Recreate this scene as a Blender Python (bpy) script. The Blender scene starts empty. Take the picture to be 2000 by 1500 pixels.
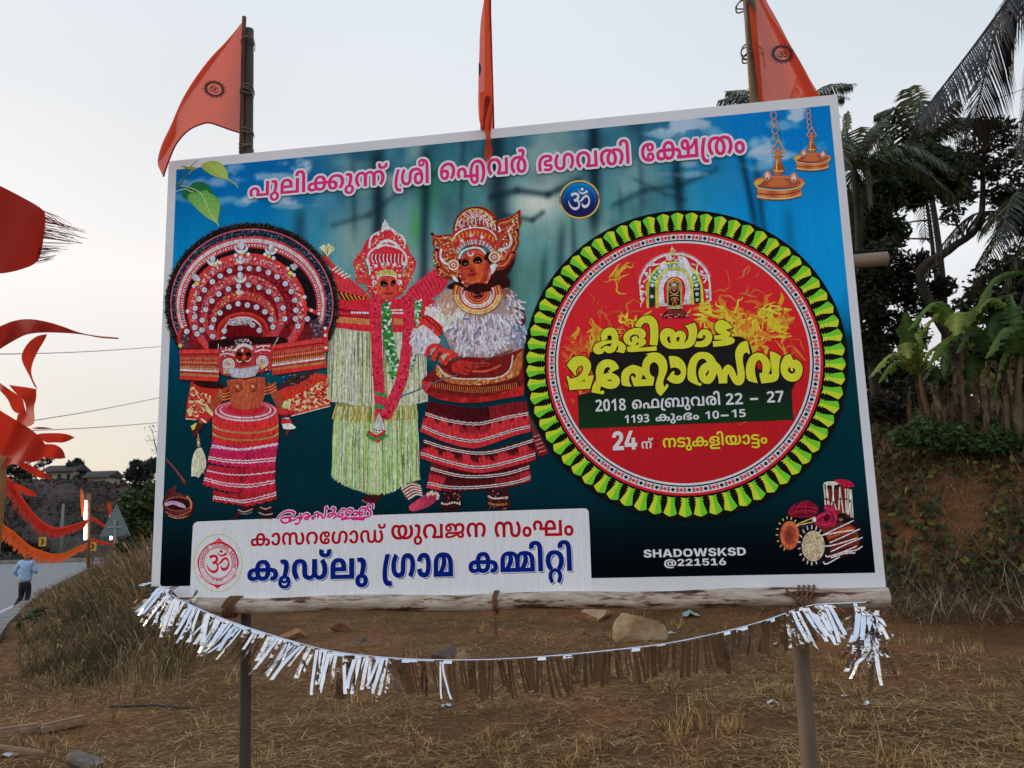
import bpy, bmesh, math, random
import numpy as np
from mathutils import Vector, Matrix, geometry, noise as mnoise

# ------------------------------------------------------------------ camera
scene = bpy.context.scene
COL = scene.collection
CAM = Vector((0.7619,-4.2024,1.5785))        # eye of the photographer, metres
YAW, PITCH, ROLL = 0.1519,0.1662,-0.0288
FPX = 1650.0                                   # focal length in pixels of a 2000 px wide frame
BZ = 1.25                                      # height of the banner's lower edge
BW, BH = 3.66,2.44                            # 12 x 8 foot banner
cy_, sy_, cp_, sp_ = math.cos(YAW), math.sin(YAW), math.cos(PITCH), math.sin(PITCH)
FWD = Vector((-sy_ * cp_, cy_ * cp_, sp_))
_r = Vector((cy_, sy_, 0)); _u = _r.cross(FWD)
RIGHT = _r * math.cos(ROLL) + _u * math.sin(ROLL)
UP = _u * math.cos(ROLL) - _r * math.sin(ROLL)
cam_d = bpy.data.cameras.new('camera')
cam_d.sensor_width = 36.0
cam_d.lens = 36.0 * FPX / 2000.0
cam_d.clip_start = 0.05
cam_d.clip_end = 3000
cam_d.dof.use_dof = True
cam_d.dof.focus_distance = 4.4
cam_d.dof.aperture_fstop = 6.5
cam = bpy.data.objects.new('camera', cam_d)
COL.objects.link(cam)
cam.matrix_world = Matrix.Translation(CAM) @ Matrix((RIGHT, UP, -FWD)).transposed().to_4x4()
scene.camera = cam

# ------------------------------------------------------------------ daylight: hazy bright dusk sky
scene.view_settings.view_transform = 'Standard'
scene.view_settings.look = 'None'
scene.view_settings.exposure = 0.0
scene.view_settings.gamma = 1.0
SUN_EL, SUN_AZ = math.radians(14), math.radians(80)     # low sun behind the banner, to the left
world = bpy.data.worlds.new('World')
scene.world = world
world.use_nodes = True
wn = world.node_tree; wn.nodes.clear()
def _n(t, **k):
 n = wn.nodes.new(t)
 for a, b in k.items(): setattr(n, a, b)
 return n
w_out = _n('ShaderNodeOutputWorld'); w_bg = _n('ShaderNodeBackground'); w_bg2 = _n('ShaderNodeBackground')
w_add = _n('ShaderNodeAddShader')
w_sky = _n('ShaderNodeTexSky', sky_type='NISHITA', sun_disc=False, sun_elevation=SUN_EL, sun_rotation=-SUN_AZ,
           air_density=1.2, dust_density=1.0, ozone_density=1.0)
w_tc = _n('ShaderNodeTexCoord'); w_sep = _n('ShaderNodeSeparateXYZ')
w_ramp = _n('ShaderNodeValToRGB')
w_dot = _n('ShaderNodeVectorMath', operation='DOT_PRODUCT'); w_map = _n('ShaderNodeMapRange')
w_noise = _n('ShaderNodeTexNoise'); w_nm = _n('ShaderNodeMapRange'); w_mul = _n('ShaderNodeMixRGB', blend_type='MULTIPLY')
wn.links.new(w_sky.outputs[0], w_bg.inputs[0]); w_bg.inputs[1].default_value = 0.05
wn.links.new(w_tc.outputs['Generated'], w_sep.inputs[0])
wn.links.new(w_sep.outputs[2], w_ramp.inputs[0])
el = w_ramp.color_ramp.elements
el[0].position = 0.0; el[0].color = (0.66,0.60,0.555,1)
el[1].position = 1.0; el[1].color = (0.60,0.72,0.86,1)
for p, c in ((0.05,(0.56,0.50,0.50,1)),(0.14,(0.66,0.59,0.59,1)),(0.28,(0.93,0.86,0.82,1)),
             (0.45,(0.78,0.77,0.76,1)),(0.62,(0.72,0.76,0.80,1))):
 e = el.new(p); e.color = c
# the left horizon, towards the hidden sun, is warmer and brighter than the right
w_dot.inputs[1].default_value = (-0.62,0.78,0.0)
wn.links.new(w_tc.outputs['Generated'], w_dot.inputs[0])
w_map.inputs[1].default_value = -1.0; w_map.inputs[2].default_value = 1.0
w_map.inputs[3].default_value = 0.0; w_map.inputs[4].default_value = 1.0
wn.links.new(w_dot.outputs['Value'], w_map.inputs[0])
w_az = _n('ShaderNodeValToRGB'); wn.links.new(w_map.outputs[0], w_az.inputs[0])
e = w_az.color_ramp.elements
e[0].position = 0.0; e[0].color = (1.04,1.10,1.22,1)  # unseen sky behind the eye made brighter and bluer, to light the banner
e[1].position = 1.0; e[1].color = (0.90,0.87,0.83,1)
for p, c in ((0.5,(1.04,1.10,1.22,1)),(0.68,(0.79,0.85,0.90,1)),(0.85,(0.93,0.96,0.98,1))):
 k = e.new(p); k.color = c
w_noise.inputs['Scale'].default_value = 2.2; w_noise.inputs['Detail'].default_value = 4
wn.links.new(w_tc.outputs['Generated'], w_noise.inputs[0])
w_nm.inputs[1].default_value = 0.3; w_nm.inputs[2].default_value = 0.7
w_nm.inputs[3].default_value = 0.965; w_nm.inputs[4].default_value = 1.02
wn.links.new(w_noise.outputs[0], w_nm.inputs[0])
w_mul.inputs[0].default_value = 1.0
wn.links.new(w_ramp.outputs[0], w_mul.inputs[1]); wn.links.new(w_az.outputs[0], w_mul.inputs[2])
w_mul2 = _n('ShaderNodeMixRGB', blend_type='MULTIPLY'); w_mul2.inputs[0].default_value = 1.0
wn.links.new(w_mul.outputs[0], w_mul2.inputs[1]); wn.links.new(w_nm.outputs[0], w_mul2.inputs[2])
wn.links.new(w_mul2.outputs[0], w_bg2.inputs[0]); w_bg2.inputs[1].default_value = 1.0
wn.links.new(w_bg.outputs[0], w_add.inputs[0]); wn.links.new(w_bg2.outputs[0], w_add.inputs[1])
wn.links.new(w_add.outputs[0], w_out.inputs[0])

sun_d = bpy.data.lights.new('sun', 'SUN')
sun_d.energy = 0.9; sun_d.angle = math.radians(14); sun_d.color = (1.0,0.86,0.72)
sun = bpy.data.objects.new('sun', sun_d); COL.objects.link(sun)
_sd = Vector((-math.sin(SUN_AZ) * math.cos(SUN_EL), math.cos(SUN_AZ) * math.cos(SUN_EL), math.sin(SUN_EL)))
sun.rotation_euler = _sd.to_track_quat('Z', 'Y').to_euler()

# ------------------------------------------------------------------ helpers
def ray(px, py):
 """direction from the eye through a point of the photograph (2000 x 1500)"""
 return (FWD + RIGHT * ((px - 1000) / FPX) + UP * ((750 - py) / FPX))
def at_y(px, py, Y):
 d = ray(px, py); return CAM + d * ((Y - CAM.y) / d.y)
def at_d(px, py, dist):
 """point at depth `dist` metres in front of the eye"""
 return CAM + ray(px, py) * dist
def lin(c):
 if isinstance(c, str):
  c = c.lstrip('#'); c = [int(c[i:i + 2],16) / 255 for i in (0,2,4)]
 return [x / 12.92 if x <= 0.04045 else ((x + 0.055) / 1.055) ** 2.4 for x in c]
KP = (0.50,0.53,0.60)
def ink(c):
 """printed ink whose colour reads as `c` in the shade the banner stands in"""
 return tuple(min(0.92, max(0.003, v / k)) for v, k in zip(lin(c), KP))
def mixc(a, b, t): return tuple(x + (y - x) * t for x, y in zip(a, b))

MATS = {}
def mat(name, build):
 if name not in MATS:
  m = bpy.data.materials.new(name); m.use_nodes = True
  nt = m.node_tree; b = nt.nodes['Principled BSDF']
  build(nt, b); MATS[name] = m
 return MATS[name]
def N(nt, t, **k):
 n = nt.nodes.new(t)
 for a, b in k.items(): setattr(n, a, b)
 return n
def noisy(name, c1, c2, scale=5.0, rough=0.8, detail=6, stretch=(1,1,1), bump=0.0, spec=0.3, c3=None, trans=0.0, metal=0.0):
 """material that wanders between colours by object-space noise"""
 def f(nt, b):
  tc = N(nt, 'ShaderNodeTexCoord'); mp = N(nt, 'ShaderNodeMapping'); mp.inputs['Scale'].default_value = stretch
  nz = N(nt, 'ShaderNodeTexNoise'); nz.inputs['Scale'].default_value = scale; nz.inputs['Detail'].default_value = detail
  nz.inputs['Roughness'].default_value = 0.65
  rp = N(nt, 'ShaderNodeValToRGB')
  rp.color_ramp.elements[0].position = 0.32; rp.color_ramp.elements[0].color = (*c1,1)
  rp.color_ramp.elements[1].position = 0.68; rp.color_ramp.elements[1].color = (*c2,1)
  if c3:
   e = rp.color_ramp.elements.new(0.5); e.color = (*c3,1)
  L = nt.links.new
  L(tc.outputs['Object'], mp.inputs[0]); L(mp.outputs[0], nz.inputs[0]); L(nz.outputs[0], rp.inputs[0])
  L(rp.outputs[0], b.inputs['Base Color'])
  b.inputs['Roughness'].default_value = rough; b.inputs['Specular IOR Level'].default_value = spec
  b.inputs['Metallic'].default_value = metal
  if bump:
   bp = N(nt, 'ShaderNodeBump'); bp.inputs['Strength'].default_value = bump; bp.inputs['Distance'].default_value = 0.02
   L(nz.outputs[0], bp.inputs['Height']); L(bp.outputs[0], b.inputs['Normal'])
  if trans:
   tr = N(nt, 'ShaderNodeBsdfTranslucent'); mx = N(nt, 'ShaderNodeMixShader'); mx.inputs[0].default_value = trans
   L(rp.outputs[0], tr.inputs[0]); L(b.outputs[0], mx.inputs[1]); L(tr.outputs[0], mx.inputs[2])
   L(mx.outputs[0], nt.nodes['Material Output'].inputs[0])
 return mat(name, f)
def vcol(name, rough=0.6, spec=0.3, trans=0.0, extra=None):
 """material that takes the thing's own colours from the mesh attribute Col"""
 def f(nt, b):
  a = N(nt, 'ShaderNodeVertexColor', layer_name='Col')
  c = a.outputs[0]
  if extra: c = extra(nt, c)
  nt.links.new(c, b.inputs['Base Color'])
  b.inputs['Roughness'].default_value = rough; b.inputs['Specular IOR Level'].default_value = spec
  if trans:
   tr = N(nt, 'ShaderNodeBsdfTranslucent'); mx = N(nt, 'ShaderNodeMixShader'); mx.inputs[0].default_value = trans
   nt.links.new(c, tr.inputs[0]); nt.links.new(b.outputs[0], mx.inputs[1]); nt.links.new(tr.outputs[0], mx.inputs[2])
   nt.links.new(mx.outputs[0], nt.nodes['Material Output'].inputs[0])
 return mat(name, f)

def shade_of(cols, r):
 k = r.uniform(.6,1.4); return tuple(c * k for c in r.choice(cols))
def tag(o, label=None, cat=None, group=None, kind=None):
 if label: o['label'] = label
 if cat: o['category'] = cat
 if group: o['group'] = group
 if kind: o['kind'] = kind
 return o
def empty(name, loc=(0,0,0), label=None, cat=None, group=None):
 o = bpy.data.objects.new(name, None); o.empty_display_size = 0.2
 COL.objects.link(o); o.location = loc
 return tag(o, label, cat, group)
class MB:
 """collects geometry and links it as ONE mesh object"""
 def __init__(s): s.v = []; s.f = []; s.c = []
 def add(s, vs, fs, col=None):
  o = len(s.v); s.v += [tuple(v) for v in vs]; s.f += [tuple(i + o for i in f) for f in fs]
  if col is not None:
   if col and isinstance(col[0],(tuple, list)): s.c += [tuple(c) for c in col]
   else: s.c += [tuple(col)] * len(vs)
 def box(s, c, size, rot=None, col=None):
  x, y, z = (k / 2 for k in size)
  vs = [Vector((a * x, b * y, d * z)) for a in (-1,1) for b in (-1,1) for d in (-1,1)]
  if rot is not None: vs = [rot @ v for v in vs]
  c = Vector(c)
  s.add([v + c for v in vs],[(0,1,3,2),(4,6,7,5),(0,4,5,1),(2,3,7,6),(0,2,6,4),(1,5,7,3)], col)
 def tube(s, pts, rad, n=8, col=None, cap=True, wob=0.0, rnd=None):
  pts = [Vector(p) for p in pts]
  if not isinstance(rad, (list, tuple)): rad = [rad] * len(pts)
  vs = []; prev = None
  for i, p in enumerate(pts):
   t = (pts[min(i + 1, len(pts) - 1)] - pts[max(i - 1,0)]).normalized()
   if prev is None:
    a = Vector((0,0,1)) if abs(t.z) < 0.9 else Vector((1,0,0))
    u = t.cross(a).normalized()
   else:
    u = (prev - t * prev.dot(t)).normalized()
   prev = u; w = t.cross(u)
   for k in range(n):
    a = 2 * math.pi * k / n; r = rad[i]
    if wob: r *= 1 + wob * mnoise.noise((p + u * math.cos(a) * 2 + w * math.sin(a) * 2) * 3)
    vs.append(p + (u * math.cos(a) + w * math.sin(a)) * r)
  fs = [(i * n + k, i * n + (k + 1) % n, (i + 1) * n + (k + 1) % n, (i + 1) * n + k) for i in range(len(pts) - 1) for k in range(n)]
  if cap:
   fs.append(tuple(range(n - 1,-1,-1))); fs.append(tuple((len(pts) - 1) * n + k for k in range(n)))
  s.add(vs, fs, col)
 def build(s, name, m, parent=None, smooth=False, loc=None):
  me = bpy.data.meshes.new(name)
  vs = s.v
  if parent is not None or loc is not None:
   off = Vector(loc) if loc is not None else world_loc(parent)
   vs = [(v[0] - off.x, v[1] - off.y, v[2] - off.z) for v in vs]
  me.from_pydata(vs, [], s.f); me.update()
  if s.c:
   at = me.color_attributes.new('Col', 'FLOAT_COLOR', 'POINT')
   a = np.ones((len(s.v),4), np.float32); a[:, :3] = np.array(s.c, np.float32)[:, :3]
   at.data.foreach_set('color', a.ravel())
  if smooth: me.polygons.foreach_set('use_smooth', [True] * len(me.polygons))
  if isinstance(m, (list, tuple)):
   for k in m: me.materials.append(k)
  else: me.materials.append(m)
  o = bpy.data.objects.new(name, me); COL.objects.link(o)
  if parent is not None: o.parent = parent
  elif loc is not None: o.location = loc
  return o
def world_loc(o):
 l = Vector(o.location)
 while o.parent: o = o.parent; l += Vector(o.location)
 return l
def spline(pts, n=6):
 """Catmull-Rom through points"""
 P = [Vector(p) for p in pts]; out = []
 for i in range(len(P) - 1):
  a, b, c, d = P[max(i - 1,0)], P[i], P[i + 1], P[min(i + 2, len(P) - 1)]
  for k in range(n):
   t = k / n
   out.append(0.5 * ((2 * b) + (c - a) * t + (2 * a - 5 * b + 4 * c - d) * t * t + (3 * b - a - 3 * c + d) * t ** 3))
 out.append(P[-1]); return out
# ------------------------------------------------------------------ terrain
FH = Vector((-sy_, cy_, 0)); RH = Vector((cy_, sy_, 0))
def smooth(a, b, x):
 t = min(1, max(0,(x - a) / (b - a))); return t * t * (3 - 2 * t)
def rf(x, y):
 dx, dy = x - CAM.x, y - CAM.y
 return dx * RH.x + dy * RH.y, dx * FH.x + dy * FH.y
def xy(r, f): return CAM.x + RH.x * r + FH.x * f, CAM.y + RH.y * r + FH.y * f
WALL = [xy(-7.2,11.5), xy(-9.2,15.0), xy(-11.3,19.0), xy(-14.4,25.3), xy(-17.9,33.0), xy(-26,52), xy(-30,62)]
def wall_side(x, y):
 """metres to the left (road side, positive) of the retaining wall"""
 best = None
 ext = [(WALL[0][0] + (WALL[0][0] - WALL[1][0]) * 6, WALL[0][1] + (WALL[0][1] - WALL[1][1]) * 6)] + WALL + \
          [(WALL[-1][0] + (WALL[-1][0] - WALL[-2][0]) * 20, WALL[-1][1] + (WALL[-1][1] - WALL[-2][1]) * 20)]
 for (ax, ay),(bx, by) in zip(ext, ext[1:]):
  ux, uy = bx - ax, by - ay; L = math.hypot(ux, uy); ux /= L; uy /= L
  t = min(L, max(0,(x - ax) * ux + (y - ay) * uy))
  d = math.hypot(x - ax - ux * t, y - ay - uy * t)
  s = (x - ax) * -uy + (y - ay) * ux
  if best is None or d < best[0]: best = (d, s)
 return best[0] if best[1] > 0 else -best[0]
ROAD_Z = -0.6
def embank(r, f):
 toe = 15.0 - 0.62 * (r - 1) if r > -2 else 16.9 - 0.2 * (r + 2)
 toe += 0.5 * mnoise.noise(Vector((r * 0.5, f * 0.5,3.0)))
 s = f - toe
 if s < -1: return 0.0
 h = 2.75 * smooth(0.0,4.6, s) + 0.10 * max(0, s - 3.0) * smooth(3,8, s)
 h = min(h, 5.0)
 h *= smooth(-8.5,-3.5, r)
 m = 0.32 * smooth(-0.9,0.6, s) * smooth(-9,-5, r)
 return h + m
def hill_far(x, y):
 r, f = rf(x, y)
 if f < 60: return 0.0
 a = r / f
 if a > -0.25: return 3.0 * smooth(70,120, f)
 s = f - 84
 return (9.3 * smooth(0,26, s) + 0.02 * max(0, s - 26)) * (1 - 0.12 * smooth(-0.56,-0.42, a))
def gz(x, y):
 r, f = rf(x, y)
 ws = wall_side(x, y) if x < 2 else -20
 z = 0.0
 if ws > 0: z = ROAD_Z - 0.25 if f < 84 else ROAD_Z - 0.25 + hill_far(x, y)
 else:
  z = -0.30 * smooth(-6,0, ws) + embank(r, f)
  if f > 60: z = max(z, ROAD_Z + hill_far(x, y) if r < -5 else z)
  nn = Vector((x * 0.35, y * 0.35,0)); z += 0.10 * mnoise.noise(nn)
  near = min(1, f / 4)
  z += near * 0.035 * mnoise.noise(Vector((x * 1.6, y * 1.6,5)))
  if f < 40:
   z += 0.018 * mnoise.noise(Vector((x * 5, y * 5,9)))
   if embank(r, f) > 0.2: z += 0.16 * mnoise.noise(Vector((x * 1.1, y * 1.1,12 + embank(r, f))))
 return z
# the ground sheet: fine near the eye, coarse towards the horizon
rs = [0.4]
while rs[-1] < 900:
 rs.append(rs[-1] + max(0.09, rs[-1] * (0.022 if rs[-1] < 45 else 0.045)))
angs = [math.radians(a) for a in np.concatenate([np.arange(-50,50,0.55), np.arange(50,310,8)])]
gm = MB(); na = len(angs)
for R_ in rs:
 for a in angs:
  r, f = R_ * math.sin(a), R_ * math.cos(a)
  x, y = xy(r, f)
  gm.v.append((x, y, gz(x, y) if abs(a) < 0.9 else (0.0 if R_ < 60 else -0.5)))
for i in range(len(rs) - 1):
 for k in range(na):
  k2 = (k + 1) % na
  gm.f.append((i * na + k, i * na + k2,(i + 1) * na + k2,(i + 1) * na + k))
gm.f.append(tuple(range(na - 1,-1,-1)))
def soil(nt, b):
 L = nt.links.new
 g = N(nt, 'ShaderNodeNewGeometry')
 n1 = N(nt, 'ShaderNodeTexNoise'); n1.inputs['Scale'].default_value = 0.45; n1.inputs['Detail'].default_value = 7; n1.inputs['Roughness'].default_value = .65
 n2 = N(nt, 'ShaderNodeTexNoise'); n2.inputs['Scale'].default_value = 30; n2.inputs['Detail'].default_value = 8; n2.inputs['Roughness'].default_value = .75
 n3 = N(nt, 'ShaderNodeTexVoronoi'); n3.inputs['Scale'].default_value = 9
 L(g.outputs['Position'], n1.inputs[0]); L(g.outputs['Position'], n2.inputs[0]); L(g.outputs['Position'], n3.inputs[0])
 r1 = N(nt, 'ShaderNodeValToRGB'); e = r1.color_ramp.elements
 e[0].position = .36; e[0].color = (.135,.070,.028,1); e[1].position = .66; e[1].color = (.31,.135,.058,1)
 k = e.new(.5); k.color = (.185,.098,.045,1)
 r2 = N(nt, 'ShaderNodeValToRGB'); e = r2.color_ramp.elements
 e[0].position = .3; e[0].color = (.22,.2,.19,1); e[1].position = .7; e[1].color = (1.45,1.4,1.3,1)
 L(n1.outputs[0], r1.inputs[0]); L(n2.outputs[0], r2.inputs[0])
 m = N(nt, 'ShaderNodeMixRGB', blend_type='MULTIPLY'); m.inputs[0].default_value = 1
 L(r1.outputs[0], m.inputs[1]); L(r2.outputs[0], m.inputs[2]); L(m.outputs[0], b.inputs['Base Color'])
 b.inputs['Roughness'].default_value = .95; b.inputs['Specular IOR Level'].default_value = .1
 bp = N(nt, 'ShaderNodeBump'); bp.inputs['Strength'].default_value = .9; bp.inputs['Distance'].default_value = .05
 ad = N(nt, 'ShaderNodeMath', operation='ADD'); L(n2.outputs[0], ad.inputs[0]); L(n3.outputs['Distance'], ad.inputs[1])
 L(ad.outputs[0], bp.inputs['Height']); L(bp.outputs[0], b.inputs['Normal'])
tag(gm.build('ground', mat('soil', soil), smooth=True), kind='structure')

# ------------------------------------------------------------------ road with its far kerb, markings and the retaining wall
ASPH = noisy('asphalt', (.15,.155,.16),(.22,.225,.23),3,.85,8, spec=.25, bump=.15)
rd = MB()
edge = [WALL[0][0] + (WALL[0][0] - WALL[1][0]) * 4, WALL[0][1] + (WALL[0][1] - WALL[1][1]) * 4]
inner = [tuple(edge)] + WALL
outer = [xy(-30,2), xy(-40,12), xy(-52,24), xy(-62,40), xy(-70,60), xy(-66,79), xy(-38,80)]
outer = [xy(-40,-6)] + outer
vs = []
for (a, b),(c, d) in zip(inner, outer):
 for k in range(9):
  t = k / 8; vs.append((a + (c - a) * t, b + (d - b) * t, ROAD_Z))
rd.add(vs, [(i * 9 + k, i * 9 + k + 1,(i + 1) * 9 + k + 1,(i + 1) * 9 + k) for i in range(len(inner) - 1) for k in range(8)])
tag(rd.build('road', ASPH), kind='structure')
# far kerb
kb = MB(); path = [xy(-70,62), xy(-64,79.5), xy(-50,81.5), xy(-36,82.5), xy(-22,80)]
for (ax, ay),(bx, by) in zip(path, path[1:]):
 d = Vector((bx - ax, by - ay, 0)); q = d.normalized(); n = Vector((-q.y, q.x, 0))
 vs = []
 for p in (Vector((ax, ay, 0)), Vector((bx, by, 0))):
  for o, z in ((0, ROAD_Z - .1),(0, ROAD_Z + .28),(.5, ROAD_Z + .3),(.5, ROAD_Z - .1)):
   vs.append(p + n * o + Vector((0,0, z)))
 kb.add(vs, [(0,4,5,1),(1,5,6,2),(2,6,7,3)])
tag(kb.build('kerb', noisy('kerb_concrete', (.16,.15,.14),(.3,.28,.25),2,.9)), kind='structure')
# painted lines on the road
mk = MB()
def stripe(pts, w, z=ROAD_Z + .006):
 P = [Vector((x, y, z)) for x, y in pts]
 for a, b in zip(P, P[1:]):
  d = (b - a).normalized(); n = Vector((-d.y, d.x, 0)) * w / 2
  mk.add([a - n, a + n, b + n, b - n],[(0,1,2,3)])
def gp(px, py, z=ROAD_Z):
 d = ray(px, py); t = (z - CAM.z) / d.z; p = CAM + d * t; return (p.x, p.y)
stripe([gp(-40,1216), gp(0,1196), gp(48,1173), gp(90,1153), gp(125,1138)],.16)
for a, b in (((0,1183),(83,1166)),((0,1198),(70,1190)),((-20,1170),(82,1178))): pass
stripe([gp(-20,1188), gp(84,1176)],.14, ROAD_Z + .010)
stripe([gp(-20,1201), gp(66,1192)],.14, ROAD_Z + .010)
tag(mk.build('road_marking', noisy('road_paint', (.32,.32,.30),(.5,.49,.46),6,.8)), kind='structure')
# low retaining wall between the waste ground and the road
wl = MB()
for (ax, ay),(bx, by) in zip(WALL[:-1], WALL[1:]):
 d = Vector((bx - ax, by - ay, 0)).normalized(); n = Vector((-d.y, d.x, 0))
 a, b = Vector((ax, ay, 0)), Vector((bx, by, 0))
 cs = []
 for p in (a, b):
  zt = -0.20
  cs += [p - n * .14 + Vector((0,0,-1)), p - n * .14 + Vector((0,0, zt)), p + n * .14 + Vector((0,0, zt)), p + n * .14 + Vector((0,0,-1))]
 wl.add(cs, [(0,4,5,1),(1,5,6,2),(2,6,7,3)])
o = wl.build('retaining_wall', noisy('wall_concrete', (.09,.085,.075),(.24,.22,.19),4,.9, bump=.4))
tag(o, 'low grey concrete retaining wall edging the road beside the dry grass', 'wall')
# ------------------------------------------------------------------ billboard: posts, crossbars, ropes, banner
bb = empty('billboard', (0,0.05,0), 'large printed festival banner in a white border on rough wooden posts', 'billboard')
WOODG = noisy('weathered_wood', (.06,.045,.03),(.18,.135,.09),6,.85,8,(1,1,.12),.4)
def barkf(nt, b):
 L = nt.links.new
 tc = N(nt, 'ShaderNodeTexCoord'); mp = N(nt, 'ShaderNodeMapping'); mp.inputs['Scale'].default_value = (1.1,6,6)
 n1 = N(nt, 'ShaderNodeTexNoise'); n1.inputs['Scale'].default_value = 3.2; n1.inputs['Detail'].default_value = 7; n1.inputs['Roughness'].default_value = .7
 n2 = N(nt, 'ShaderNodeTexNoise'); n2.inputs['Scale'].default_value = 9; n2.inputs['Detail'].default_value = 8
 L(tc.outputs['Object'], mp.inputs[0]); L(mp.outputs[0], n1.inputs[0]); L(mp.outputs[0], n2.inputs[0])
 r1 = N(nt, 'ShaderNodeValToRGB'); e = r1.color_ramp.elements
 e[0].position = .40; e[0].color = (.055,.030,.020,1); e[1].position = .49; e[1].color = (.56,.47,.375,1)
 k = e.new(.43); k.color = (.21,.085,.048,1)
 r2 = N(nt, 'ShaderNodeValToRGB'); e = r2.color_ramp.elements
 e[0].position = .3; e[0].color = (.55,.5,.45,1); e[1].position = .65; e[1].color = (1.05,1.05,1.03,1)
 L(n1.outputs[0], r1.inputs[0]); L(n2.outputs[0], r2.inputs[0])
 m = N(nt, 'ShaderNodeMixRGB', blend_type='MULTIPLY'); m.inputs[0].default_value = 1
 L(r1.outputs[0], m.inputs[1]); L(r2.outputs[0], m.inputs[2]); L(m.outputs[0], b.inputs['Base Color'])
 b.inputs['Roughness'].default_value = .85
 bp = N(nt, 'ShaderNodeBump'); bp.inputs['Strength'].default_value = .5; bp.inputs['Distance'].default_value = .01
 L(n1.outputs[0], bp.inputs['Height']); L(bp.outputs[0], b.inputs['Normal'])
BARK = mat('peeling_bark', barkf)
ROPE = noisy('coir_rope', (.10,.045,.02),(.22,.10,.045),40,.95)
TWINE = noisy('grey_twine', (.10,.08,.06),(.22,.19,.15),40,.95)
YB = 0.10     # the posts stand behind the banner
def post(pb, pt, rb, rt, m, Y=YB, name='post'):
 """pole whose foot shows at pb and whose tip shows at pt in the photograph"""
 b, t = at_y(*pb, Y), at_y(*pt, Y)
 d = t - b; foot = b + d * ((-.25 - b.z) / d.z)
 pts = [foot + (t - foot) * (i / 14) for i in range(15)]
 q = MB(); q.tube(pts, [rb + (rt - rb) * i / 14 for i in range(15)],14, wob=.08)
 return q.build(name, m, bb, True)
post((478,1480),(486,58),.030,.028, noisy('dark_pole', (.026,.019,.015),(.075,.054,.042),8,.6,6,(1,1,.2),.2))
post((1580,1470),(1452,-130),.041,.030, WOODG)
c_, d_ = at_y(953,560, YB + .02), at_y(953,-150, YB + .02)
q = MB(); q.tube([c_ + (d_ - c_) * i / 8 for i in range(9)],.020,12, wob=.08); q.build('post', WOODG, bb, True)
def log(p0, p1, r0, r1, m, name, Y, n=22):
 a, b = at_y(*p0, Y), at_y(*p1, Y)
 pts = [a + (b - a) * i / n + Vector((0,0,.006 * math.sin(i * 1.1))) for i in range(n + 1)]
 q = MB(); q.tube(pts, [r0 + (r1 - r0) * i / n for i in range(n + 1)],18, wob=.12)
 o = q.build(name, m, bb, True)
 return o
log((268,1185),(1735,1165),.037,.045, BARK, 'crossbar', -.012)
log((420,610),(1733,503),.032,.034, noisy('cut_wood', (.14,.10,.07),(.30,.22,.155),9,.85,8,(.2,1,1),.3), 'crossbar', .10)
# coir lashings
def lash(px, py, Y, rad, turns, spread, slant=.03, ends=()):
 c = at_y(px, py, Y); q = MB(); pts = []
 for i in range(turns * 14 + 1):
  a = 2 * math.pi * i / 14; t = i / (turns * 14) - .5
  pts.append(c + Vector((t * spread + slant * math.sin(a),-math.cos(a) * (rad + .006), math.sin(a) * (rad + .006))))
 q.tube(pts, .0055,5)
 for e in ends:
  q.tube(spline([c + Vector(p) for p in e],4),.005,5)
 q.build('rope', ROPE, bb, True)
lash(455,1185,-.012,.045,5,.07,.02)
lash(970,1176,-.012,.047,3,.02,.004,[((0,-.05,-.04),(0,-.05,-.10),(.002,-.04,-.15))])
lash(1567,1168,-.012,.050,4,.09,.03,[((-.02,-.055,-.03),(-.06,-.06,-.06),(-.09,-.06,-.10)),
     ((.01,-.055,-.03),(.05,-.065,-.05),(.09,-.06,-.10)),((-.08,-.05,.05),(-.04,-.06,.0),(0,-.06,-.035))])
# the banner: flex sheet wrapped round a flat frame, a little wavy
fx = MB(); NX, NZ = 60,40
def bulge(u, v): return 0.0
def pt(u, v, y): return Vector((-BW / 2 + u * BW, y, BZ + v * BH))
vs = [pt(0,0,0), pt(1,0,0), pt(1,1,0), pt(0,1,0), pt(0,0,.035), pt(1,0,.035), pt(1,1,.035), pt(0,1,.035)]
fx.add(vs, [(0,1,2,3),(4,7,6,5),(0,4,5,1),(1,5,6,2),(2,6,7,3),(3,7,4,0)])
def flexf(nt, b):
 b.inputs['Base Color'].default_value = (.80,.80,.80,1)
 b.inputs['Roughness'].default_value = .45; b.inputs['Specular IOR Level'].default_value = .3
 L = nt.links.new
 tc = N(nt, 'ShaderNodeTexCoord'); nz = N(nt, 'ShaderNodeTexNoise'); nz.inputs['Scale'].default_value = 1.6; nz.inputs['Detail'].default_value = 3
 L(tc.outputs['Object'], nz.inputs[0])
 r = N(nt, 'ShaderNodeValToRGB'); e = r.color_ramp.elements
 e[0].position = .3; e[0].color = (.78,.78,.79,1); e[1].position = .6; e[1].color = (.86,.86,.86,1)
 L(nz.outputs[0], r.inputs[0]); L(r.outputs[0], b.inputs['Base Color'])
 bp = N(nt, 'ShaderNodeBump'); bp.inputs['Strength'].default_value = .25; bp.inputs['Distance'].default_value = .05
 L(nz.outputs[0], bp.inputs['Height']); L(bp.outputs[0], b.inputs['Normal'])
FLEX = mat('flex_sheet', flexf)
banner = fx.build('banner', FLEX, bb)
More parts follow.
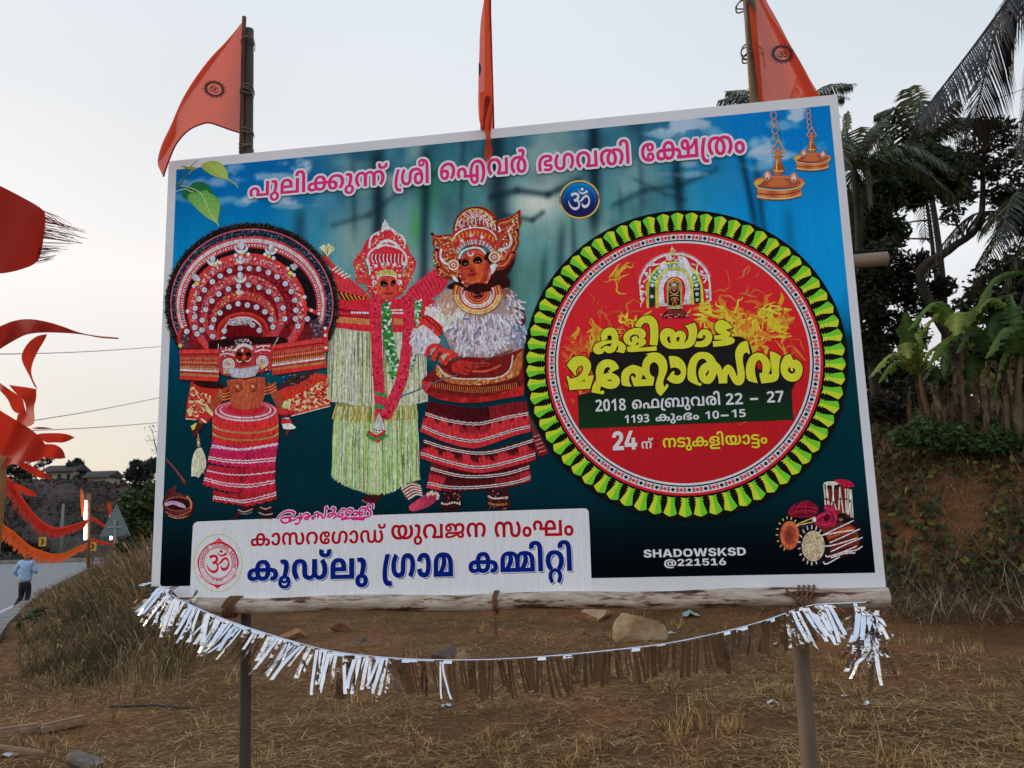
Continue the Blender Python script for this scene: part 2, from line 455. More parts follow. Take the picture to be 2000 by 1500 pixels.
# ------------------------------------------------------------------ printing on the banner
# The print is flat: inks lie in thin films one over the other on the sheet.
FILM = 0.00003
_IR = Matrix((RIGHT, UP, FWD))
def P(px, py, layer=0):
 Y = -(0.0004 + layer * FILM)
 return at_y(px, py, Y)
def to_px(p):
 d = Vector(p) - CAM; q = _IR @ d
 return 1000 + FPX * q.x / q.z, 750 - FPX * q.y / q.z
def printf(nt, b):
 L = nt.links.new
 a = N(nt, 'ShaderNodeVertexColor', layer_name='Col')
 tc = N(nt, 'ShaderNodeTexCoord'); mp = N(nt, 'ShaderNodeMapping'); mp.inputs['Scale'].default_value = (1,1,.05)
 n1 = N(nt, 'ShaderNodeTexNoise'); n1.inputs['Scale'].default_value = 95; n1.inputs['Detail'].default_value = 3
 n2 = N(nt, 'ShaderNodeTexNoise'); n2.inputs['Scale'].default_value = 130; n2.inputs['Detail'].default_value = 4; n2.inputs['Roughness'].default_value = .7
 L(tc.outputs['Object'], mp.inputs[0]); L(mp.outputs[0], n1.inputs[0]); L(tc.outputs['Object'], n2.inputs[0])
 ad = N(nt, 'ShaderNodeMath', operation='ADD'); L(n1.outputs[0], ad.inputs[0]); L(n2.outputs[0], ad.inputs[1])
 mr = N(nt, 'ShaderNodeMapRange'); mr.inputs[1].default_value = .7; mr.inputs[2].default_value = 1.3
 mr.inputs[3].default_value = .90; mr.inputs[4].default_value = 1.07
 L(ad.outputs[0], mr.inputs[0])
 m = N(nt, 'ShaderNodeMixRGB', blend_type='MULTIPLY'); m.inputs[0].default_value = 1
 L(a.outputs[0], m.inputs[1]); L(mr.outputs[0], m.inputs[2]); L(m.outputs[0], b.inputs['Base Color'])
 b.inputs['Roughness'].default_value = .6; b.inputs['Specular IOR Level'].default_value = 0
 n3 = N(nt, 'ShaderNodeTexNoise'); n3.inputs['Scale'].default_value = 2.5; m3 = N(nt, 'ShaderNodeMapping'); m3.inputs['Scale'].default_value = (1,1,.3)
 bp = N(nt, 'ShaderNodeBump'); bp.inputs['Strength'].default_value = .5; bp.inputs['Distance'].default_value = .05
 L(tc.outputs['Object'], m3.inputs[0]); L(m3.outputs[0], n3.inputs[0]); L(n3.outputs[0], bp.inputs['Height']); L(bp.outputs[0], b.inputs['Normal'])
PRINT = mat('printed_ink', printf)
def photof(nt, b):
 printf(nt, b)
 for n in nt.nodes:
  if n.type == 'MAP_RANGE': n.inputs[3].default_value = .58; n.inputs[4].default_value = 1.42
  if n.type == 'TEX_NOISE' and n.inputs['Scale'].default_value > 120: n.inputs['Scale'].default_value = 60; n.inputs['Detail'].default_value = 8
  if n.type == 'MAPPING': n.inputs['Scale'].default_value = (1,1,.35)
PHOTO = mat('photo_print', photof)

def winding(contours, C):
 """winding number of every point of C (n x 2) in the closed contours"""
 w = np.zeros(len(C), int)
 E0 = np.concatenate([np.asarray(c, float) for c in contours])
 E1 = np.concatenate([np.roll(np.asarray(c, float),-1,0) for c in contours])
 x, y = C[:, 0][:, None], C[:, 1][:, None]
 for s in range(0, len(E0),4000):
  a, b = E0[s:s + 4000], E1[s:s + 4000]
  up = (a[:, 1] <= y) & (b[:, 1] > y); dn = (a[:, 1] > y) & (b[:, 1] <= y)
  cr = (b[:, 0] - a[:, 0]) * (y - a[:, 1]) - (x - a[:, 0]) * (b[:, 1] - a[:, 1])
  w += (up & (cr > 0)).sum(1) - (dn & (cr < 0)).sum(1)
 return w
def cdt(contours, keep):
 vs, es = [],[]
 for c in contours:
  o = len(vs); n = len(c)
  vs += [Vector((float(p[0]), float(p[1]))) for p in c]; es += [(o + i, o + (i + 1) % n) for i in range(n)]
 r = geometry.delaunay_2d_cdt(vs, es, [],0,1e-4)
 V = np.array([(p.x, p.y) for p in r[0]]); F = [tuple(f) for f in r[2]]
 if not F: return V, []
 C = np.array([V[list(f)].mean(0) for f in F])
 w = winding(contours, C)
 return V, [f for f, k in zip(F, w) if keep(k)]
def soft(pts, it=2, corner=58):
 """round a polygon off, keeping its sharp corners"""
 pts = [(float(x), float(y)) for x, y in pts]
 for _ in range(it):
  out = []; n = len(pts)
  for i in range(n):
   a, b, c = pts[i - 1], pts[i], pts[(i + 1) % n]
   a1 = math.atan2(b[1] - a[1], b[0] - a[0]); a2 = math.atan2(c[1] - b[1], c[0] - b[0])
   t = abs((a2 - a1 + math.pi) % (2 * math.pi) - math.pi)
   if t > math.radians(corner): out.append(b)
   elif t < 0.03: out.append(b)
   else:
    out.append((b[0] + (a[0] - b[0]) * .25, b[1] + (a[1] - b[1]) * .25))
    out.append((b[0] + (c[0] - b[0]) * .25, b[1] + (c[1] - b[1]) * .25))
  pts = out
 return pts
class Art:
 def __init__(s, base): s.base = base; s.L = base; s.mb = MB(); s.z(0,0,1); s.k = 0
 def z(s, ox, oy, sc): s.ox, s.oy, s.sc = ox, oy, sc; return s
 def g(s, x, y): return s.ox + x / s.sc, s.oy + y / s.sc
 def up(s, n=1): s.L += n
 def col(s, c, x, y):
  if callable(c): c = c(x, y)
  return ink(c)
 def _add(s, V, F, c, jit=0):
  s.mb.add([P(*s.g(x, y), s.L + jit) for x, y in V], F, [s.col(c, x, y) for x, y in V])
 def poly(s, pts, c, it=2, holes=()):
  s.up(); pts = soft(pts, it) if it else pts
  cs = [pts] + [soft(h, it) if it else h for h in holes]
  if holes: V, F = cdt(cs, lambda k: True) ; V, F = cdt_evenodd(cs)
  else: V, F = cdt(cs, lambda k: k != 0)
  s._add(V, F, c)
 def grid(s, a, b, c, d, col, n=8, m=8):
  """quad a-b-c-d filled with a gradient"""
  s.up(); V = []
  for j in range(m + 1):
   for i in range(n + 1):
    u, v = i / n, j / m
    V.append(tuple((a[k] * (1 - u) + b[k] * u) * (1 - v) + (d[k] * (1 - u) + c[k] * u) * v for k in (0,1)))
  s._add(V, [(j * (n + 1) + i, j * (n + 1) + i + 1,(j + 1) * (n + 1) + i + 1,(j + 1) * (n + 1) + i) for j in range(m) for i in range(n)], col)
 def ell(s, x, y, rx, ry, c, n=24, up=True, a0=0, a1=360, jit=0):
  if up: s.up()
  V = [(x, y)] + [(x + rx * math.cos(math.radians(a0 + (a1 - a0) * i / n)), y + ry * math.sin(math.radians(a0 + (a1 - a0) * i / n))) for i in range(n + 1)]
  s._add(V, [(0, i, i + 1) for i in range(1, n + 1)], c, jit)
 def ring(s, o, i_, c, n=64, a0=0, a1=360, up=True, jit=0):
  """band between two ellipses (x, y, rx, ry)"""
  if up: s.up()
  V = []
  for k in range(n + 1):
   a = math.radians(a0 + (a1 - a0) * k / n); ca, sa = math.cos(a), math.sin(a)
   V += [(o[0] + o[2] * ca, o[1] + o[3] * sa),(i_[0] + i_[2] * ca, i_[1] + i_[3] * sa)]
  s._add(V, [(2 * k, 2 * k + 1,2 * k + 3,2 * k + 2) for k in range(n)], c, jit)
 def dots(s, pts, rx, c, ry=None, n=10):
  s.up()
  for i, p in enumerate(pts): s.ell(p[0], p[1], rx, ry or rx, c, n, False, jit=(i % 5) * .18)
 def line(s, pts, w, c, up=True, n=0, taper=None, jit=0):
  """brush stroke; taper(t) scales the width"""
  if up: s.up()
  Q = spline([Vector((x, y)) for x, y in pts], n) if n else [Vector((x, y)) for x, y in pts]
  m = len(Q); V = []
  for i, p in enumerate(Q):
   t = (Q[min(i + 1, m - 1)] - Q[max(i - 1,0)]); t = t.normalized() if t.length else Vector((1,0))
   ww = w * (taper(i / (m - 1)) if taper else 1) / 2
   V.append(((p.x - t.y * ww, p.y + t.x * ww),(p.x + t.y * ww, p.y - t.x * ww)))
  for i in range(m - 1):
   s._add([V[i][0], V[i][1], V[i + 1][1], V[i + 1][0]],[(0,1,2,3)], c, jit + (i % 3) * .2)
 def lines(s, L, w, c, **k):
  s.up()
  for i, p in enumerate(L): s.line(p, w, c, up=False, jit=(i % 4) * .2, **k)
 def done(s, name, parent=None):
  o = s.mb.build(name, PHOTO if 'dancer' in name or 'drums' in name or 'shrine' in name or 'pot' in name else PRINT, parent or banner); return o
def cdt_evenodd(cs):
 return cdt(cs, lambda k: k % 2 != 0)
def rnd_col(a, b, r): return lambda x, y: mixc(lin_s(a), lin_s(b), r.random())
def lin_s(c):
 c = c.lstrip('#'); return tuple(int(c[i:i + 2],16) / 255 for i in (0,2,4))
def hx(c): return '#%02x%02x%02x' % tuple(max(0, min(255, int(round(v * 255)))) for v in c)
def mh(a, b, t): return hx(mixc(lin_s(a), lin_s(b), t))
# value noise for the out-of-focus forest on the print
_rs = np.random.RandomState(4); _tab = _rs.rand(256,256)
def vnoise(x, y):
 xi, yi = np.floor(x).astype(int), np.floor(y).astype(int); fx_, fy_ = x - xi, y - yi
 fx_ = fx_ * fx_ * (3 - 2 * fx_); fy_ = fy_ * fy_ * (3 - 2 * fy_)
 t = lambda a, b: _tab[a % 256, b % 256]
 return (t(xi, yi) * (1 - fx_) + t(xi + 1, yi) * fx_) * (1 - fy_) + (t(xi, yi + 1) * (1 - fx_) + t(xi + 1, yi + 1) * fx_) * fy_
def fbm(x, y, o=5):
 r = 0; a = .5
 for i in range(o): r = r + a * vnoise(x * 2 ** i + 17 * i, y * 2 ** i + 31 * i); a *= .5
 return r
# ------------------------------------------------------------------ letter outlines (Malayalam and Latin)
GLYPH_STEPS = [
[[265,362,51,-3,82,-25,31,-21,45,-51,21,-60,3,-31,-4,-39,-24,-63,-10,36,304,0,0,457,147,0,0,-562,-538,0,-52,58,23,43,10,38,-1,48,-8,23,-29,36,-50,12,-36,-6,-27,-16,-25,-48,3,-74,39,-70,-114,-56,-42,56,-26,58,-9,68,13,71,40,57,60,40,37,13]],
[[177,-235,-60,6,-51,17,-42,28,-32,37,-19,44,-6,50,12,66,35,54,54,39,69,20,79,0,70,-20,29,-17,45,-45,24,-61,0,-71,-9,-32,-35,-54,-54,-39,-69,-20],[177,-139,22,2,37,20,13,16,10,48,-10,47,-13,16,-37,20,-23,2,-21,-2,-36,-20,-14,-16,-10,-48,10,-46,14,-17,36,-20],[141,574,76,-10,29,-13,41,-38,22,-51,7,-57,-8,-100,-56,-206,-137,14,46,186,6,76,-6,46,-20,34,-18,9,-78,-4,-22,101]],
[[875,562,0,-562,-817,0,0,303,8,91,25,63,60,68,61,31,75,16,86,0,74,-16,59,-31,47,-46,31,-59,9,-35,7,-172,-395,0,0,-108,523,0,0,457],[329,469,-72,-18,-23,-23,-26,-65,-3,-45,248,0,-3,46,-27,65,-24,22,-31,14]],
[[-21,851,79,-8,62,-27,54,-53,21,-48,15,-109,1,-606,-148,0,0,566,-6,95,-19,55,-40,28,-38,0,-30,-15,-19,-31,3,-58,-144,-17,-4,12,-1,78,25,61,22,23,56,35]],
[[580,574,60,-4,52,-13,44,-20,36,-29,30,-34,22,-41,16,-46,12,-104,-14,-114,-42,-87,-31,-34,-81,-45,-103,-15,-82,9,-36,12,-33,15,-54,42,-39,60,-13,36,-18,121,8,84,24,71,40,58,54,43,68,26],[580,469,-40,-5,-33,-16,-25,-27,-18,-37,-14,-102,6,-72,34,-78,38,-29,51,-10,50,10,38,28,26,48,15,103,-6,74,-34,76,-38,28],[231,-12,-60,5,-50,15,-40,26,-29,35,-17,42,-3,82,20,54,38,42,81,41,144,17,807,0,113,-17,63,-39,32,-42,15,-51,-4,-81,-17,-44,-28,-36,-40,-27,-50,-17,-60,-5,-86,11,-68,34,-47,57,-25,78,-2,88,20,102,57,100,56,50,68,36,80,22,88,8,112,-11,87,-32,66,-48,44,-61,25,-69,6,-116,-18,-76,-55,-94,-81,-79,-98,76,53,61,36,67,13,87,-11,69,-31,56,-23,22,-58,31,-73,10,-72,-8,-59,-25,-47,-40,-45,-84,-8,-124,20,-63,45,-32,25,-3,35,8,13,10,15,31,-3,54,-36,38,-37,10,-878,-1,-47,-16,-30,-39,0,-41,19,-32,38,-16,45,-1,56,17,43,27,62,-92,-43,-25,-63,-23]],
[[673,574,41,-2,67,-17,52,-35,24,-23,-11,0,56,44,63,25,77,8,54,-4,91,-32,68,-60,42,-81,10,-47,4,-51,-7,-81,-37,-107,-42,-63,-55,-60,-104,76,56,76,31,74,9,75,-8,71,-23,53,-34,35,-70,20,-59,-18,-24,-29,-10,-32,-5,-389,-147,0,-6,391,-14,34,-24,26,-63,17,-25,-2,-39,-17,-25,-27,-13,-33,-8,-87,0,-302,-147,0,-5,393,-10,30,-20,26,-37,17,-26,2,-42,-8,-40,-24,-32,-43,-18,-61,-1,-65,16,-77,23,-50,56,-76,-104,-76,-29,30,-48,61,-35,65,-27,110,2,92,10,48,18,44,56,72,82,48,50,12,85,3,49,-7,39,-16,70,-53,-14,-2,85,60,31,11]],
[[-117,596,-86,9,-34,12,-51,35,-17,24,-20,55,-1,51,11,49,129,-22,-6,-40,10,-45,27,-22,40,-7,40,7,28,22,11,45,-5,40,124,22,10,-49,-1,-51,-20,-55,-17,-24,-52,-35,-34,-12]],
[[309,562,-55,-130,-36,-115,-31,-198,1,-86,24,-81,14,-16,36,-19,42,-6,56,4,13,-105,-83,-8,-103,14,-40,18,-61,56,-35,80,-9,48,-2,108,11,104,23,103,82,229]],
[[739,574,107,-10,91,-32,74,-50,54,-67,34,-82,11,-97,-3,-53,-26,-87,-50,-61,-72,-35,-43,-9,-97,0,-77,27,-54,49,-30,65,-7,36,3,95,17,49,29,42,39,31,49,19,98,3,68,-27,28,-22,44,-55,15,-32,15,-67,-56,3,-33,63,-45,33,-68,4,-41,-26,-20,-48,2,-71,21,-45,25,-18,34,-6,34,7,27,21,19,35,10,51,-2,117,-19,51,-35,41,-53,31,-71,18,-72,1,-48,-8,-37,-16,-36,-32,-31,-84,-6,-115,-12,-71,-46,-85,-47,-36,-29,-14,-71,-15,-95,2,-91,30,-69,58,-25,38,-29,92,-4,54,7,83,38,107,43,62,54,59,102,-76,-40,-50,-38,-75,-16,-76,6,-100,34,-71,36,-24,40,-8,50,10,23,17,15,26,13,55,13,168,13,42,39,64,56,49,71,32]],
[[-92,851,105,-10,89,-37,38,-30,48,-78,13,-50,10,-130,0,-516,-148,0,-2,591,-8,63,-16,48,-41,46,-42,14,-56,4,-37,-5,-28,-17,-8,-14,0,-35,22,-25,20,-3,26,4,15,13,10,38,-3,22,-19,32,-23,20,130,-19,17,-44,-6,-66,-21,-40,-37,-31,-55,-16,-92,5,-46,20,-41,54,-6,76,18,47,16,20,47,31,31,10]],
[[268,-12,-78,12,-68,35,-53,62,-18,41,-10,49,-1,104,23,87,21,38,25,35,67,58,40,23,93,31,53,8,111,1,93,-20,74,-38,55,-53,37,-66,18,-75,0,-83,-18,-76,-33,-66,-103,-107,-96,76,67,82,22,46,12,55,-1,68,-20,62,-17,27,-49,39,-32,14,-78,10,-86,-14,-69,-39,-48,-60,-26,-74,-2,-76,11,-55,20,-36,34,-21,24,-4,36,9,22,27,5,19,0,47,-15,35,-32,20,-71,-7,-46,-27,-45,-43,-12,99,75,55,33,14,77,11,37,-2,61,-19,25,-17,36,-43,19,-58,2,-34,-3,-37,-21,-62,-18,-26,-50,-38,-32,-13],[1053,362,51,-3,82,-25,31,-21,45,-51,21,-60,3,-31,-4,-39,-24,-63,-12,36,490,0,-8,-105,-567,0,-52,58,23,43,10,38,-1,48,-8,23,-29,36,-50,12,-36,-6,-27,-16,-25,-48,3,-74,39,-70,-114,-56,-42,56,-26,58,-9,68,13,71,40,57,60,40,37,13],[1777,574,111,-12,48,-15,81,-48,60,-71,41,-90,13,-53,10,-118,-18,-150,-50,-129,-79,-116,-110,67,43,67,42,105,18,116,0,80,-19,110,-27,62,-40,48,-55,32,-71,11,-49,-5,-43,-13,-37,-24,-56,-69,-34,-97,-8,-57,-1,-138,12,-108,18,-45,25,-27,45,-14,19,4,14,10,9,29,0,473,147,0,-1,-467,-10,-52,-21,-39,-50,-39,-45,-15,-108,-1,-46,14,-40,22,-35,32,-29,41,-40,110,-11,69,0,138,20,110,41,96,63,77,85,56,50,18]],
[[373,574,107,-11,84,-31,63,-47,24,-28,34,-64,18,-103,-16,-108,-44,-83,-63,-77,27,83,242,0,0,457,147,0,0,-562,-489,0,-49,70,63,77,21,46,12,86,-10,69,-30,56,-21,22,-54,31,-65,10,-68,-10,-29,-13,-26,-17,-39,-48,-20,-62,2,-93,27,-73,70,-87,-100,-76,-28,25,-73,84,-44,102,-9,82,19,106,15,34,44,61,65,48,85,33]],
[[546,-12,-90,12,-69,38,-26,27,-35,71,-12,91,13,83,47,90,175,181,20,37,-2,44,-24,26,-40,7,-64,-9,-26,96,140,18,41,-2,61,-19,37,-32,24,-61,-2,-56,-27,-66,-52,-63,-79,-70,-44,-50,-29,-54,-17,-54,-1,-99,22,-54,26,-20,35,-7,26,3,38,28,19,59,2,42,-6,60,-20,60,-48,69,-35,26,-50,22,-74,9,-82,-10,-64,-31,-42,-48,-22,-64,2,-94,27,-73,70,-87,-98,-76,-80,79,-39,60,-26,70,-9,84,20,111,38,64,57,54,80,40,103,21,127,-1,88,-19,81,-39,67,-56,26,-33,38,-72,19,-79,-5,-112,-20,-60,-33,-48,-46,-36,-59,-21]],
[[450,574,137,-17,66,-31,42,-45,10,-27,2,-55,-13,-40,-25,-28,-58,-24,-154,-9,-15,-7,-7,-18,6,-15,17,-7,142,-9,45,-12,31,-21,19,-23,12,-36,0,-52,-19,-44,-17,-19,-50,-29,-73,-16,-152,5,-107,28,44,95,75,-19,80,-7,67,8,17,21,-13,22,-175,17,-47,23,-24,30,-13,36,0,47,14,39,21,24,58,31,59,10,91,2,24,11,-1,27,-29,19,-55,9,-91,-3,-49,-10,-41,-18,-34,-24,-47,-65,-15,-40,-11,-94,7,-98,19,-94,-138,-26,-27,112,-10,114,5,69,15,63,25,56,35,48,45,40,55,33,65,24,75,14]],
[[664,574,54,-4,92,-29,69,-58,26,-37,18,-44,15,-102,-16,-118,-47,-102,-78,-92,-104,76,69,101,18,50,9,77,-7,71,-22,52,-32,33,-40,17,-71,-8,-23,-17,-17,-27,-13,-63,-13,-197,-23,-63,-47,-55,-55,-30,-34,-9,-80,-8,-53,4,-92,30,-70,58,-45,82,-11,48,-4,54,7,83,38,107,43,62,54,59,102,-76,-40,-50,-38,-75,-16,-76,6,-100,35,-71,36,-24,42,-8,52,10,23,17,17,27,10,37,11,201,40,97,42,43,51,29,68,16]],
[[564,-12,-91,12,-38,16,-60,49,-38,72,-12,93,11,78,31,71,50,63,104,76,92,37,104,18,101,-2,99,-21,40,-19,64,-48,43,-61,14,-33,16,-72,0,-81,-17,-76,-33,-65,-47,-56,-57,-51,-95,76,53,61,35,68,13,86,-10,72,-31,57,-49,40,-32,13,-76,11,-118,-12,-32,-15,-54,-41,-39,-51,-30,-89,4,-93,28,-56,35,-19,22,-3,23,3,35,19,21,32,11,49,-1,66,-15,62,-49,77,-76,54,-84,16,-111,-10,-65,-32,-24,-22,-32,-57,-9,-99,11,-53,20,-47,70,-87,-98,-76,-101,107,-33,66,-18,76,0,80,16,70,15,34,45,61,30,26,79,41,104,22,100,2,100,-17,86,-33,54,-33,46,-41,38,-47,28,-52,17,-58,6,-63,-12,-95,-37,-72,-59,-48,-82,-23]],
[[396,-12,-96,8,-86,22,-74,40,-31,27,-47,66,-16,40,-9,44,0,98,26,82,22,34,57,56,36,21,38,18,87,22,145,6,78,-18,29,-15,41,-38,19,-48,0,-55,-7,-26,-28,-40,-43,-28,-88,-16,-72,8,-27,11,-40,31,-21,40,-7,45,17,68,134,19,-29,-32,-10,-46,3,-22,23,-29,45,-1,16,10,8,15,1,34,-18,23,-33,12,-115,-4,-61,-21,-46,-40,-36,-89,7,-105,27,-58,45,-42,61,-23,112,-3,44,22,7,13,-1,35,-21,25,-20,3,-24,-4,-27,-31,-3,-22,10,-44,29,-32,-134,19,-16,48,6,66,21,40,40,30,62,17,100,-5,49,-21,35,-35,19,-48,-1,-56,-7,-24,-31,-44,-52,-33,-35,-11]],
[[580,574,111,-17,44,-20,37,-29,52,-75,25,-96,3,-54,-14,-114,-18,-47,-56,-74,-81,-45,-102,-15,-82,9,-36,12,-33,15,-54,42,-39,60,-13,36,-18,121,8,84,24,71,40,58,54,43,68,26],[579,469,-40,-5,-32,-16,-25,-27,-18,-37,-14,-102,6,-72,34,-78,38,-29,50,-10,51,10,38,28,26,48,15,103,-6,74,-34,76,-38,28],[231,-12,-60,5,-50,15,-40,26,-29,35,-17,42,-6,50,10,60,13,26,38,42,61,34,66,17,98,7,489,0,151,-11,68,-23,47,-30,29,-36,15,-44,1,-49,-12,-37,-38,-39,-58,-24,48,51,303,0,0,-105,-433,0,-26,102,56,21,10,12,8,35,-16,40,-42,23,-94,9,-553,-2,-52,-10,-26,-18,-18,-29,7,-59,29,-24,66,-7,56,17,43,27,62,-92,-43,-25,-63,-23],[1340,0,-3,427,-9,25,-24,17,-35,-3,-17,-11,-16,-47,9,-37,18,-21,57,-19,113,1,68,19,81,56,43,48,69,107,146,0,0,-562],[1290,574,76,-9,41,-18,35,-29,27,-43,15,-104,0,-266,210,0,6,298,3,-13,-25,-35,-57,-57,-65,-39,-69,-23,-136,-7,-108,11,-76,32,-27,23,-33,54,-8,31,0,60,20,52,65,59,31,13]],
[[251,-12,-83,11,-66,32,-46,49,-24,64,-3,36,3,36,25,65,48,49,66,31,79,11,81,-11,35,-13,57,-40,37,-57,13,-71,-3,-37,-25,-64,-48,-50,-66,-31],[250,270,-23,-2,-38,-20,-13,-18,-11,-51,11,-48,14,-18,17,-13,44,-10,23,2,38,20,14,18,11,50,-11,50,-14,17,-18,13]],
[[231,-12,-60,5,-50,15,-40,26,-29,35,-17,42,-3,82,20,54,38,42,81,41,144,17,598,-5,78,-14,62,-30,36,-33,25,-45,8,-59,-6,-52,-20,-43,-32,-34,-42,-24,-49,-15,-56,-5,-90,12,25,101,76,-6,18,6,25,23,8,37,-9,37,-25,24,-31,14,-65,6,-556,0,-61,-7,-42,-23,-18,-29,0,-41,19,-32,38,-16,45,-1,56,17,43,27,62,-92,-43,-25,-63,-23],[580,574,60,-4,52,-13,44,-20,36,-29,30,-34,22,-41,16,-46,12,-104,-14,-114,-42,-87,-31,-34,-81,-45,-103,-15,-82,9,-36,12,-33,15,-54,42,-39,60,-13,36,-18,121,8,84,24,71,40,58,54,43,68,26],[580,469,-40,-5,-33,-16,-25,-27,-18,-37,-14,-102,6,-72,34,-78,38,-29,51,-10,50,10,38,28,26,48,15,103,-6,74,-34,76,-38,28]],
[[537,283,-12,-112,-25,-66,-40,-54,-27,-22,-69,-31,-134,-8,-97,29,-46,33,-32,41,-35,90,150,25,36,-84,28,-24,40,-8,25,3,40,21,26,40,19,89,-4,105,-26,78,-33,31,-44,11,-53,-18,-33,-43,-18,-54,-150,26,29,68,48,63,46,32,60,22,77,8,87,-10,35,-13,56,-39,40,-54,24,-64]],
[[681,574,103,-16,52,-30,37,-35,22,-35,20,-65,9,-184,12,-60,17,-27,24,-17,51,-10,42,8,36,24,35,71,7,73,-9,78,-30,75,-56,75,102,76,55,-59,42,-62,38,-107,7,-83,-4,-54,-11,-48,-45,-82,-69,-58,-92,-30,-54,-4,-80,8,-33,9,-56,30,-46,55,-24,63,-15,226,-10,36,-17,26,-23,17,-71,7,-52,-27,-27,-69,-3,-369,-147,0,0,338,-8,67,-30,44,-40,17,-44,0,-44,-18,-35,-35,-23,-53,-8,-71,4,-51,23,-73,69,-101,-104,-76,-55,60,-42,63,-37,107,-4,132,11,47,42,81,67,60,91,32,54,4,78,-8,62,-25,56,-45,-11,0,25,22,53,35,69,19]],
[[373,574,57,-3,97,-21,74,-41,53,-55,34,-65,16,-72,0,-79,-17,-76,-55,-94,-82,-80,-98,76,67,82,29,73,3,96,-20,62,-38,49,-54,31,-65,10,-68,-10,-55,-30,-22,-22,-30,-56,-10,-68,5,-57,15,-50,26,-45,56,-65,-100,-76,-79,80,-55,95,-18,76,6,113,26,69,44,61,30,26,75,41,45,14]],
[[653,-12,-102,16,-53,30,-36,35,-31,55,-12,45,-11,208,-10,36,-28,37,-27,13,-37,4,-42,-8,-36,-24,-35,-71,-6,-99,16,-77,38,-74,40,-51,-102,-76,-97,122,-38,106,-7,83,4,54,11,48,45,82,70,58,92,30,54,4,79,-8,34,-9,55,-30,47,-54,23,-64,13,-202,12,-60,17,-26,23,-16,22,-8,49,0,52,27,24,48,6,390,147,0,0,-338,8,-66,31,-45,39,-17,45,0,44,18,34,36,23,53,8,70,-9,76,-18,49,-69,100,104,76,55,-59,41,-63,38,-106,4,-133,-28,-90,-25,-39,-67,-60,-91,-32,-54,-4,-77,8,-63,25,-56,45,11,0,-25,-22,-53,-35,-69,-19]],
[[735,-12,-72,4,-91,23,-67,29,-72,54,-50,63,-31,67,-14,70,-1,59,23,93,45,59,70,47,81,17,98,-6,59,-19,49,-33,35,-47,22,-61,7,-74,-5,-60,-15,-54,-25,-50,-72,-82,-62,-44,-84,-35,-110,-19,-100,2,-103,22,-83,42,-64,60,-42,77,-13,43,-11,98,12,87,38,72,63,52,87,27,53,3,42,-3,78,-21,34,-19,54,-59,-117,-63,-40,45,-33,13,-40,0,-50,-28,-28,-56,-2,-97,10,-42,37,-72,60,-51,80,-28,71,-2,95,15,51,30,38,42,39,85,8,70,-14,80,-35,43,-46,13,-36,-6,-29,-20,-21,-34,-11,-47,1,-64,25,-92,52,-69,46,-31,98,-15,70,2,74,23,31,20,47,57,24,76,1,78,-24,96,-37,64,112,67,32,-41,45,-84,21,-88,-5,-128,-26,-77,-47,-67,-70,-54,-96,-35]],
[[319,574,74,-4,60,-13,50,-20,62,-45,-40,7,56,43,65,24,78,8,55,-3,88,-27,58,-47,33,-61,11,-66,-10,-75,-33,-57,-57,-45,-218,-34,-187,-13,-266,-3,-29,-13,-5,-16,6,-18,19,-11,31,-4,86,8,385,103,74,41,42,0,73,-19,21,-12,30,-36,11,-52,-5,-38,-15,-31,-24,-25,-34,-18,-42,-10,-92,-2,-63,17,-24,15,-32,35,-17,64,2,24,18,40,39,35,120,1,-52,-48,-12,-43,15,-44,17,-10,52,0,27,23,1,30,-12,19,-42,11,-45,-10,-46,-29,2,25,-65,-49,-65,-33,-202,-63,-168,-11,-57,11,-47,22,-31,37,-8,75,23,51,48,33,45,13,62,5,484,6,87,26,39,46,6,66,-22,52,-50,32,-75,5,-36,-14,-29,-36,-8,-35,-2,-120,-133,0,-4,104,-24,64,-28,26,-32,15,-73,10,-77,-6,-63,-26,-19,-39,-1,-46,5,-16,28,-20,40,-1,23,13,12,33,-16,36,-18,11,-26,3,-77,-15,-48,19,43,29,89,21,83,-5,57,-31,27,-53,-5,-63,-40,-53,-50,-22,-70,-8,-48,4,-41,13,-35,21,-26,29,-16,35,-1,77,28,63,57,48,38,17,45,13]],
[[315,574,79,-8,39,-15,70,-53,-13,0,54,43,63,25,79,8,54,-4,92,-32,68,-60,42,-81,10,-47,4,-51,-7,-81,-37,-107,-42,-63,-55,-60,-104,76,56,76,31,74,9,75,-8,73,-24,53,-17,19,-40,26,-48,8,-26,-2,-37,-18,-21,-26,-10,-32,-6,-390,-147,0,-5,393,-10,30,-20,26,-38,17,-27,2,-44,-8,-41,-24,-32,-43,-18,-61,-1,-65,16,-77,23,-50,56,-76,-104,-76,-29,30,-67,92,-29,69,-16,116,14,99,43,83,70,61,44,20]],
[[265,574,95,-12,38,-16,31,-20,45,-51,21,-60,3,-31,-4,-39,-24,-63,-10,36,216,0,0,-105,-303,0,-52,58,23,42,10,39,-1,48,-8,23,-29,35,-50,12,-36,-6,-27,-16,-25,-47,3,-74,39,-70,-114,-56,-42,56,-26,58,-9,68,13,71,40,57,60,40,37,13],[1401,562,0,-562,-817,0,0,303,8,91,25,63,60,68,61,31,75,16,86,0,74,-16,59,-31,47,-46,31,-59,9,-35,7,-172,-395,0,0,-108,523,0,0,457],[855,469,-72,-18,-23,-23,-26,-65,-3,-45,248,0,-3,46,-27,65,-24,22,-31,14]],
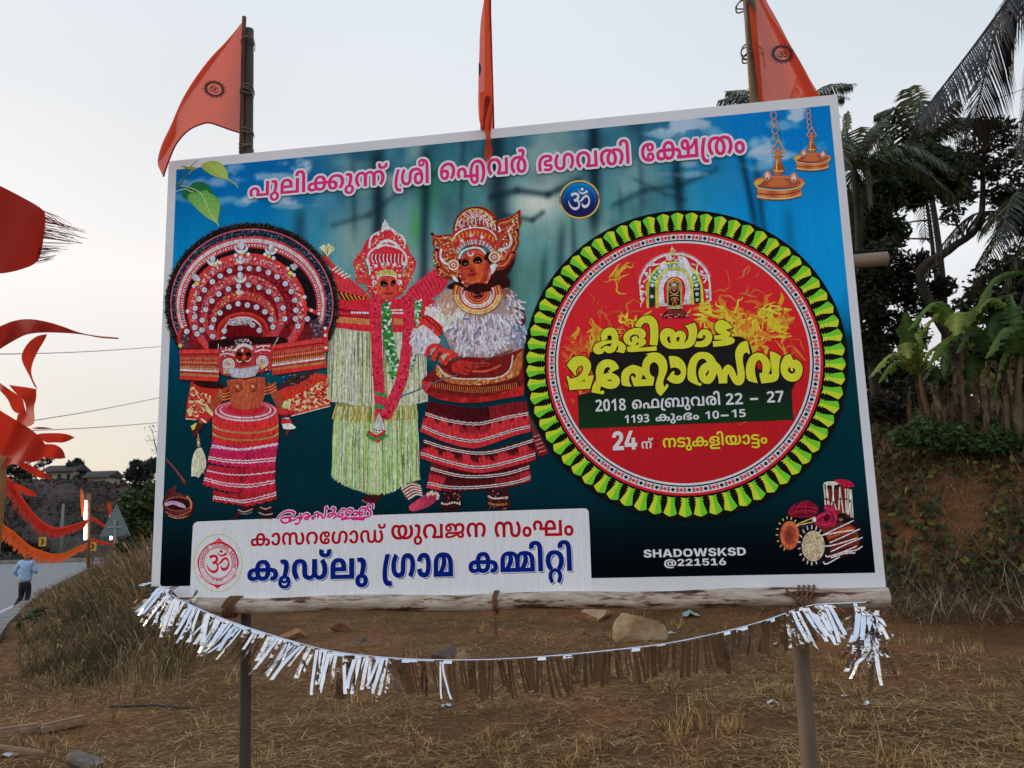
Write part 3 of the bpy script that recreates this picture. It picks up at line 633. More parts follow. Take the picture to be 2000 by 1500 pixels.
[[222,-12,-58,5,-48,16,-38,26,-29,35,-17,43,-3,86,22,57,38,42,62,34,68,16,90,6,507,-3,68,-12,56,-25,43,-36,28,-50,10,-66,-6,-53,-17,-43,-28,-34,-37,-25,-44,-14,-51,-5,-89,11,26,113,59,0,26,28,-4,56,-38,30,-63,9,-477,0,-56,-10,-27,-18,-13,-25,-1,-33,14,-27,29,-13,45,0,67,37,67,-105,-76,-39],[524,579,57,-3,49,-12,41,-20,34,-28,47,-74,14,-47,11,-109,-12,-118,-38,-88,-63,-59,-40,-18,-99,-15,-43,2,-73,19,-30,17,-48,46,-46,95,-15,123,7,86,22,72,36,57,50,41,63,25],[524,460,-30,-5,-24,-14,-17,-23,-20,-79,-2,-56,4,-70,23,-71,28,-26,38,-8,52,18,23,34,13,53,5,72,-10,100,-18,42,-27,25]],
[[172,-240,-60,6,-49,18,-39,29,-28,38,-17,45,-5,51,2,36,20,62,39,48,59,31,77,10,77,-10,59,-31,40,-47,13,-30,10,-71,-10,-68,-13,-29,-40,-48,-59,-30],[171,38,-21,-2,-38,-19,-23,-41,-3,-29,11,-53,14,-17,18,-12,43,-10,23,2,38,19,14,17,11,54,-11,52,-14,17,-38,20],[173,-101,-31,3,-46,28,-23,52,0,53,36,67,48,-25,-33,-34,4,-40,32,-19,43,5,17,16,6,22,-8,25,-25,21,47,29,35,-66,-3,-60,-14,-35,-25,-26],[141,579,39,-2,61,-22,41,-39,24,-53,7,-60,-7,-98,-51,-202,-151,15,39,181,4,102,-20,47,-34,10,-45,-6,-24,114]],
[[585,-12,-62,6,-52,19,-44,29,-27,31,-20,38,-17,73,-3,176,-11,62,-20,26,-40,11,-44,-15,-24,-28,-16,-47,-6,-68,16,-112,64,-131,-129,-71,-78,130,-24,69,-13,76,2,95,10,48,39,82,63,58,87,31,122,-2,79,-31,49,-48,26,-61,10,-52,3,-170,11,-66,33,-32,44,-4,34,18,19,38,4,401,163,0,5,-403,18,-38,32,-16,29,0,45,27,23,38,14,92,-15,108,-64,133,129,71,78,-129,32,-106,3,-132,-26,-91,-23,-39,-61,-59,-83,-31,-85,-2,-62,15,-80,57,21,6,-76,-60,-64,-18]],
[[-119,598,-44,3,-70,18,-47,36,-16,23,-17,54,-1,54,14,52,139,-23,-7,-45,6,-35,18,-19,28,-6,29,6,18,19,7,35,-6,45,135,23,12,-52,-1,-53,-17,-55,-16,-23,-47,-36,-32,-11]],
[[793,567,0,-567,-744,0,0,303,8,94,23,68,60,70,54,28,67,15,79,0,68,-15,54,-29,42,-45,17,-28,21,-67,6,-184,-337,0,0,-90,419,0,0,447],[299,460,-51,-14,-16,-17,-12,-24,-9,-76,175,0,-2,47,-20,53,-16,17]],
[[172,-240,-60,6,-49,18,-39,29,-28,38,-17,45,-5,51,2,36,20,62,39,48,59,31,77,10,77,-10,59,-31,22,-21,31,-56,10,-71,-10,-68,-13,-29,-40,-48,-59,-30],[172,-127,40,18,15,56,-14,56,-17,14,-24,5,-23,-5,-17,-14,-9,-14,-6,-42,15,-55,17,-14],[141,579,39,-2,61,-22,41,-39,24,-53,7,-60,-7,-98,-51,-202,-151,15,39,181,4,102,-20,47,-34,10,-45,-6,-24,114]],
[[307,567,-49,-131,-45,-174,-14,-101,-3,-128,12,-56,36,-42,48,-10,57,6,17,-122,-65,-9,-80,3,-88,27,-58,55,-19,37,-21,95,2,166,28,156,73,228]],
[[599,579,52,-3,87,-31,63,-58,38,-82,13,-101,-14,-117,-40,-103,-62,-97,-129,71,64,132,16,111,-5,68,-17,46,-23,29,-45,15,-39,-11,-21,-25,-11,-62,-7,-202,-22,-68,-38,-50,-71,-40,-101,-13,-98,15,-75,46,-51,70,-16,44,-10,48,-2,94,13,77,24,69,78,129,129,-70,-64,-132,-16,-112,6,-67,16,-47,24,-28,44,-15,40,11,20,25,6,21,7,203,28,108,40,50,44,29,54,18]],
[[495,286,-12,-121,-23,-67,-37,-52,-54,-37,-34,-11,-40,-8,-85,0,-93,28,-42,32,-29,41,-32,94,166,29,21,-70,33,-33,21,-3,30,8,22,27,17,73,3,106,-13,83,-29,46,-29,9,-35,-13,-24,-37,-15,-57,-165,30,27,73,44,63,42,32,57,21,73,7,81,-10,61,-29,24,-21,48,-84,16,-71]],
[[366,579,104,-8,83,-25,63,-41,48,-58,21,-50,13,-63,4,-334,-655,0,5,334,14,65,22,51,49,58,60,39,77,24],[287,454,-43,-21,-24,-47,-11,-76,0,-242,-39,1,102,137,47,109,9,74,-4,35,-13,22],[489,359,-13,-86,-23,-54,-71,-109,-13,5,172,4,-1,185,-10,63,-32,64,-55,37,0,7,33,-49]],
[[366,579,104,-9,61,-19,56,-31,62,-62,25,-60,13,-79,2,-319,-642,0,5,334,14,65,22,51,49,58,60,39,77,24],[287,454,-43,-21,-24,-47,-11,-76,0,-242,-39,1,102,137,47,109,9,74,-4,35,-13,22],[489,359,-13,-86,-23,-54,-71,-109,-13,5,172,4,-1,185,-10,63,-32,64,-55,37,0,7,33,-49],[858,579,104,-8,83,-25,63,-41,48,-58,21,-50,13,-63,4,-334,-642,0,0,287,9,85,19,63,41,59,74,53,59,21],[779,454,-43,-21,-24,-47,-11,-77,-1,-241,-38,1,102,137,47,109,9,74,-4,35,-13,22],[981,359,-13,-86,-23,-54,-71,-109,-13,5,172,4,-1,185,-10,63,-32,64,-55,37,0,7,33,-49]],
[[-15,853,82,-12,64,-32,50,-57,20,-51,15,-138,0,-563,-163,0,-1,599,-6,64,-21,52,-30,17,-41,-6,-22,-34,3,-54,-159,-19,-4,13,-1,84,9,32,35,51,55,34]],
[[339,579,53,-2,88,-22,68,-41,47,-54,29,-61,14,-66,0,-72,-13,-72,-42,-91,-63,-79,-125,73,41,61,27,68,9,78,-7,57,-36,66,-39,27,-51,9,-52,-9,-41,-26,-29,-41,-16,-83,20,-111,57,-96,-126,-73,-62,78,-42,92,-15,113,16,98,51,90,58,47,78,32],[338,87,85,-13,67,-38,26,-26,36,-62,9,-35,3,-37,-11,-83,-32,-70,-46,-60,-98,61,46,94,6,56,-5,44,-16,33,-23,22,-31,11,-43,-2,-22,-9,-33,-37,-12,-63,13,-78,39,-71,-98,-61,-46,60,-32,70,-11,83,12,72,37,63,58,47,77,26]],
[[268,-12,-78,12,-68,35,-53,62,-18,41,-10,49,-1,104,23,87,21,38,25,35,67,58,40,23,93,31,53,8,111,1,93,-20,74,-38,55,-53,37,-66,18,-75,0,-83,-18,-76,-33,-66,-103,-107,-96,76,67,82,22,46,12,55,-1,68,-20,62,-17,27,-49,39,-32,14,-78,10,-86,-14,-69,-39,-48,-60,-26,-74,-2,-76,11,-55,20,-36,34,-21,24,-4,36,9,27,46,0,47,-15,35,-32,20,-71,-7,-46,-27,-45,-43,-12,99,75,55,33,14,77,11,37,-2,61,-19,25,-17,36,-43,19,-58,2,-34,-3,-37,-21,-62,-18,-26,-50,-38,-32,-13]],
[[265,362,51,-3,82,-25,31,-21,45,-51,21,-60,3,-31,-4,-39,-24,-63,-15,36,298,0,0,-105,-380,0,-52,58,23,43,10,38,-1,48,-8,23,-29,36,-50,12,-36,-6,-27,-16,-25,-48,3,-74,39,-70,-114,-56,-42,56,-26,58,-9,68,13,71,40,57,60,40,37,13],[909,574,85,-8,70,-24,54,-37,42,-54,15,-31,15,-82,2,-338,-565,0,1,316,21,115,52,74,54,37,70,24],[911,469,-41,-4,-32,-13,-26,-19,-20,-31,-17,-79,-1,-218,271,0,-1,211,-16,85,-20,32,-25,19,-33,13]],
[[399,574,107,-11,44,-14,75,-45,33,-31,24,-72,21,-153,0,-248,-147,0,-5,352,-27,67,-41,33,-36,12,-92,1,-73,-23,-58,-45,-39,-68,-10,-42,-2,-85,20,-73,24,-27,21,-10,24,-4,36,9,27,46,0,47,-15,36,-32,19,-71,-7,-46,-27,-45,-43,-12,99,77,55,70,22,76,1,61,-19,25,-17,36,-43,18,-58,-1,-71,-8,-33,-31,-55,-23,-21,-60,-30,-77,-10,-39,3,-74,23,-32,21,-53,61,-18,41,-14,105,5,68,16,61,27,53,79,83,52,29,118,34],[1377,562,0,-562,-487,0,-44,61,54,81,29,72,9,75,-8,73,-23,53,-17,19,-40,26,-47,8,-26,-2,-37,-18,-21,-26,-11,-32,-5,-390,-147,0,0,242,57,181,8,71,52,45,31,16,72,17,96,-2,91,-32,68,-60,42,-81,14,-98,-3,-54,-17,-73,-45,-84,-36,17,244,0,0,457]],
[[395,574,119,-12,97,-34,75,-52,53,-69,19,-40,21,-85,0,-99,-26,-87,-50,-61,-33,-20,-82,-24,-97,0,-42,10,-65,39,-41,58,-13,34,-10,74,6,57,17,49,29,42,39,31,49,19,98,3,68,-27,28,-22,44,-55,15,-32,15,-67,-55,3,-33,63,-45,33,-69,4,-41,-26,-20,-48,2,-71,21,-45,25,-18,34,-6,49,16,31,47,11,83,-7,85,-20,52,-61,58,-62,25,-78,8,-90,-10,-66,-30,-43,-48,-21,-62,2,-93,27,-73,70,-87,-98,-76,-79,80,-40,61,-33,110,0,80,18,71,37,66,57,54,80,40,48,13]],
[[294,574,61,-2,110,-18,126,-47,-60,-95,-103,40,-124,14,-90,-15,-34,-32,-2,-30,8,-20,33,-22,170,-10,84,-15,57,-31,31,-35,15,-32,6,-37,-2,-54,-10,-31,-16,-28,-53,-46,-81,-30,-108,-10,-114,8,-97,24,-87,38,58,97,119,-47,111,-12,55,4,39,12,35,35,-2,46,-33,28,-246,25,-65,30,-33,34,-15,31,-8,36,2,53,26,58,23,25,29,21,79,30]],
[[409,469,-141,-16,-61,-27,-28,-26,-16,-33,-6,-42,8,-63,25,-32,18,-8,56,5,22,31,4,25,-7,32,-20,21,-54,7,-83,-28,-78,10,77,62,79,35,91,5,60,-18,40,-32,13,-21,17,-72,-20,-78,-37,-42,-25,-16,-68,-20,-80,1,-64,21,-50,41,-33,58,-11,73,10,64,29,60,52,52,34,22,87,34,52,11,124,9,127,-8,51,-11,76,-33,46,-50,15,-65,-10,-50,-31,-40,-80,-42,-76,-17,-54,52,0,25,52,3,40,19,10,22,-3,37,-12,18,-31,19,-54,12],[750,156,-6,-45,-17,-38,-26,-30,-43,-25,-125,-18,-289,-2,-40,-15,-12,-28,4,-20,14,-16,66,-13,454,0,0,-107,-519,4,-59,12,-45,19,-35,31,-21,38,-7,46,16,70,29,37,61,34,104,15,251,0,60,9,26,16,12,37,-14,41,-39,19,-61,3,0,94,113,-16,85,-39,47,-49]],
[[294,574,61,-2,110,-18,126,-47,-60,-95,-103,40,-124,14,-90,-15,-24,-17,-13,-33,9,-32,33,-22,217,-16,37,-9,56,-30,32,-33,15,-32,7,-56,-13,-60,-15,-27,-51,-44,-75,-30,-99,-10,-295,0,0,105,326,2,43,11,22,21,7,45,-23,32,-53,14,-119,3,-88,13,-65,30,-33,34,-15,31,-8,36,2,53,26,58,23,25,29,21,79,30],[312,-252,-147,15,-93,29,-58,27,58,96,94,-40,77,-16,90,-2,65,15,26,18,10,17,1,37,-15,29,-47,30,82,83,47,-21,53,-47,21,-42,4,-84,-26,-59,-53,-46,-37,-16,-94,-21]],
[[40,0,0,105,286,298,28,44,15,66,-3,26,-20,38,-39,19,-25,2,-80,-19,-82,-54,-82,97,92,64,89,32,118,3,77,-23,57,-42,36,-57,12,-68,-11,-74,-31,-66,-50,-64,-199,-200,311,0,0,-127]],
[[285,-10,-54,5,-47,15,-40,24,-34,34,-48,92,-23,124,-3,73,3,74,21,124,19,50,27,42,33,34,41,24,48,15,57,5,54,-5,47,-14,74,-58,48,-92,24,-125,3,-74,-13,-154,-11,-43,-33,-72,-21,-30,-56,-43,-34,-14],[285,112,47,15,31,46,17,77,5,107,-5,107,-17,77,-31,46,-47,16,-47,-16,-31,-46,-16,-77,-5,-107,5,-107,16,-76,31,-46]],
[[413,0,-151,0,4,555,-134,-115,-73,91,230,183,124,0]],
[[286,-10,-96,10,-40,13,-63,40,-39,56,-13,72,8,60,24,48,57,56,48,28,-58,45,-42,58,-15,76,14,68,18,27,52,42,68,26,77,8,78,-8,68,-26,51,-42,17,-28,14,-68,-17,-76,-45,-56,-66,-42,73,-47,40,-39,27,-48,10,-58,-14,-72,-41,-58,-64,-41,-40,-13],[284,101,34,3,50,21,16,18,12,46,-7,33,-20,28,-90,61,-69,-44,-29,-43,-6,-34,12,-46,16,-18,21,-14],[286,440,65,44,18,32,3,24,-11,40,-14,14,-17,11,-45,8,-44,-8,-17,-11,-14,-14,-11,-40,3,-23,18,-31]],
[[111,0,268,586,-352,0,0,127,512,0,0,-95,-270,-618]],
[[178,-10,-96,7,0,121,128,-8,95,26,42,34,27,45,16,54,7,62,-54,-54,-56,-24,-93,-2,-67,23,-51,46,-33,68,-11,86,13,94,39,74,62,51,82,26,47,3,70,-8,63,-26,53,-42,40,-61,15,-37,18,-88,2,-51,-16,-161,-41,-109,-46,-61,-30,-25,-34,-22,-84,-31],[275,364,41,7,33,19,31,42,6,31,-12,65,-25,41,-24,20,-47,12,-28,-3,-44,-27,-16,-24,-12,-71,11,-60,13,-22,43,-27]],
[[244,-10,-110,10,-96,29,0,128,96,-35,94,-12,86,12,46,37,10,27,2,50,-26,44,-68,24,-130,5,0,116,95,1,81,21,16,11,17,29,3,57,-7,20,-33,28,-59,10,-62,-8,-90,-44,-70,104,64,35,75,26,141,7,81,-18,32,-15,50,-43,16,-27,13,-65,-2,-31,-18,-54,-55,-59,-79,-37,53,-10,77,-42,25,-31,15,-38,2,-84,-28,-71,-55,-57,-85,-37]],
[[241,-10,-105,10,-87,29,0,130,123,-40,64,-6,54,5,40,16,28,28,14,40,-2,57,-31,47,-28,16,-80,12,-108,-16,-60,32,27,364,387,0,0,-128,-255,0,-13,-140,91,10,80,-11,68,-33,26,-25,23,-29,26,-74,3,-45,-14,-93,-43,-74,-70,-52,-46,-17]],
[[50,0,0,142,318,266,30,41,10,47,-5,34,-16,26,-23,18,-49,11,-48,-11,-23,-19,-15,-28,-5,-37,-188,0,15,93,20,39,26,34,71,51,94,27,109,0,51,-9,84,-37,60,-57,19,-36,16,-82,-8,-56,-24,-56,-48,-63,-197,-181,284,0,0,-157]],
[[9,113,0,154,259,461,188,0,-253,-461,433,0,0,-154],[362,0,8,454,177,0,0,-454]],
[[338,-10,-111,12,-90,37,-35,28,-49,74,-18,99,165,0,10,-42,23,-31,34,-22,43,-10,48,-1,39,9,40,28,12,25,0,29,-21,31,-48,24,-182,48,-50,24,-40,29,-30,36,-18,44,-2,94,12,40,48,67,73,47,45,16,102,12,102,-12,44,-16,70,-48,45,-68,16,-82,-166,0,-15,45,-17,16,-21,13,-59,9,-41,-4,-43,-20,-19,-33,4,-40,45,-37,185,-50,78,-41,53,-57,19,-47,7,-54,-15,-83,-19,-36,-59,-55,-86,-35]],
[[57,0,0,728,172,0,0,-286,290,0,0,286,173,0,0,-728,-173,0,0,301,-290,0,0,-301]],
[[23,0,243,728,230,0,251,-728,-194,0,-117,372,-76,301,38,0,-71,-301,-112,-372],[188,155,0,131,394,0,0,-131]],
[[324,0,-193,0,0,147,225,3,67,18,26,18,22,22,29,65,10,91,-10,91,-30,64,-48,40,-32,12,-75,9,-188,0,0,148,268,-5,63,-15,57,-24,50,-33,41,-42,33,-50,24,-58,19,-137,-5,-72,-14,-65,-24,-58,-33,-50,-41,-42,-50,-33,-57,-25,-63,-14],[229,728,0,-728,-172,0,0,728]],
[[387,-10,-63,5,-114,39,-48,33,-42,42,-34,52,-25,59,-16,68,-5,75,5,76,16,68,25,60,34,51,42,43,48,33,55,24,122,19,121,-19,55,-24,48,-33,42,-43,34,-51,25,-60,15,-68,6,-76,-21,-143,-25,-60,-34,-51,-42,-42,-48,-33,-55,-25],[387,141,64,12,50,34,35,55,18,76,2,45,-9,87,-27,66,-42,45,-27,14,-64,11,-64,-11,-51,-34,-35,-56,-12,-36,-9,-86,9,-85,12,-36,35,-55,51,-34]],
[[217,0,-194,728,191,0,85,-391,40,-258,-33,0,51,293,85,356,175,0,85,-356,51,-293,-34,0,47,293,79,356,191,0,-195,-728,-195,0,-96,383,-43,261,44,0,-42,-260,-96,-384]],
[[186,147,0,150,28,55,98,148,185,228,207,0,-306,-365,-15,6],[57,0,0,728,172,0,0,-728],[512,0,-197,311,109,127,291,-438]],
[[522,-216,-140,14,-63,18,-56,23,-95,67,-39,43,-56,104,-18,60,-15,137,14,133,17,61,24,56,68,96,94,73,57,26,63,20,144,15,135,-13,60,-18,56,-23,94,-65,39,-41,58,-95,29,-113,4,-62,-6,-82,-18,-70,-30,-57,-68,-58,-94,-21,-62,9,-45,28,-27,45,-30,-44,-53,-30,-70,-10,-81,14,-35,16,-54,52,-34,72,-8,43,0,96,9,43,15,40,46,64,65,41,79,14,84,-18,56,-47,0,54,110,0,0,-333,8,-32,16,-9,45,7,32,42,14,81,-8,129,-28,78,-45,62,-64,46,-82,28,-99,9,-107,-10,-88,-32,-69,-50,-27,-32,-40,-77,-20,-93,0,-106,8,-49,30,-85,23,-36,28,-31,69,-48,89,-30,159,-7,71,11,73,24,46,-115,-120,-38],[511,126,45,7,33,20,30,53,6,50,-6,50,-17,36,-28,24,-62,13,-61,-15,-28,-25,-17,-36,-6,-46,5,-48,29,-54,33,-22]],
[[60,0,0,124,301,268,47,62,12,51,-6,37,-30,40,-31,15,-37,5,-54,-12,-26,-22,-16,-31,-6,-39,-164,0,4,47,29,80,57,61,37,22,89,26,103,0,48,-9,80,-36,56,-56,19,-35,15,-80,-7,-55,-24,-55,-45,-62,-212,-207,297,0,0,-139]],
[[77,0,0,138,509,0,0,-138],[439,728,0,-728,-172,0,0,578,-168,-113,0,151,162,112]],
[[317,-10,-97,13,-82,37,-58,57,-33,74,-4,42,168,0,7,-33,31,-37,32,-15,58,-3,37,13,29,25,19,35,7,43,-15,63,-24,30,-34,20,-42,6,-41,-6,-37,-18,-25,-28,-153,29,31,391,464,0,0,-140,-322,0,-16,-173,38,35,52,25,63,8,91,-17,50,-30,41,-42,28,-53,16,-61,-2,-82,-12,-44,-46,-76,-72,-55,-44,-18]],
[[326,-10,-49,3,-89,26,-39,22,-62,62,-34,84,-4,51,10,78,31,77,48,83,171,252,170,0,-222,-327,-53,0,50,42,64,22,94,1,75,-23,59,-47,37,-67,10,-40,-1,-94,-11,-45,-20,-40,-58,-65,-80,-41],[324,123,40,7,33,19,32,48,7,41,-7,42,-32,48,-33,19,-40,7,-39,-7,-33,-19,-32,-48,-7,-41,7,-42,32,-48,33,-19]],
[[176,165,0,135,29,52,121,167,178,209,183,0,-308,-356,-12,5],[66,0,0,728,149,0,0,-728],[518,0,-216,328,94,111,298,-439]],
[[24,0,249,728,195,0,255,-728,-166,0,-131,398,-74,278,33,0,-84,-325,-113,-351],[179,169,0,117,388,0,0,-117]],
[[333,-11,-107,12,-85,36,-34,27,-48,70,-18,92,145,0,11,-44,25,-33,37,-22,46,-10,52,-1,44,11,33,19,22,28,6,50,-25,37,-31,18,-205,59,-48,24,-40,29,-29,35,-17,43,-2,91,12,39,46,65,71,46,43,15,98,12,98,-12,79,-36,32,-26,44,-64,16,-79,-144,0,-6,27,-32,41,-54,21,-59,2,-41,-10,-40,-30,-13,-28,6,-47,21,-24,31,-18,181,-51,76,-38,39,-34,28,-43,16,-81,-14,-80,-44,-65,-71,-46,-45,-15]],
[[66,0,0,728,336,-4,47,-9,77,-39,53,-60,27,-80,0,-91,-27,-78,-54,-59,-78,-36,-101,-12,-192,0,0,120,222,6,54,29,24,53,-4,67,-35,46,-64,22,-136,2,0,-605],[471,0,-177,331,161,0,181,-331]],
[[388,-10,-65,5,-60,15,-54,26,-47,34,-40,43,-33,51,-24,60,-19,139,5,75,15,67,25,60,33,51,41,43,47,34,54,25,119,19,114,-17,95,-51,67,-78,34,-98,-152,0,-21,47,-21,25,-42,27,-33,10,-75,0,-63,-25,-49,-49,-18,-33,-21,-82,-3,-49,11,-92,13,-39,40,-60,57,-38,34,-9,101,5,50,25,19,18,27,47,8,58,32,-5,-189,0,0,114,302,0,-4,-152,-36,-103,-31,-43,-81,-63,-103,-33]],
[[385,-10,-62,5,-111,39,-48,34,-40,42,-34,52,-24,59,-15,67,-5,75,5,76,15,67,24,60,34,51,40,43,102,58,119,19,120,-19,54,-25,47,-33,41,-43,33,-51,25,-60,15,-67,5,-76,-5,-75,-15,-67,-25,-60,-33,-51,-88,-76,-111,-39],[385,123,37,3,62,24,48,49,31,71,10,93,-10,94,-31,72,-22,27,-56,37,-69,12,-69,-12,-55,-37,-22,-28,-31,-71,-11,-94,11,-93,31,-71,48,-49,29,-15]],
[[322,0,-189,0,0,128,226,3,39,8,63,34,43,57,13,38,11,96,-11,96,-13,37,-43,58,-63,33,-83,11,-185,0,0,129,264,-5,63,-15,56,-24,48,-33,40,-42,33,-50,23,-58,15,-65,0,-144,-38,-123,-33,-50,-40,-42,-49,-33,-57,-25],[215,728,0,-728,-149,0,0,728]],
[[293,0,0,274,-269,454,174,0,136,-250,51,-125,-32,0,19,57,161,318,174,0,-265,-454,0,-274]],
[[366,-10,-58,4,-100,29,-77,56,-49,79,-16,97,0,473,149,0,0,-460,8,-53,25,-43,38,-31,24,-11,56,-8,56,8,24,11,38,31,25,43,8,53,0,460,149,0,0,-473,-16,-97,-50,-79,-76,-56,-100,-29]],
[[279,0,-255,728,165,0,131,-397,73,-275,-32,0,71,275,126,397,165,0,-250,-728]],
[[277,-10,-70,7,-60,20,-49,33,-36,45,-22,56,-7,110,149,0,3,-77,23,-47,19,-15,50,-11,27,3,42,23,14,21,11,59,0,511,148,0,0,-509,-8,-68,-21,-56,-36,-45,-48,-33,-59,-20]],
[[66,0,0,728,166,0,242,-388,98,-207,-15,0,-10,146,-3,449,152,0,0,-728,-166,0,-224,359,-119,228,19,0,11,-188,1,-399]],
[[66,0,0,728,149,0,0,-294,317,0,0,294,149,0,0,-728,-149,0,0,310,-317,0,0,-310]],
[[66,0,0,728,229,0,123,-352,63,-277,-29,0,45,208,140,421,229,0,0,-728,-150,0,6,641,10,0,-6,-27,-71,-255,-126,-359,-126,0,-122,343,-85,298,12,0,6,-641]],
[[66,0,0,728,284,0,99,-14,42,-18,65,-53,40,-73,14,-88,-14,-89,-17,-38,-54,-63,-78,-41,-101,-13,-182,0,0,120,158,0,54,7,54,35,24,59,-4,68,-34,51,-65,25,-136,2,0,-605]],
[[66,0,0,728,149,0,0,-604,314,0,0,-124]],
[[36,0,0,124,128,0,0,480,-128,0,0,124,405,0,0,-124,-128,0,0,-480,128,0,0,-124]],
[[219,0,-195,728,163,0,91,-389,45,-267,-27,0,36,202,109,454,155,0,96,-389,49,-267,-27,0,33,202,104,454,163,0,-196,-728,-170,0,-107,415,-41,240,37,0,-32,-193,-115,-462]],
[[502,816,14,36,36,14,35,-14,15,-36,-15,-36,-35,-14,-36,14],[759,833,-19,-61,-25,-47,-33,-35,-38,-23,-91,-18,-46,5,-42,15,-38,25,-34,35,-54,104,69,23,18,-43,42,-62,54,-31,33,-4,35,4,52,34,44,104],[470,218,-5,-43,-15,-34,-26,-27,-70,-30,-42,-4,-55,7,-51,21,-47,36,-44,52,-44,71,-42,89,71,26,29,-66,64,-102,35,-34,37,-20,64,-5,38,15,21,33,3,24,-9,46,-44,57,-20,17,-58,-6,-5,70,41,4,56,20,25,36,3,23,-10,39,-30,22,-38,7,-46,-4,-85,-33,-25,69,91,33,61,5,48,-4,40,-13,32,-22,23,-28,13,-33,3,-63,-31,-66,-41,-33,45,-24,35,1,28,18,76,112,47,46,25,13,89,9,48,-17,41,-34,29,-52,10,-74,-5,-50,-16,-43,-27,-36,-35,-27,-42,-16,-50,-5,-80,17,-66,46,49,53,46,-33,34,-11,43,2,41,23,25,48,1,65,-8,26,-27,37,-39,12,-34,-8,-28,-23,-72,-111,-36,-37,-21,-13,-54,-10]]]
GLYPH_RUNS = [
[0,0,1,974,2,1353,3,2291,4,2565,1,4231,5,4610,6,5957],
[7,0,8,304,9,1451],
[10,0,11,2183,12,3242],
[13,0,14,740,11,1715,15,2774,3,3907],
[16,0,17,654,7,2557,15,2861,18,3994],
[19,0,20,1151,21,1728,22,3062,16,3805,14,4459,20,5434,23,6011,6,7345],
[24,0,1,1145,11,1524,25,2583,26,3590],
[21,0,18,1334,27,1836,18,3300],
[28,0,29,1047,30,1410,31,2609,32,2609,33,3454],
[34,0,35,299,36,1185,37,1715],
[28,0,38,1047,39,2289,40,2557,39,3230],
[41,0,42,789,7,2039,43,2343,1,3783,11,4162,44,5221,3,6040],
[19,0,1,1151,18,1530,13,2032,18,2772],
[26,0,6,993],
[26,0,45,993,1,1605,19,1984,46,3135,3,3919,24,4193,20,5338,47,5915,18,6527],
[48,0,49,572,50,1144,51,1716],
[48,0,48,572],
[48,0,52,572],
[50,0,50,572,53,1144,54,1716],
[50,0,49,572],
[50,0,55,572],
[56,0,57,645],
[58,0,59,660,60,1409,61,2178,62,2901,63,3673,58,4732,64,5392,58,6131,61,6791],
[65,0,66,1036,66,1682,67,2327,68,2973,67,3618,69,4264],
[70,0],
[71,0],
[72,0],
[73,0],
[74,0],
[75,0],
[76,0],
[77,0],
[78,0],
[79,0],
[80,0],
[81,0],
[82,0],
[83,0],
[84,0],
[85,0],
[86,0],
[87,0],
[88,0]]
GLYPHS = []
for g in GLYPH_STEPS:
 GLYPHS.append([np.cumsum(np.array(c, float).reshape(-1,2),0) for c in g])
RUN_NAMES = 'pulikkunnu sri aivar bhagavathi kshetram kasaragod yuvajana sangham kudlu grama committee february kumbham nu natukaliyattam year day_from day_to era ten fifteen big_day studio handle'.split() + list('KASRGODYUVJNHMPLIW')
WORDS = {n: list(zip(r[::2], r[1::2])) for n, r in zip(RUN_NAMES, GLYPH_RUNS)}
def word_contours(w): return [c + np.array([x, 0.0]) for k, x in WORDS[w] for c in GLYPHS[k]]
def grow(c, r):
 """outline moved outwards by r (outer contours run clockwise, holes the other way)"""
 n = len(c); out = []
 for i in range(n):
  a, b, d = c[i - 1], c[i], c[(i + 1) % n]
  u, v = b - a, d - b; lu, lv = np.hypot(*u), np.hypot(*v)
  if lu < 1e-6 or lv < 1e-6: continue
  u, v = u / lu, v / lv
  n1, n2 = np.array([-u[1], u[0]]), np.array([-v[1], v[0]])
  cr = u[0] * v[1] - u[1] * v[0]
  h = n1 + n2; L = np.hypot(*h)
  if cr * r < 0 and (n1 @ n2) < .5:       # convex corner: round it
   for t in (0,.5,1):
    m = n1 * (1 - t) + n2 * t; m /= max(np.hypot(*m),1e-6); out.append(b + m * r)
  elif L < .3: out.append(b + n1 * r); out.append(b + n2 * r)
  else: out.append(b + h / L * r / max(.55, L / 2))
 return np.array(out)
def put(contours, name, parent, layer, color, keep=lambda k: k != 0):
 """ink contours given in millimetres on the banner"""
 V, F = cdt(contours, keep)
 Y = -(0.0004 + layer * FILM)
 mb = MB(); mb.add([(x / 1000, Y, z / 1000) for x, z in V], F, [ink(color(x, z)) if callable(color) else ink(color)] * len(V) if not callable(color) else [ink(color(x, z)) for x, z in V])
 return mb
def word(w, L, R, T, B, color, layer, outline=None, shadow=None):
 """set a word so that its ink spans the four photographed extremes; returns list of MB"""
 cs = word_contours(w); A = np.concatenate(cs)
 x0, x1, y0, y1 = A[:, 0].min(), A[:, 0].max(), A[:, 1].min(), A[:, 1].max()
 X0, X1 = P(*L).x * 1000, P(*R).x * 1000; Y1, Y0 = P(*T).z * 1000, P(*B).z * 1000
 m = [np.stack([X0 + (c[:, 0] - x0) * (X1 - X0) / (x1 - x0), Y0 + (c[:, 1] - y0) * (Y1 - Y0) / (y1 - y0)],1) for c in cs]
 out = []
 if outline:
  g = [grow(c, outline[0]) for c in m]; out.append(put(g, w, None, layer, outline[1], lambda k: k < 0))
 if shadow:
  r, dx, dy, c2, c1 = shadow
  out.append(put([c + np.array([dx, dy]) for c in m], w, None, layer, c2))
  out.append(put([grow(c, r) for c in m], w, None, layer + 1, c1, lambda k: k < 0))
 out.append(put(m, w, None, layer + 2, color))
 return out
def merge(ms, name):
 q = MB()
 for m in ms: q.add(m.v, m.f, m.c)
 return q.build(name, PRINT, banner)
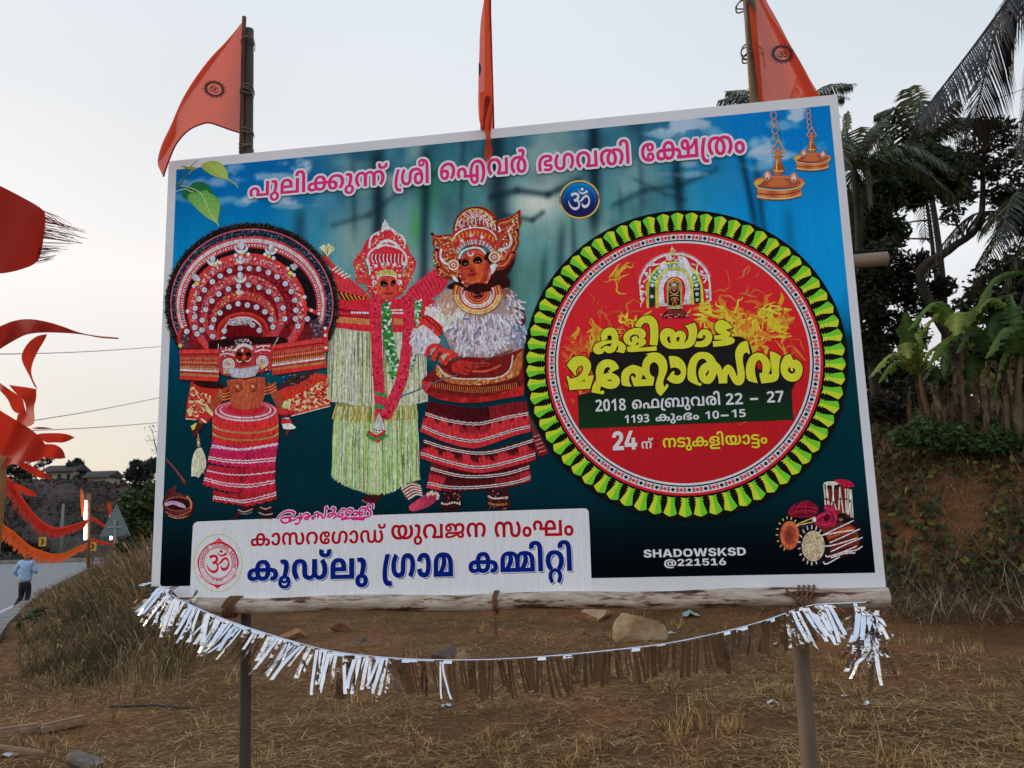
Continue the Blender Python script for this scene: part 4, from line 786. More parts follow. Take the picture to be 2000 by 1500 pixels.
OM = [[(410,605),(450,580),(520,565),(580,590),(605,640),(600,700),(570,745),(590,750),(620,745),(650,700),(700,645),(750,620),(790,630),(825,680),(840,750),(832,820),(800,880),(740,920),(690,912),(655,870),(648,790),(670,820),(710,850),(760,842),(795,800),(808,740),(790,690),(760,672),(720,690),(680,740),(640,770),(600,772),(620,820),(615,880),(580,940),(510,968),(440,940),(380,870),(355,790),(360,740),(375,790),(400,840),(450,890),(510,905),(560,885),(582,840),(570,790),(540,765),(500,780),(470,715),(520,710),(550,680),(550,640),(520,622),(470,632),(435,668)],
      [(570,490),(595,540),(640,575),(690,570),(740,545),(762,512),(797,560),(750,595),(690,612),(640,608),(590,570)],
      [(660,460),(705,500),(665,545),(622,500)]]
def om_contours(x, y, w, h):
 """the om sign fitted into a box, as soft polygons"""
 return [[(x + (a - 355) / 485 * w, y + (b - 460) / 508 * h) for a, b in soft(c, 2,50)] for c in OM]
# ------------------------------------------------------------------ the printed scene: sky, forest and dark ground
TL, TR, BR, BL = (344,331),(1620,206),(1710,1118),(313,1146)
_p = [P(*q) for q in (TL, TR, BR, BL)]
pu0, pu1 = (_p[0].x + _p[3].x) / 2,(_p[1].x + _p[2].x) / 2
pv1, pv0 = (_p[0].z + _p[1].z) / 2,(_p[2].z + _p[3].z) / 2
GX, GY = 330,220
uu, vv = np.meshgrid(np.linspace(pu0, pu1, GX + 1), np.linspace(pv0, pv1, GY + 1))
_d = np.stack([uu - CAM.x, np.full_like(uu, -0.0004 - CAM.y), vv - CAM.z],-1)
_q = _d @ np.array(_IR).T
PX, PY = 1000 + FPX * _q[..., 0] / _q[..., 2],750 - FPX * _q[..., 1] / _q[..., 2]
tt = (pv1 - vv) / (pv1 - pv0)                     # 0 at the top of the print, 1 at its foot
ss = (uu - pu0) / (pu1 - pu0)
def L3(*c): return np.array(c, float) / 255
def lerp(a, b, t): return a + (b - a) * t[..., None]
def sst(a, b, x):
 t = np.clip((x - a) / (b - a),0,1); return t * t * (3 - 2 * t)
sky_l = lerp(L3(6,88,152), L3(8,120,176), sst(0,.28, tt)); sky_r = lerp(L3(8,104,176), L3(12,128,196), sst(0,.3, tt))
fo = lerp(L3(38,80,98), L3(66,116,120), sst(0,.30, tt))
f1 = fbm(PX / 46, PY / 60,4); f2 = fbm(PX / 16, PY / 120,4); f3 = fbm(PX / 90 + 9, PY / 70,3)
fo = fo * (0.74 + .85 * f1)[..., None]
fo = lerp(fo, np.broadcast_to(L3(138,160,160), fo.shape), np.clip((f3 - .47) * 3.4,0,.8))
fo = lerp(fo, np.broadcast_to(L3(40,110,70), fo.shape), np.clip((f1 - .58) * 2.4,0,.55) * sst(.02,.1, tt))
wl_, wr_ = 1 - sst(.13,.33, ss + .1 * (f1 - .5)), sst(.70,.90, ss + .06 * (f1 - .5))
c = lerp(fo, sky_l, wl_); c = lerp(c, sky_r, wr_)
def blob(x, y, rx, ry, col, a):
 global c
 w = np.exp(-(((PX - x) / rx) ** 2 + ((PY - y) / ry) ** 2)) * a
 c = lerp(c, np.broadcast_to(L3(*col), c.shape), np.clip(w, 0,1))
for b in ((1045,400,80,64,(150,172,170),.7),(1052,396,46,30,(190,198,194),.95),(765,465,100,84,(118,150,156),.6),(1000,570,70,90,(96,140,138),.5),(1060,330,34,18,(128,150,156),.6),(760,470,60,50,(92,130,138),.55),
          (690,480,40,60,(130,150,148),.6),(1240,350,60,34,(104,146,156),.6),(905,350,40,40,(40,110,96),.6),
          (1110,470,50,60,(110,140,140),.55),(840,370,22,40,(46,118,80),.7),(812,440,12,40,(60,140,60),.6),
          (1420,350,60,30,(40,120,160),.5),(1040,520,40,50,(80,124,122),.5),(1020,610,30,50,(60,120,110),.45)): blob(*b)
# tree trunks, soft as in a photograph out of focus
def trunk(x0, y0, x1, y1, w, a, col=(12,30,42)):
 global c
 xm = x0 + (x1 - x0) * (PY - y0) / (y1 - y0) + 3 * (fbm(PY / 40, PX * 0 + x0,2) - .5)
 k = np.exp(-((PX - xm) / w) ** 2) * a * sst(y0 - 40, y0 + 20, PY) * (1 - sst(y1 - 60, y1 + 30, PY))
 c = lerp(c, np.broadcast_to(L3(*col), c.shape), np.clip(k, 0,1))
for t in ((738,300,742,700,13,.85),(832,300,826,640,10,.75),(968,250,985,600,20,.8),(1160,240,1162,470,12,.85),(1322,320,1330,440,11,.85),
          (1448,300,1482,470,7,.7),(1478,330,1500,520,7,.55),(586,420,580,600,13,.5),(690,320,694,470,6,.4),(1098,450,1090,620,9,.5),
          (1120,430,1124,600,6,.45),(1064,500,1058,640,7,.4),(905,260,900,440,6,.4),(1250,250,1254,430,6,.3),(1540,420,1556,620,12,.25),(1210,380,1216,430,5,.4)): trunk(*t)
# dark boughs
def bough(pts, w, a):
 global c
 for (x0, y0),(x1, y1) in zip(pts, pts[1:]):
  t = np.clip(((PX - x0) * (x1 - x0) + (PY - y0) * (y1 - y0)) / ((x1 - x0) ** 2 + (y1 - y0) ** 2),0,1)
  d2 = (PX - x0 - t * (x1 - x0)) ** 2 + (PY - y0 - t * (y1 - y0)) ** 2
  c = lerp(c, np.broadcast_to(L3(16,38,48), c.shape), np.exp(-d2 / w ** 2) * a)
bough([(960,385),(1010,372),(1070,380),(1130,352)],7,.7); bough([(1200,400),(1260,372),(1330,362),(1400,330)],6,.45)
bough([(650,440),(720,420),(800,360),(870,330)],6,.4); bough([(1340,390),(1300,380),(1240,350)],4,.35); bough([(985,420),(1040,430),(1060,415)],5,.6)
# clouds
cn = fbm(PX / 30, PY / 20,6)
def cloud(x, y, rx, ry, a, col=(150,172,192)):
 global c
 w = np.exp(-(((PX - x) / rx) ** 2 + ((PY - y) / ry) ** 2) ** 1.5)
 k = np.clip((w * 1.0 + (cn - .5) * 2.2 * (w > .02) - .52) * 2.2,0,1) * a * np.clip(w * 3,0,1)
 c = lerp(c, np.broadcast_to(L3(*col), c.shape), k)
for q in ((588,318,34,22,.95),(540,345,44,10,.7),(440,352,60,16,.75,(120,150,188)),(385,358,40,10,.6),(530,388,60,12,.8),(440,395,50,12,.5),
          (455,332,24,14,.6),(375,385,40,10,.35),(560,402,50,8,.5),(1340,245,52,24,.95,(150,170,196)),(1300,262,44,14,.7),(1385,256,30,14,.6,(120,160,190)),
          (1556,222,26,20,.95),(1530,244,36,10,.55),(1487,280,34,20,.9),(1510,305,60,14,.75),(1600,282,40,16,.7),(1480,322,50,12,.55),(1330,318,44,16,.6),
          (1340,340,50,8,.5),(1440,258,20,10,.3),(1585,300,30,10,.6)): cloud(*q)
# the lower part sinks into dark teal and black
dk = lerp(L3(2,52,66), L3(2,40,50), sst(.5,.75, tt)); dk = lerp(dk, np.broadcast_to(L3(3,9,14), dk.shape), sst(.78,.99, tt))
left_blue = lerp(L3(6,86,130), L3(3,60,90), sst(.35,.5, tt))
c = lerp(c, left_blue, (1 - sst(.02,.2, ss)) * sst(.3,.42, tt))
c = lerp(c, dk, sst(.42,.58, tt + .07 * (f1 - .5)))
c = lerp(c, dk, sst(.50,.53, tt) * sst(.62,.9, ss))
c = np.clip(c, 0,1)
# slight print banding
c = np.clip(c * (0.96 + .08 * f2)[..., None],0.004,1)
def lin_a(a): return np.where(a <= .04045, a / 12.92,((a + .055) / 1.055) ** 2.4)
ca = np.clip(lin_a(c) / np.array(KP),.003,.92).reshape(-1,3)
bg = MB(); bg.v = [(float(u),-0.0004, float(v)) for u, v in zip(uu.ravel(), vv.ravel())]
bg.f = [(j * (GX + 1) + i, j * (GX + 1) + i + 1,(j + 1) * (GX + 1) + i + 1,(j + 1) * (GX + 1) + i) for j in range(GY) for i in range(GX)]
bg.c = [tuple(k) for k in ca]
bg.build('forest_print', PRINT, banner)

# ------------------------------------------------------------------ lettering
PINK, WHT = '#cf2a6c', '#c9ced8'
ms = []
ms += word('pulikkunnu', (488,375),(758,330),(748,318),(536,393.5), PINK, 250,(4.5*2.6, WHT))
ms += word('sri', (771,345),(838,340),(827,311),(780,375.5), PINK, 250,(4.5*2.6, WHT))
ms += word('aivar', (860,340),(1029,325),(1013,292),(925,360.5), PINK, 250,(4.5*2.6, WHT))
ms += word('bhagavathi', (1051,320),(1229,300),(1217,273),(1060,337), PINK, 250,(4.5*2.6, WHT))
ms += word('kshetram', (1252,300),(1455,290),(1411,266),(1382,319), PINK, 250,(4.5*2.6, WHT))
merge(ms, 'title_lettering')
# white caption panel along the foot
ap = Art(12)
def gy(x, y): return mh('#b4bcca', '#bcc6d2', (x - 370) / 800)
ap.poly([(370.5,1171),(376,1028),(380,1021),(388,1018),(760,1005),(1140,992.5),(1147,994),(1150.5,1001),(1156,1158),(760,1166)], gy, 1)
ap.done('caption_panel_print')
RED, NAVY = '#920f1c', '#081c6a'
ms = word('kasaragod', (490,1050),(753.5,1030),(748,1022.5),(496,1067), RED, 20)
ms += word('yuvajana', (764,1040),(949,1030),(936,1020),(816,1064.5), RED, 20)
ms += word('sangham', (966,1036),(1120,1030),(984,1018),(972,1050.5), RED, 20)
merge(ms, 'caption_lettering')
sh = (3.4,6.0,-6.5, NAVY, '#b8c2ce')
ms = word('kudlu', (483,1120),(719,1100),(640,1072),(560,1150), NAVY, 20, None, sh)
ms += word('grama', (747,1110),(885,1100),(840,1079),(768,1145), NAVY, 20, None, sh)
ms += word('committee', (915,1110),(1117,1100),(1040,1056),(1080,1140), NAVY, 20, None, sh)
merge(ms, 'caption_lettering')
ms = word('studio', (1257,1082),(1457,1080),(1360,1071),(1360,1087), '#c2c6cc', 20)
ms += word('handle', (1297,1100),(1418,1098),(1360,1091),(1300,1110), '#c2c6cc', 20)
merge(ms, 'studio_lettering')
# brush-written greeting, pink with a white edge
def brush(paths, w):
 out = []
 for p in paths:
  q = spline([Vector(k) for k in p],5); m = len(q); l, r = [],[]
  for i, v in enumerate(q):
   t = (q[min(i + 1, m - 1)] - q[max(i - 1,0)]); t = t.normalized() if t.length else Vector((1,0))
   ww = w / 2 * (.72 + .45 * abs(math.sin(math.atan2(t.y, t.x) + .9)))
   l.append((v.x - t.y * ww, v.y + t.x * ww)); r.append((v.x + t.y * ww, v.y - t.x * ww))
  out.append(l + r[::-1])
 return out
GREET = [[(115,420),(150,360),(225,300),(320,272),(405,290),(428,320),(370,372),(250,388),(180,420),(200,470),(260,490),(322,462),(345,400),(348,485)],
  [(345,400),(380,440),(440,428),(470,400),(510,388),(530,440),(500,500),(430,505)],[(235,400),(300,390),(345,400)],
  [(545,300),(545,360),(556,420),(600,340),(660,318),(700,350),(688,408),(640,422),(622,388),(690,372),(740,352)],
  [(800,385),(770,378),(755,400),(778,415),(800,395)],[(800,330),(840,305),(870,320),(862,395),(890,335),(930,345),(965,400),(1000,360),(1018,190),(1040,240)],
  [(1100,250),(1135,208),(1180,228),(1150,300),(1065,338),(1050,372),(1110,370),(1160,315),(1200,350),(1188,388),(1145,405)],
  [(1375,250),(1320,238),(1262,300),(1240,362),(1300,376),(1340,335),(1285,322)],
  [(1445,322),(1392,325),(1398,262),(1460,228),(1510,248),(1480,300),(1410,362),(1300,425),(1450,402),(1600,396),(1745,405)],[(1490,424),(1600,418),(1722,430)],
  [(1530,292),(1590,286),(1602,330),(1540,352)],[(1655,300),(1690,288),(1682,340),(1640,342),(1648,245),(1708,208),(1752,240),(1735,345)],
  [(1880,232),(1886,160),(1830,132),(1785,190),(1800,240),(1850,290),(1842,350),(1780,378),(1705,386)]]
ag = Art(14); ag.z(530,970,9.524)
for w, cc in ((66, '#c9ced6'),(36, '#d21f74')):
 ag.up(2); V, F = cdt(brush(GREET, w), lambda k: k != 0); ag._add(V, F, cc)
ag.done('greeting_lettering')
# ------------------------------------------------------------------ dancer in the straw skirt (printed)
R2 = random.Random(11)
a = Art(16)
a.z(600,700,4.686)
a.poly([(500,1290),(530,1255),(600,1235),(700,1225),(690,1260),(620,1330),(560,1320),(510,1320)], '#3a1418')
a.dots([(508,1300),(525,1313),(545,1320)],9, '#8a5a58')
a.poly([(860,1190),(930,1110),(1010,1130),(1050,1190),(1000,1260),(930,1300),(890,1270)], '#5a4a48')
a.lines([[(860 + i * 16,1200 + i * 22),(950 + i * 12,1150 + i * 24),(1040 + i * 4,1170 + i * 22)] for i in range(5)],11, '#c9b9b0', n=5)
a.lines([[(870 + i * 16,1212 + i * 22),(955 + i * 12,1162 + i * 24),(1045 + i * 4,1182 + i * 22)] for i in range(4)],9, '#8c2038', n=5)
a.poly([(930,1345),(1000,1300),(1100,1230),(1170,1225),(1205,1240),(1195,1290),(1130,1350),(1010,1395),(950,1400),(930,1375)], lambda x, y: mh('#b8405c', '#7c2440', (x - 930) / 280))
a.poly([(1090,1235),(1150,1205),(1150,1235),(1100,1270)], '#c9a49c')
a.dots([(1150,1240),(1172,1232),(1190,1240),(1198,1258),(1192,1280)],15, '#d89a94')
def straw(a, top, low, n, cols, w, r, wav=6):
 """curtain of straw between two outlines given as y-lists over x"""
 def yat(L, x):
  for (x0, y0),(x1, y1) in zip(L, L[1:]):
   if x0 <= x <= x1: return y0 + (y1 - y0) * (x - x0) / max(1e-6, x1 - x0)
  return L[-1][1] if x > L[-1][0] else L[0][1]
 a.up()
 xt0, xt1, xb0, xb1 = top[0][0], top[-1][0], low[0][0], low[-1][0]
 for i in range(n):
  u = r.random(); xt = xt0 + (xt1 - xt0) * u; xb = xb0 + (xb1 - xb0) * u + r.gauss(0, wav)
  y0 = yat(top, xt) + r.uniform(-4,4); y1 = yat(low, xb) + r.uniform(-26,14); s0 = r.choice((0,0,0, r.random() * .5))
  ys = y0 + (y1 - y0) * s0
  cc = r.choice(cols)
  a.line([(xt + (xb - xt) * s0, ys),(xt * .5 + xb * .5 + r.gauss(0, wav),(ys + y1) / 2),(xb, y1)], w * r.uniform(.6,1.3), cc, up=False, jit=(i % 9) * .3)
 a.up(3)
# lower skirt
a.poly([(262,410),(1000,405),(1004,560),(1022,720),(1026,1110),(960,1120),(820,1190),(720,1235),(570,1230),(330,1150),(240,1090),(225,820),(240,560)],
       lambda x, y: mh('#7c7440', '#7e9a60', min(1, max(0,(y - 420) / 260))),1)
G2 = ['#a5c088', '#8bab64', '#c6d2a8', '#7c9c50', '#98b676', '#d6dec0', '#5c7a3c', '#b7c890', '#86b878']
straw(a, [(264,440),(640,445),(1000,440)],[(232,1095),(330,1155),(560,1235),(720,1240),(820,1195),(960,1125),(1026,1100)],520, G2,6, R2)
straw(a, [(264,420),(640,430),(1000,420)],[(232,560),(640,600),(1010,560)],110,['#9c8a4a', '#8a7c40', '#a6a060', '#6f6a34', '#b3ae72'],9, R2)
# upper skirt of pale straw
a.z(600,400,4.686)
a.poly([(245,1120),(570,1160),(870,1165),(1085,1150),(1085,1500),(1105,1800),(900,1835),(600,1835),(400,1820),(205,1800),(180,1560),(200,1150)], '#95a082', 1)
P2 = ['#ccd3b8', '#b4c096', '#d9dcc8', '#a2b284', '#bfc9a6', '#e0e2d2', '#7c8a60', '#c4c49a', '#6a7a54']
straw(a, [(225,1130),(570,1165),(870,1165),(1080,1160)],[(200,1790),(400,1820),(620,1840),(900,1840),(1100,1790)],560, P2,6, R2)
# arms and sleeves
a.line([(150,460),(190,520),(300,640)],46, '#b03038')
a.poly([(215,530),(300,610),(420,700),(540,800),(580,860),(300,890),(270,760),(225,640)], '#b8303c')
a.lines([[(230 + i * 26,600 + i * 18),(280 + i * 30,560 + i * 22)] for i in range(5)],14, '#d9c8b0')
a.lines([[(290 + i * 40,790 + i * 9),(330 + i * 40,870 + i * 4)] for i in range(7)],22, '#251412')
a.lines([[(306 + i * 40,800 + i * 9),(346 + i * 40,868 + i * 4)] for i in range(7)],13, '#c07a2c')
a.up()
for i in range(40):
 an = math.radians(-150 + 130 * R2.random()); l = R2.uniform(60,95)
 a.line([(175,470),(175 + math.cos(an) * l, 440 + math.sin(an) * l * .95)],13, R2.choice(['#d5d49a', '#bdb978', '#e0dfb4']), up=False, jit=(i % 9) * .3)
a.up(3)
a.poly([(900,800),(960,740),(1060,660),(1180,575),(1240,620),(1300,700),(1250,780),(1140,870),(1000,880),(910,860)], '#bd2c40')
a.lines([[(940 + i * 32,765 - i * 17),(965 + i * 34,800 - i * 12),(1010 + i * 30,872 - i * 13)] for i in range(9)],8, '#8c1a2c', n=4)
# red chest cloth with mirror rows
a.poly([(280,880),(560,860),(900,860),(1165,868),(1170,920),(1080,1000),(1060,1150),(870,1168),(560,1165),(245,1120),(262,1000)], '#bb2536', 1)
a.grid((270,940),(570,985),(570,1015),(275,970), '#7c1824', 4,1); a.grid((265,1030),(570,1045),(570,1100),(255,1075), '#c6854e', 6,2)
a.lines([[(266 + i * 15,1035 + i * .6),(262 + i * 15,1075 + i * 1.0)] for i in range(20)],5, '#8e2024')
a.dots([(410 + i * 24,985 + i * .8) for i in range(7)],11, '#d8d0d4'); a.dots([(765 + i * 22,990) for i in range(6)],10, '#d8d0d4')
a.grid((790,1040),(880,1045),(880,1100),(790,1095), '#c6854e', 4,2); a.lines([[(795 + i * 14,1042),(795 + i * 14,1098)] for i in range(7)],5, '#8e2024')
a.line([(280,1010),(430,1020),(570,1032)],7, '#3a1420'); a.line([(750,965),(880,962)],14, '#d8ccd2')
# headdress
a.poly([(500,430),(520,360),(570,290),(660,232),(715,205),(790,235),(870,290),(920,370),(935,440),(985,490),(1000,545),(975,620),(930,700),(900,780),(860,830),(760,870),(600,835),(545,780),(540,720),(470,720),(440,700),(450,640),(425,560),(418,535),(450,460)], '#bf2b3a')
a.poly([(430,540),(470,470),(520,430),(545,480),(548,560),(590,640),(560,700),(500,720),(450,690)], '#b13a3c'); a.poly([(985,540),(960,470),(930,440),(905,500),(890,570),(850,650),(880,720),(940,690),(970,620)], '#b13a3c')
def speckle(poly_fn, n, cols, r0, r1, rr=R2):
 a.up()
 i = 0
 while i < n:
  p = poly_fn()
  a.ell(p[0], p[1], rr.uniform(r0, r1), rr.uniform(r0, r1) * .8, rr.choice(cols),7, False, jit=(i % 9) * .3); i += 1
 a.up(3)
speckle(lambda: (R2.uniform(440,545), R2.uniform(450,710)),46,['#d8b48c', '#c96a54', '#e6d8cc', '#8a1c28', '#c89038'],5,12)
speckle(lambda: (R2.uniform(880,975), R2.uniform(470,710)),44,['#d8b48c', '#c96a54', '#e6d8cc', '#8a1c28', '#c89038'],5,12)
speckle(lambda: (R2.uniform(580,880), R2.uniform(280,380)),60,['#e2cfc4', '#d98f74', '#c8a054', '#8e1d2b', '#e8e0e0'],4,11)
speckle(lambda: (R2.uniform(560,900), R2.uniform(540,630)),50,['#e2cfc4', '#d98f74', '#8e1d2b', '#d9d4d8'],4,11)
W2 = '#d2ccd2'
a.poly([(670,245),(685,200),(690,165),(705,160),(706,140),(714,130),(722,140),(724,160),(742,168),(745,195),(780,215),(815,245),(830,275),(800,270),(770,235),(715,225),(690,250)], W2)
a.lines([[(570,400),(575,330),(600,280),(660,250)],[(830,265),(880,300),(895,350),(885,400)],[(555,530),(560,460),(600,410),(660,385),(720,370),(800,385),(860,410),(905,470),(905,560)],
         [(560,540),(575,600),(570,640)],[(905,520),(885,590),(870,640)]],17, W2, n=6)
a.lines([[(640,400),(680,345),(740,330),(800,350),(840,400)]],26, '#cfc6cf', n=6)
a.lines([[(600 + i * 34,450),(590 + i * 35,490),(612 + i * 32,535)] for i in range(9)],9, '#e0cfcf', n=4)
a.lines([[(615 + i * 34,455),(606 + i * 35,490),(625 + i * 31,530)] for i in range(8)],8, '#8c1826', n=4)
a.dots([(560,540),(630,560),(690,545),(740,540),(800,548),(880,540),(650,265),(812,262)],17, W2)
a.line([(530,520),(545,560),(560,630)],15, '#3c6a4c', n=4); a.line([(905,560),(880,600),(868,640)],12, '#4c6a5c', n=4)
a.poly([(625,635),(660,605),(735,590),(800,605),(828,640),(820,665),(740,640),(670,645),(640,680)], '#c8ae62'); a.lines([[(640 + i * 15,660 - 22 * math.sin(i / 12 * 3.14)),(634 + i * 16,628 - 32 * math.sin(i / 12 * 3.14))] for i in range(13)],4, '#7c6430')
a.line([(640,690),(670,655),(740,645),(800,660),(822,690)],8, '#dcd4d4', n=6)
# face
a.poly([(638,700),(670,665),(735,652),(800,668),(822,710),(822,780),(800,840),(770,870),(735,880),(690,865),(650,820),(636,760)], lambda x, y: mh('#cc4f3f', '#b2382f', (x - 640) / 190))
a.poly([(735,700),(745,770),(765,785),(730,790),(722,775)], '#a8352e')
a.poly([(665,715),(680,685),(705,680),(730,695),(742,725),(725,748),(695,752),(672,740)], '#17120f'); a.poly([(762,720),(775,690),(798,682),(810,705),(808,735),(785,750),(766,742)], '#17120f')
a.dots([(706,735),(785,730)],11, '#7c7c84', 7); a.dots([(706,735),(785,730)],6, '#0c0a0a')
a.line([(672,700),(700,692),(735,712)],5, '#8c4438', n=4)
a.poly([(700,800),(730,798),(750,806),(775,798),(790,806),(760,830),(725,830)], '#8e2430'); a.line([(700,808),(740,812),(790,806)],4, '#5a1420'); a.poly([(700,840),(740,850),(780,840),(770,862),(735,872)], '#a33a34')
a.dots([(615,712),(845,708)],23, '#d8d2d6'); a.dots([(600,664),(845,650)],17, '#b9b0bc'); a.dots([(615,712),(845,708)],9, '#b06a62')
speckle(lambda: (R2.choice([R2.uniform(545,630), R2.uniform(835,890)]), R2.uniform(730,820)),30,['#e2cfc4', '#d98f74', '#c8a054', '#8e1d2b'],5,11)
# flower garlands
def fluff(path, w, n, cols, r0, r1, rr=R2):
 a.up(); Q = spline([Vector(p) for p in path],10)
 for i in range(n):
  p = Q[int(rr.random() * (len(Q) - 1))]
  a.ell(p.x + rr.uniform(-w, w), p.y + rr.uniform(-w, w), rr.uniform(r0, r1), rr.uniform(r0, r1), rr.choice(cols),6, False, jit=(i % 9) * .3)
 a.up(3)
gl = [(708,900),(720,1000),(730,1120),(750,1250),(775,1400),(800,1500),(780,1560)]; gr = [(1020,880),(1010,980),(1000,1080)]; gr2 = [(980,1330),(950,1420),(930,1500)]
for q in (gl, gr, gr2):
 a.line(q, 96 if q is gl else 70, '#2f6e35', n=6); fluff(q, 44 if q is gl else 32,130 if q is gl else 50,['#3f8a45', '#2a6a30', '#57a05a', '#1f5228', '#d9dcd8', '#e6e8e4', '#c4ccc4'],8,17)
rl = [(632,830),(628,1000),(632,1200),(645,1500),(660,1700),(670,1900),(668,1960)]; rr_ = [(905,830),(930,1000),(925,1200),(900,1400),(862,1600),(800,1760),(715,1940)]
a.line(rl, 100, '#c22b42', n=8); a.line(rr_, 100, '#c22b42', n=8)
fluff(rl, 44,170,['#a81e34', '#d04458', '#b5243a', '#7c1424'],6,13); fluff(rr_, 44,170,['#a81e34', '#d04458', '#b5243a', '#7c1424'],6,13)
a.z(600,700,4.686)
a.line([(620,318),(670,330),(730,350)],30, '#2f7a48', n=4); a.poly([(620,345),(730,355),(722,410),(630,405)], '#c22b42'); a.line([(620,430),(660,442),(705,445)],40, '#2f7a48', n=4); a.ell(655,472,20,10, '#b02038')
a.poly([(655,490),(690,570),(715,670),(680,690),(600,665),(625,580)], '#cdd0d0', 1); a.lines([[(655,500),(610 + i * 14,665)] for i in range(8)],4, '#8e9a8c'); a.dots([(612,650),(635,660),(660,662),(685,655)],8, '#4c2030')
a.line([(555,665),(600,700),(650,712),(715,660)],26, '#be2438', n=6); a.line([(545,690),(590,730),(650,740),(725,700)],30, '#2f7a3c', n=6); a.ell(645,755,22,14, '#c23038')
a.done('straw_skirt_dancer_print')

# ------------------------------------------------------------------ dancer with the feathered chest (printed)
R3 = random.Random(5)
a = Art(100); a.z(780,680,4.547)
# red tail of cloth on the right
a.poly([(1130,560),(1180,640),(1240,760),(1330,930),(1250,965),(1215,930),(1190,780)], lambda x, y: mh('#4a3a34', '#6c1c22', (y - 560) / 300))
a.lines([[(1190 + i * 12,790 + i * 34),(1245 + i * 14,770 + i * 34)] for i in range(5)],5, '#a89a94')
# legs
a.poly([(390,1260),(540,1250),(560,1300),(530,1440),(360,1445),(350,1410),(390,1370)], '#2c1216'); a.poly([(800,1240),(960,1230),(975,1330),(990,1400),(960,1430),(820,1430),(770,1350)], '#301418')
a.dots([(380 + i * 22,1378 + 8 * math.sin(i)) for i in range(8)],10, '#b9a6a2'); a.line([(785,1310),(840,1335),(965,1325)],16, '#b7a29c', n=5); a.line([(790,1375),(860,1392),(960,1380)],20, '#7c5a34', n=5)
speckle(lambda: (R3.choice([R3.uniform(380,540), R3.uniform(790,970)]), R3.uniform(1270,1430)),50,['#6a2a28', '#8a6a44', '#180a0c', '#a08c84'],4,10, R3)
# three tiers of pleated skirt
def tier(pts_top, pts_low, npl, bands, shade, seed):
 r = random.Random(seed)
 T = spline([Vector(p) for p in pts_top],10); B = spline([Vector(p) for p in pts_low],10)
 def sm(Q, t):
  k = t * (len(Q) - 1); i = min(len(Q) - 2, int(k)); return Q[i].lerp(Q[i + 1], k - i)
 a.up(); m = 10
 for i in range(npl):
  t0, t1 = i / npl, (i + 1) / npl; dark = shade(t0,0) ; V = []; F = []
  for j in range(m + 1):
   for t in (t0, t1):
    p = sm(T, t).lerp(sm(B, t), j / m); V.append((p.x, p.y))
  F = [(2 * j, 2 * j + 1,2 * j + 3,2 * j + 2) for j in range(m)]
  cols = []
  for j in range(m + 1):
   for e in (0,1):
    k = shade((t0 + t1) / 2 + r.uniform(-.01,.01), j / m)
    cc = mh('#c8303a', '#3a0f16', min(1, max(0, k + (.16 if e else -.06))))
    cols.append(ink(cc))
  a.mb.add([P(*a.g(x, y), a.L) for x, y in V], F, cols)
 for v in bands:
  q = []
  for i in range(61):
   t = i / 60; p = sm(T, t).lerp(sm(B, t), v + .012 * math.sin(i * 2.2)); q.append((p.x, p.y))
  a.line(q, 9, '#b4aab0'); a.line([(x, y + 9) for x, y in q],8, '#241018'); a.line([(x, y + 17) for x, y in q],7, '#c4b4b4')
tier([(290,1010),(600,1090),(900,1080),(1150,1010)],[(240,1240),(420,1270),(700,1262),(1000,1225),(1170,1175)],26,(.22,.78), lambda t, v: (.25 if t < .2 else .95 if t < .62 else .55 if t < .85 else .3) + .5 * (v < .45) - .25 * (v > .75) * (t < .3),3)
tier([(220,800),(500,880),(800,900),(1190,790)],[(178,975),(420,1050),(700,1108),(960,1060),(1215,990)],28,(.10,.72), lambda t, v: .15 + .8 * (v < .38 + .18 * math.sin(t * 40)) + .3 * (t > .92) + .2 * (t < .06),4)
tier([(258,470),(420,500),(700,530),(900,500),(1130,470)],[(185,740),(420,840),(650,890),(820,850),(1000,785),(1170,740)],26,(.38,.80), lambda t, v: .12 + .85 * (v < .45 + .12 * math.sin(t * 55)) * (1 if t < .62 else .6) + .3 * (.3 < t < .6) * (v < .7),5)
# waist ornament
a.poly([(190,300),(230,250),(400,120),(900,0),(1100,10),(1110,300),(1105,420),(900,450),(700,490),(480,485),(300,440),(220,390)], '#661a1c')
a.poly([(195,290),(300,300),(240,390),(205,350)], '#b02a30')
a.poly([(230,390),(480,420),(700,440),(900,400),(1105,330),(1105,420),(900,452),(700,488),(480,482),(300,442)], lambda x, y: mh('#c22c30', '#7a1a1c', abs(math.sin(x / 60))))
a.poly([(290,290),(500,340),(800,340),(1060,260),(1075,330),(800,400),(500,405),(310,350)], '#4a1a14'); a.lines([[(300 + i * 18,300 + 44 * math.sin(i / 42 * 3.14)),(305 + i * 18,350 + 48 * math.sin(i / 42 * 3.14))] for i in range(42)],6, '#b0643a')
a.poly([(330,140),(440,240),(560,285),(820,280),(980,210),(1040,60),(1095,20),(1085,200),(1040,260),(800,325),(540,330),(380,290),(320,210)], '#9c5a34')
speckle(lambda: (lambda t: (330 + 740 * t, 150 + 150 * math.sin(3.14 * (.15 + .75 * t)) + R3.uniform(-20,25)))(R3.random()),120,['#d49a60', '#7c2a1c', '#c06a3c', '#e0b070', '#8a3a22'],5,11, R3)
a.line([(345,160),(400,230),(500,268),(700,272),(880,260),(980,190),(1008,60)],12, '#c9b4ac', n=8)
a.line([(650,205),(760,205),(840,180),(900,150)],18, '#b4483a', n=5)
a.line([(0,430),(140,380),(280,312),(520,235)],9, '#3c5278')
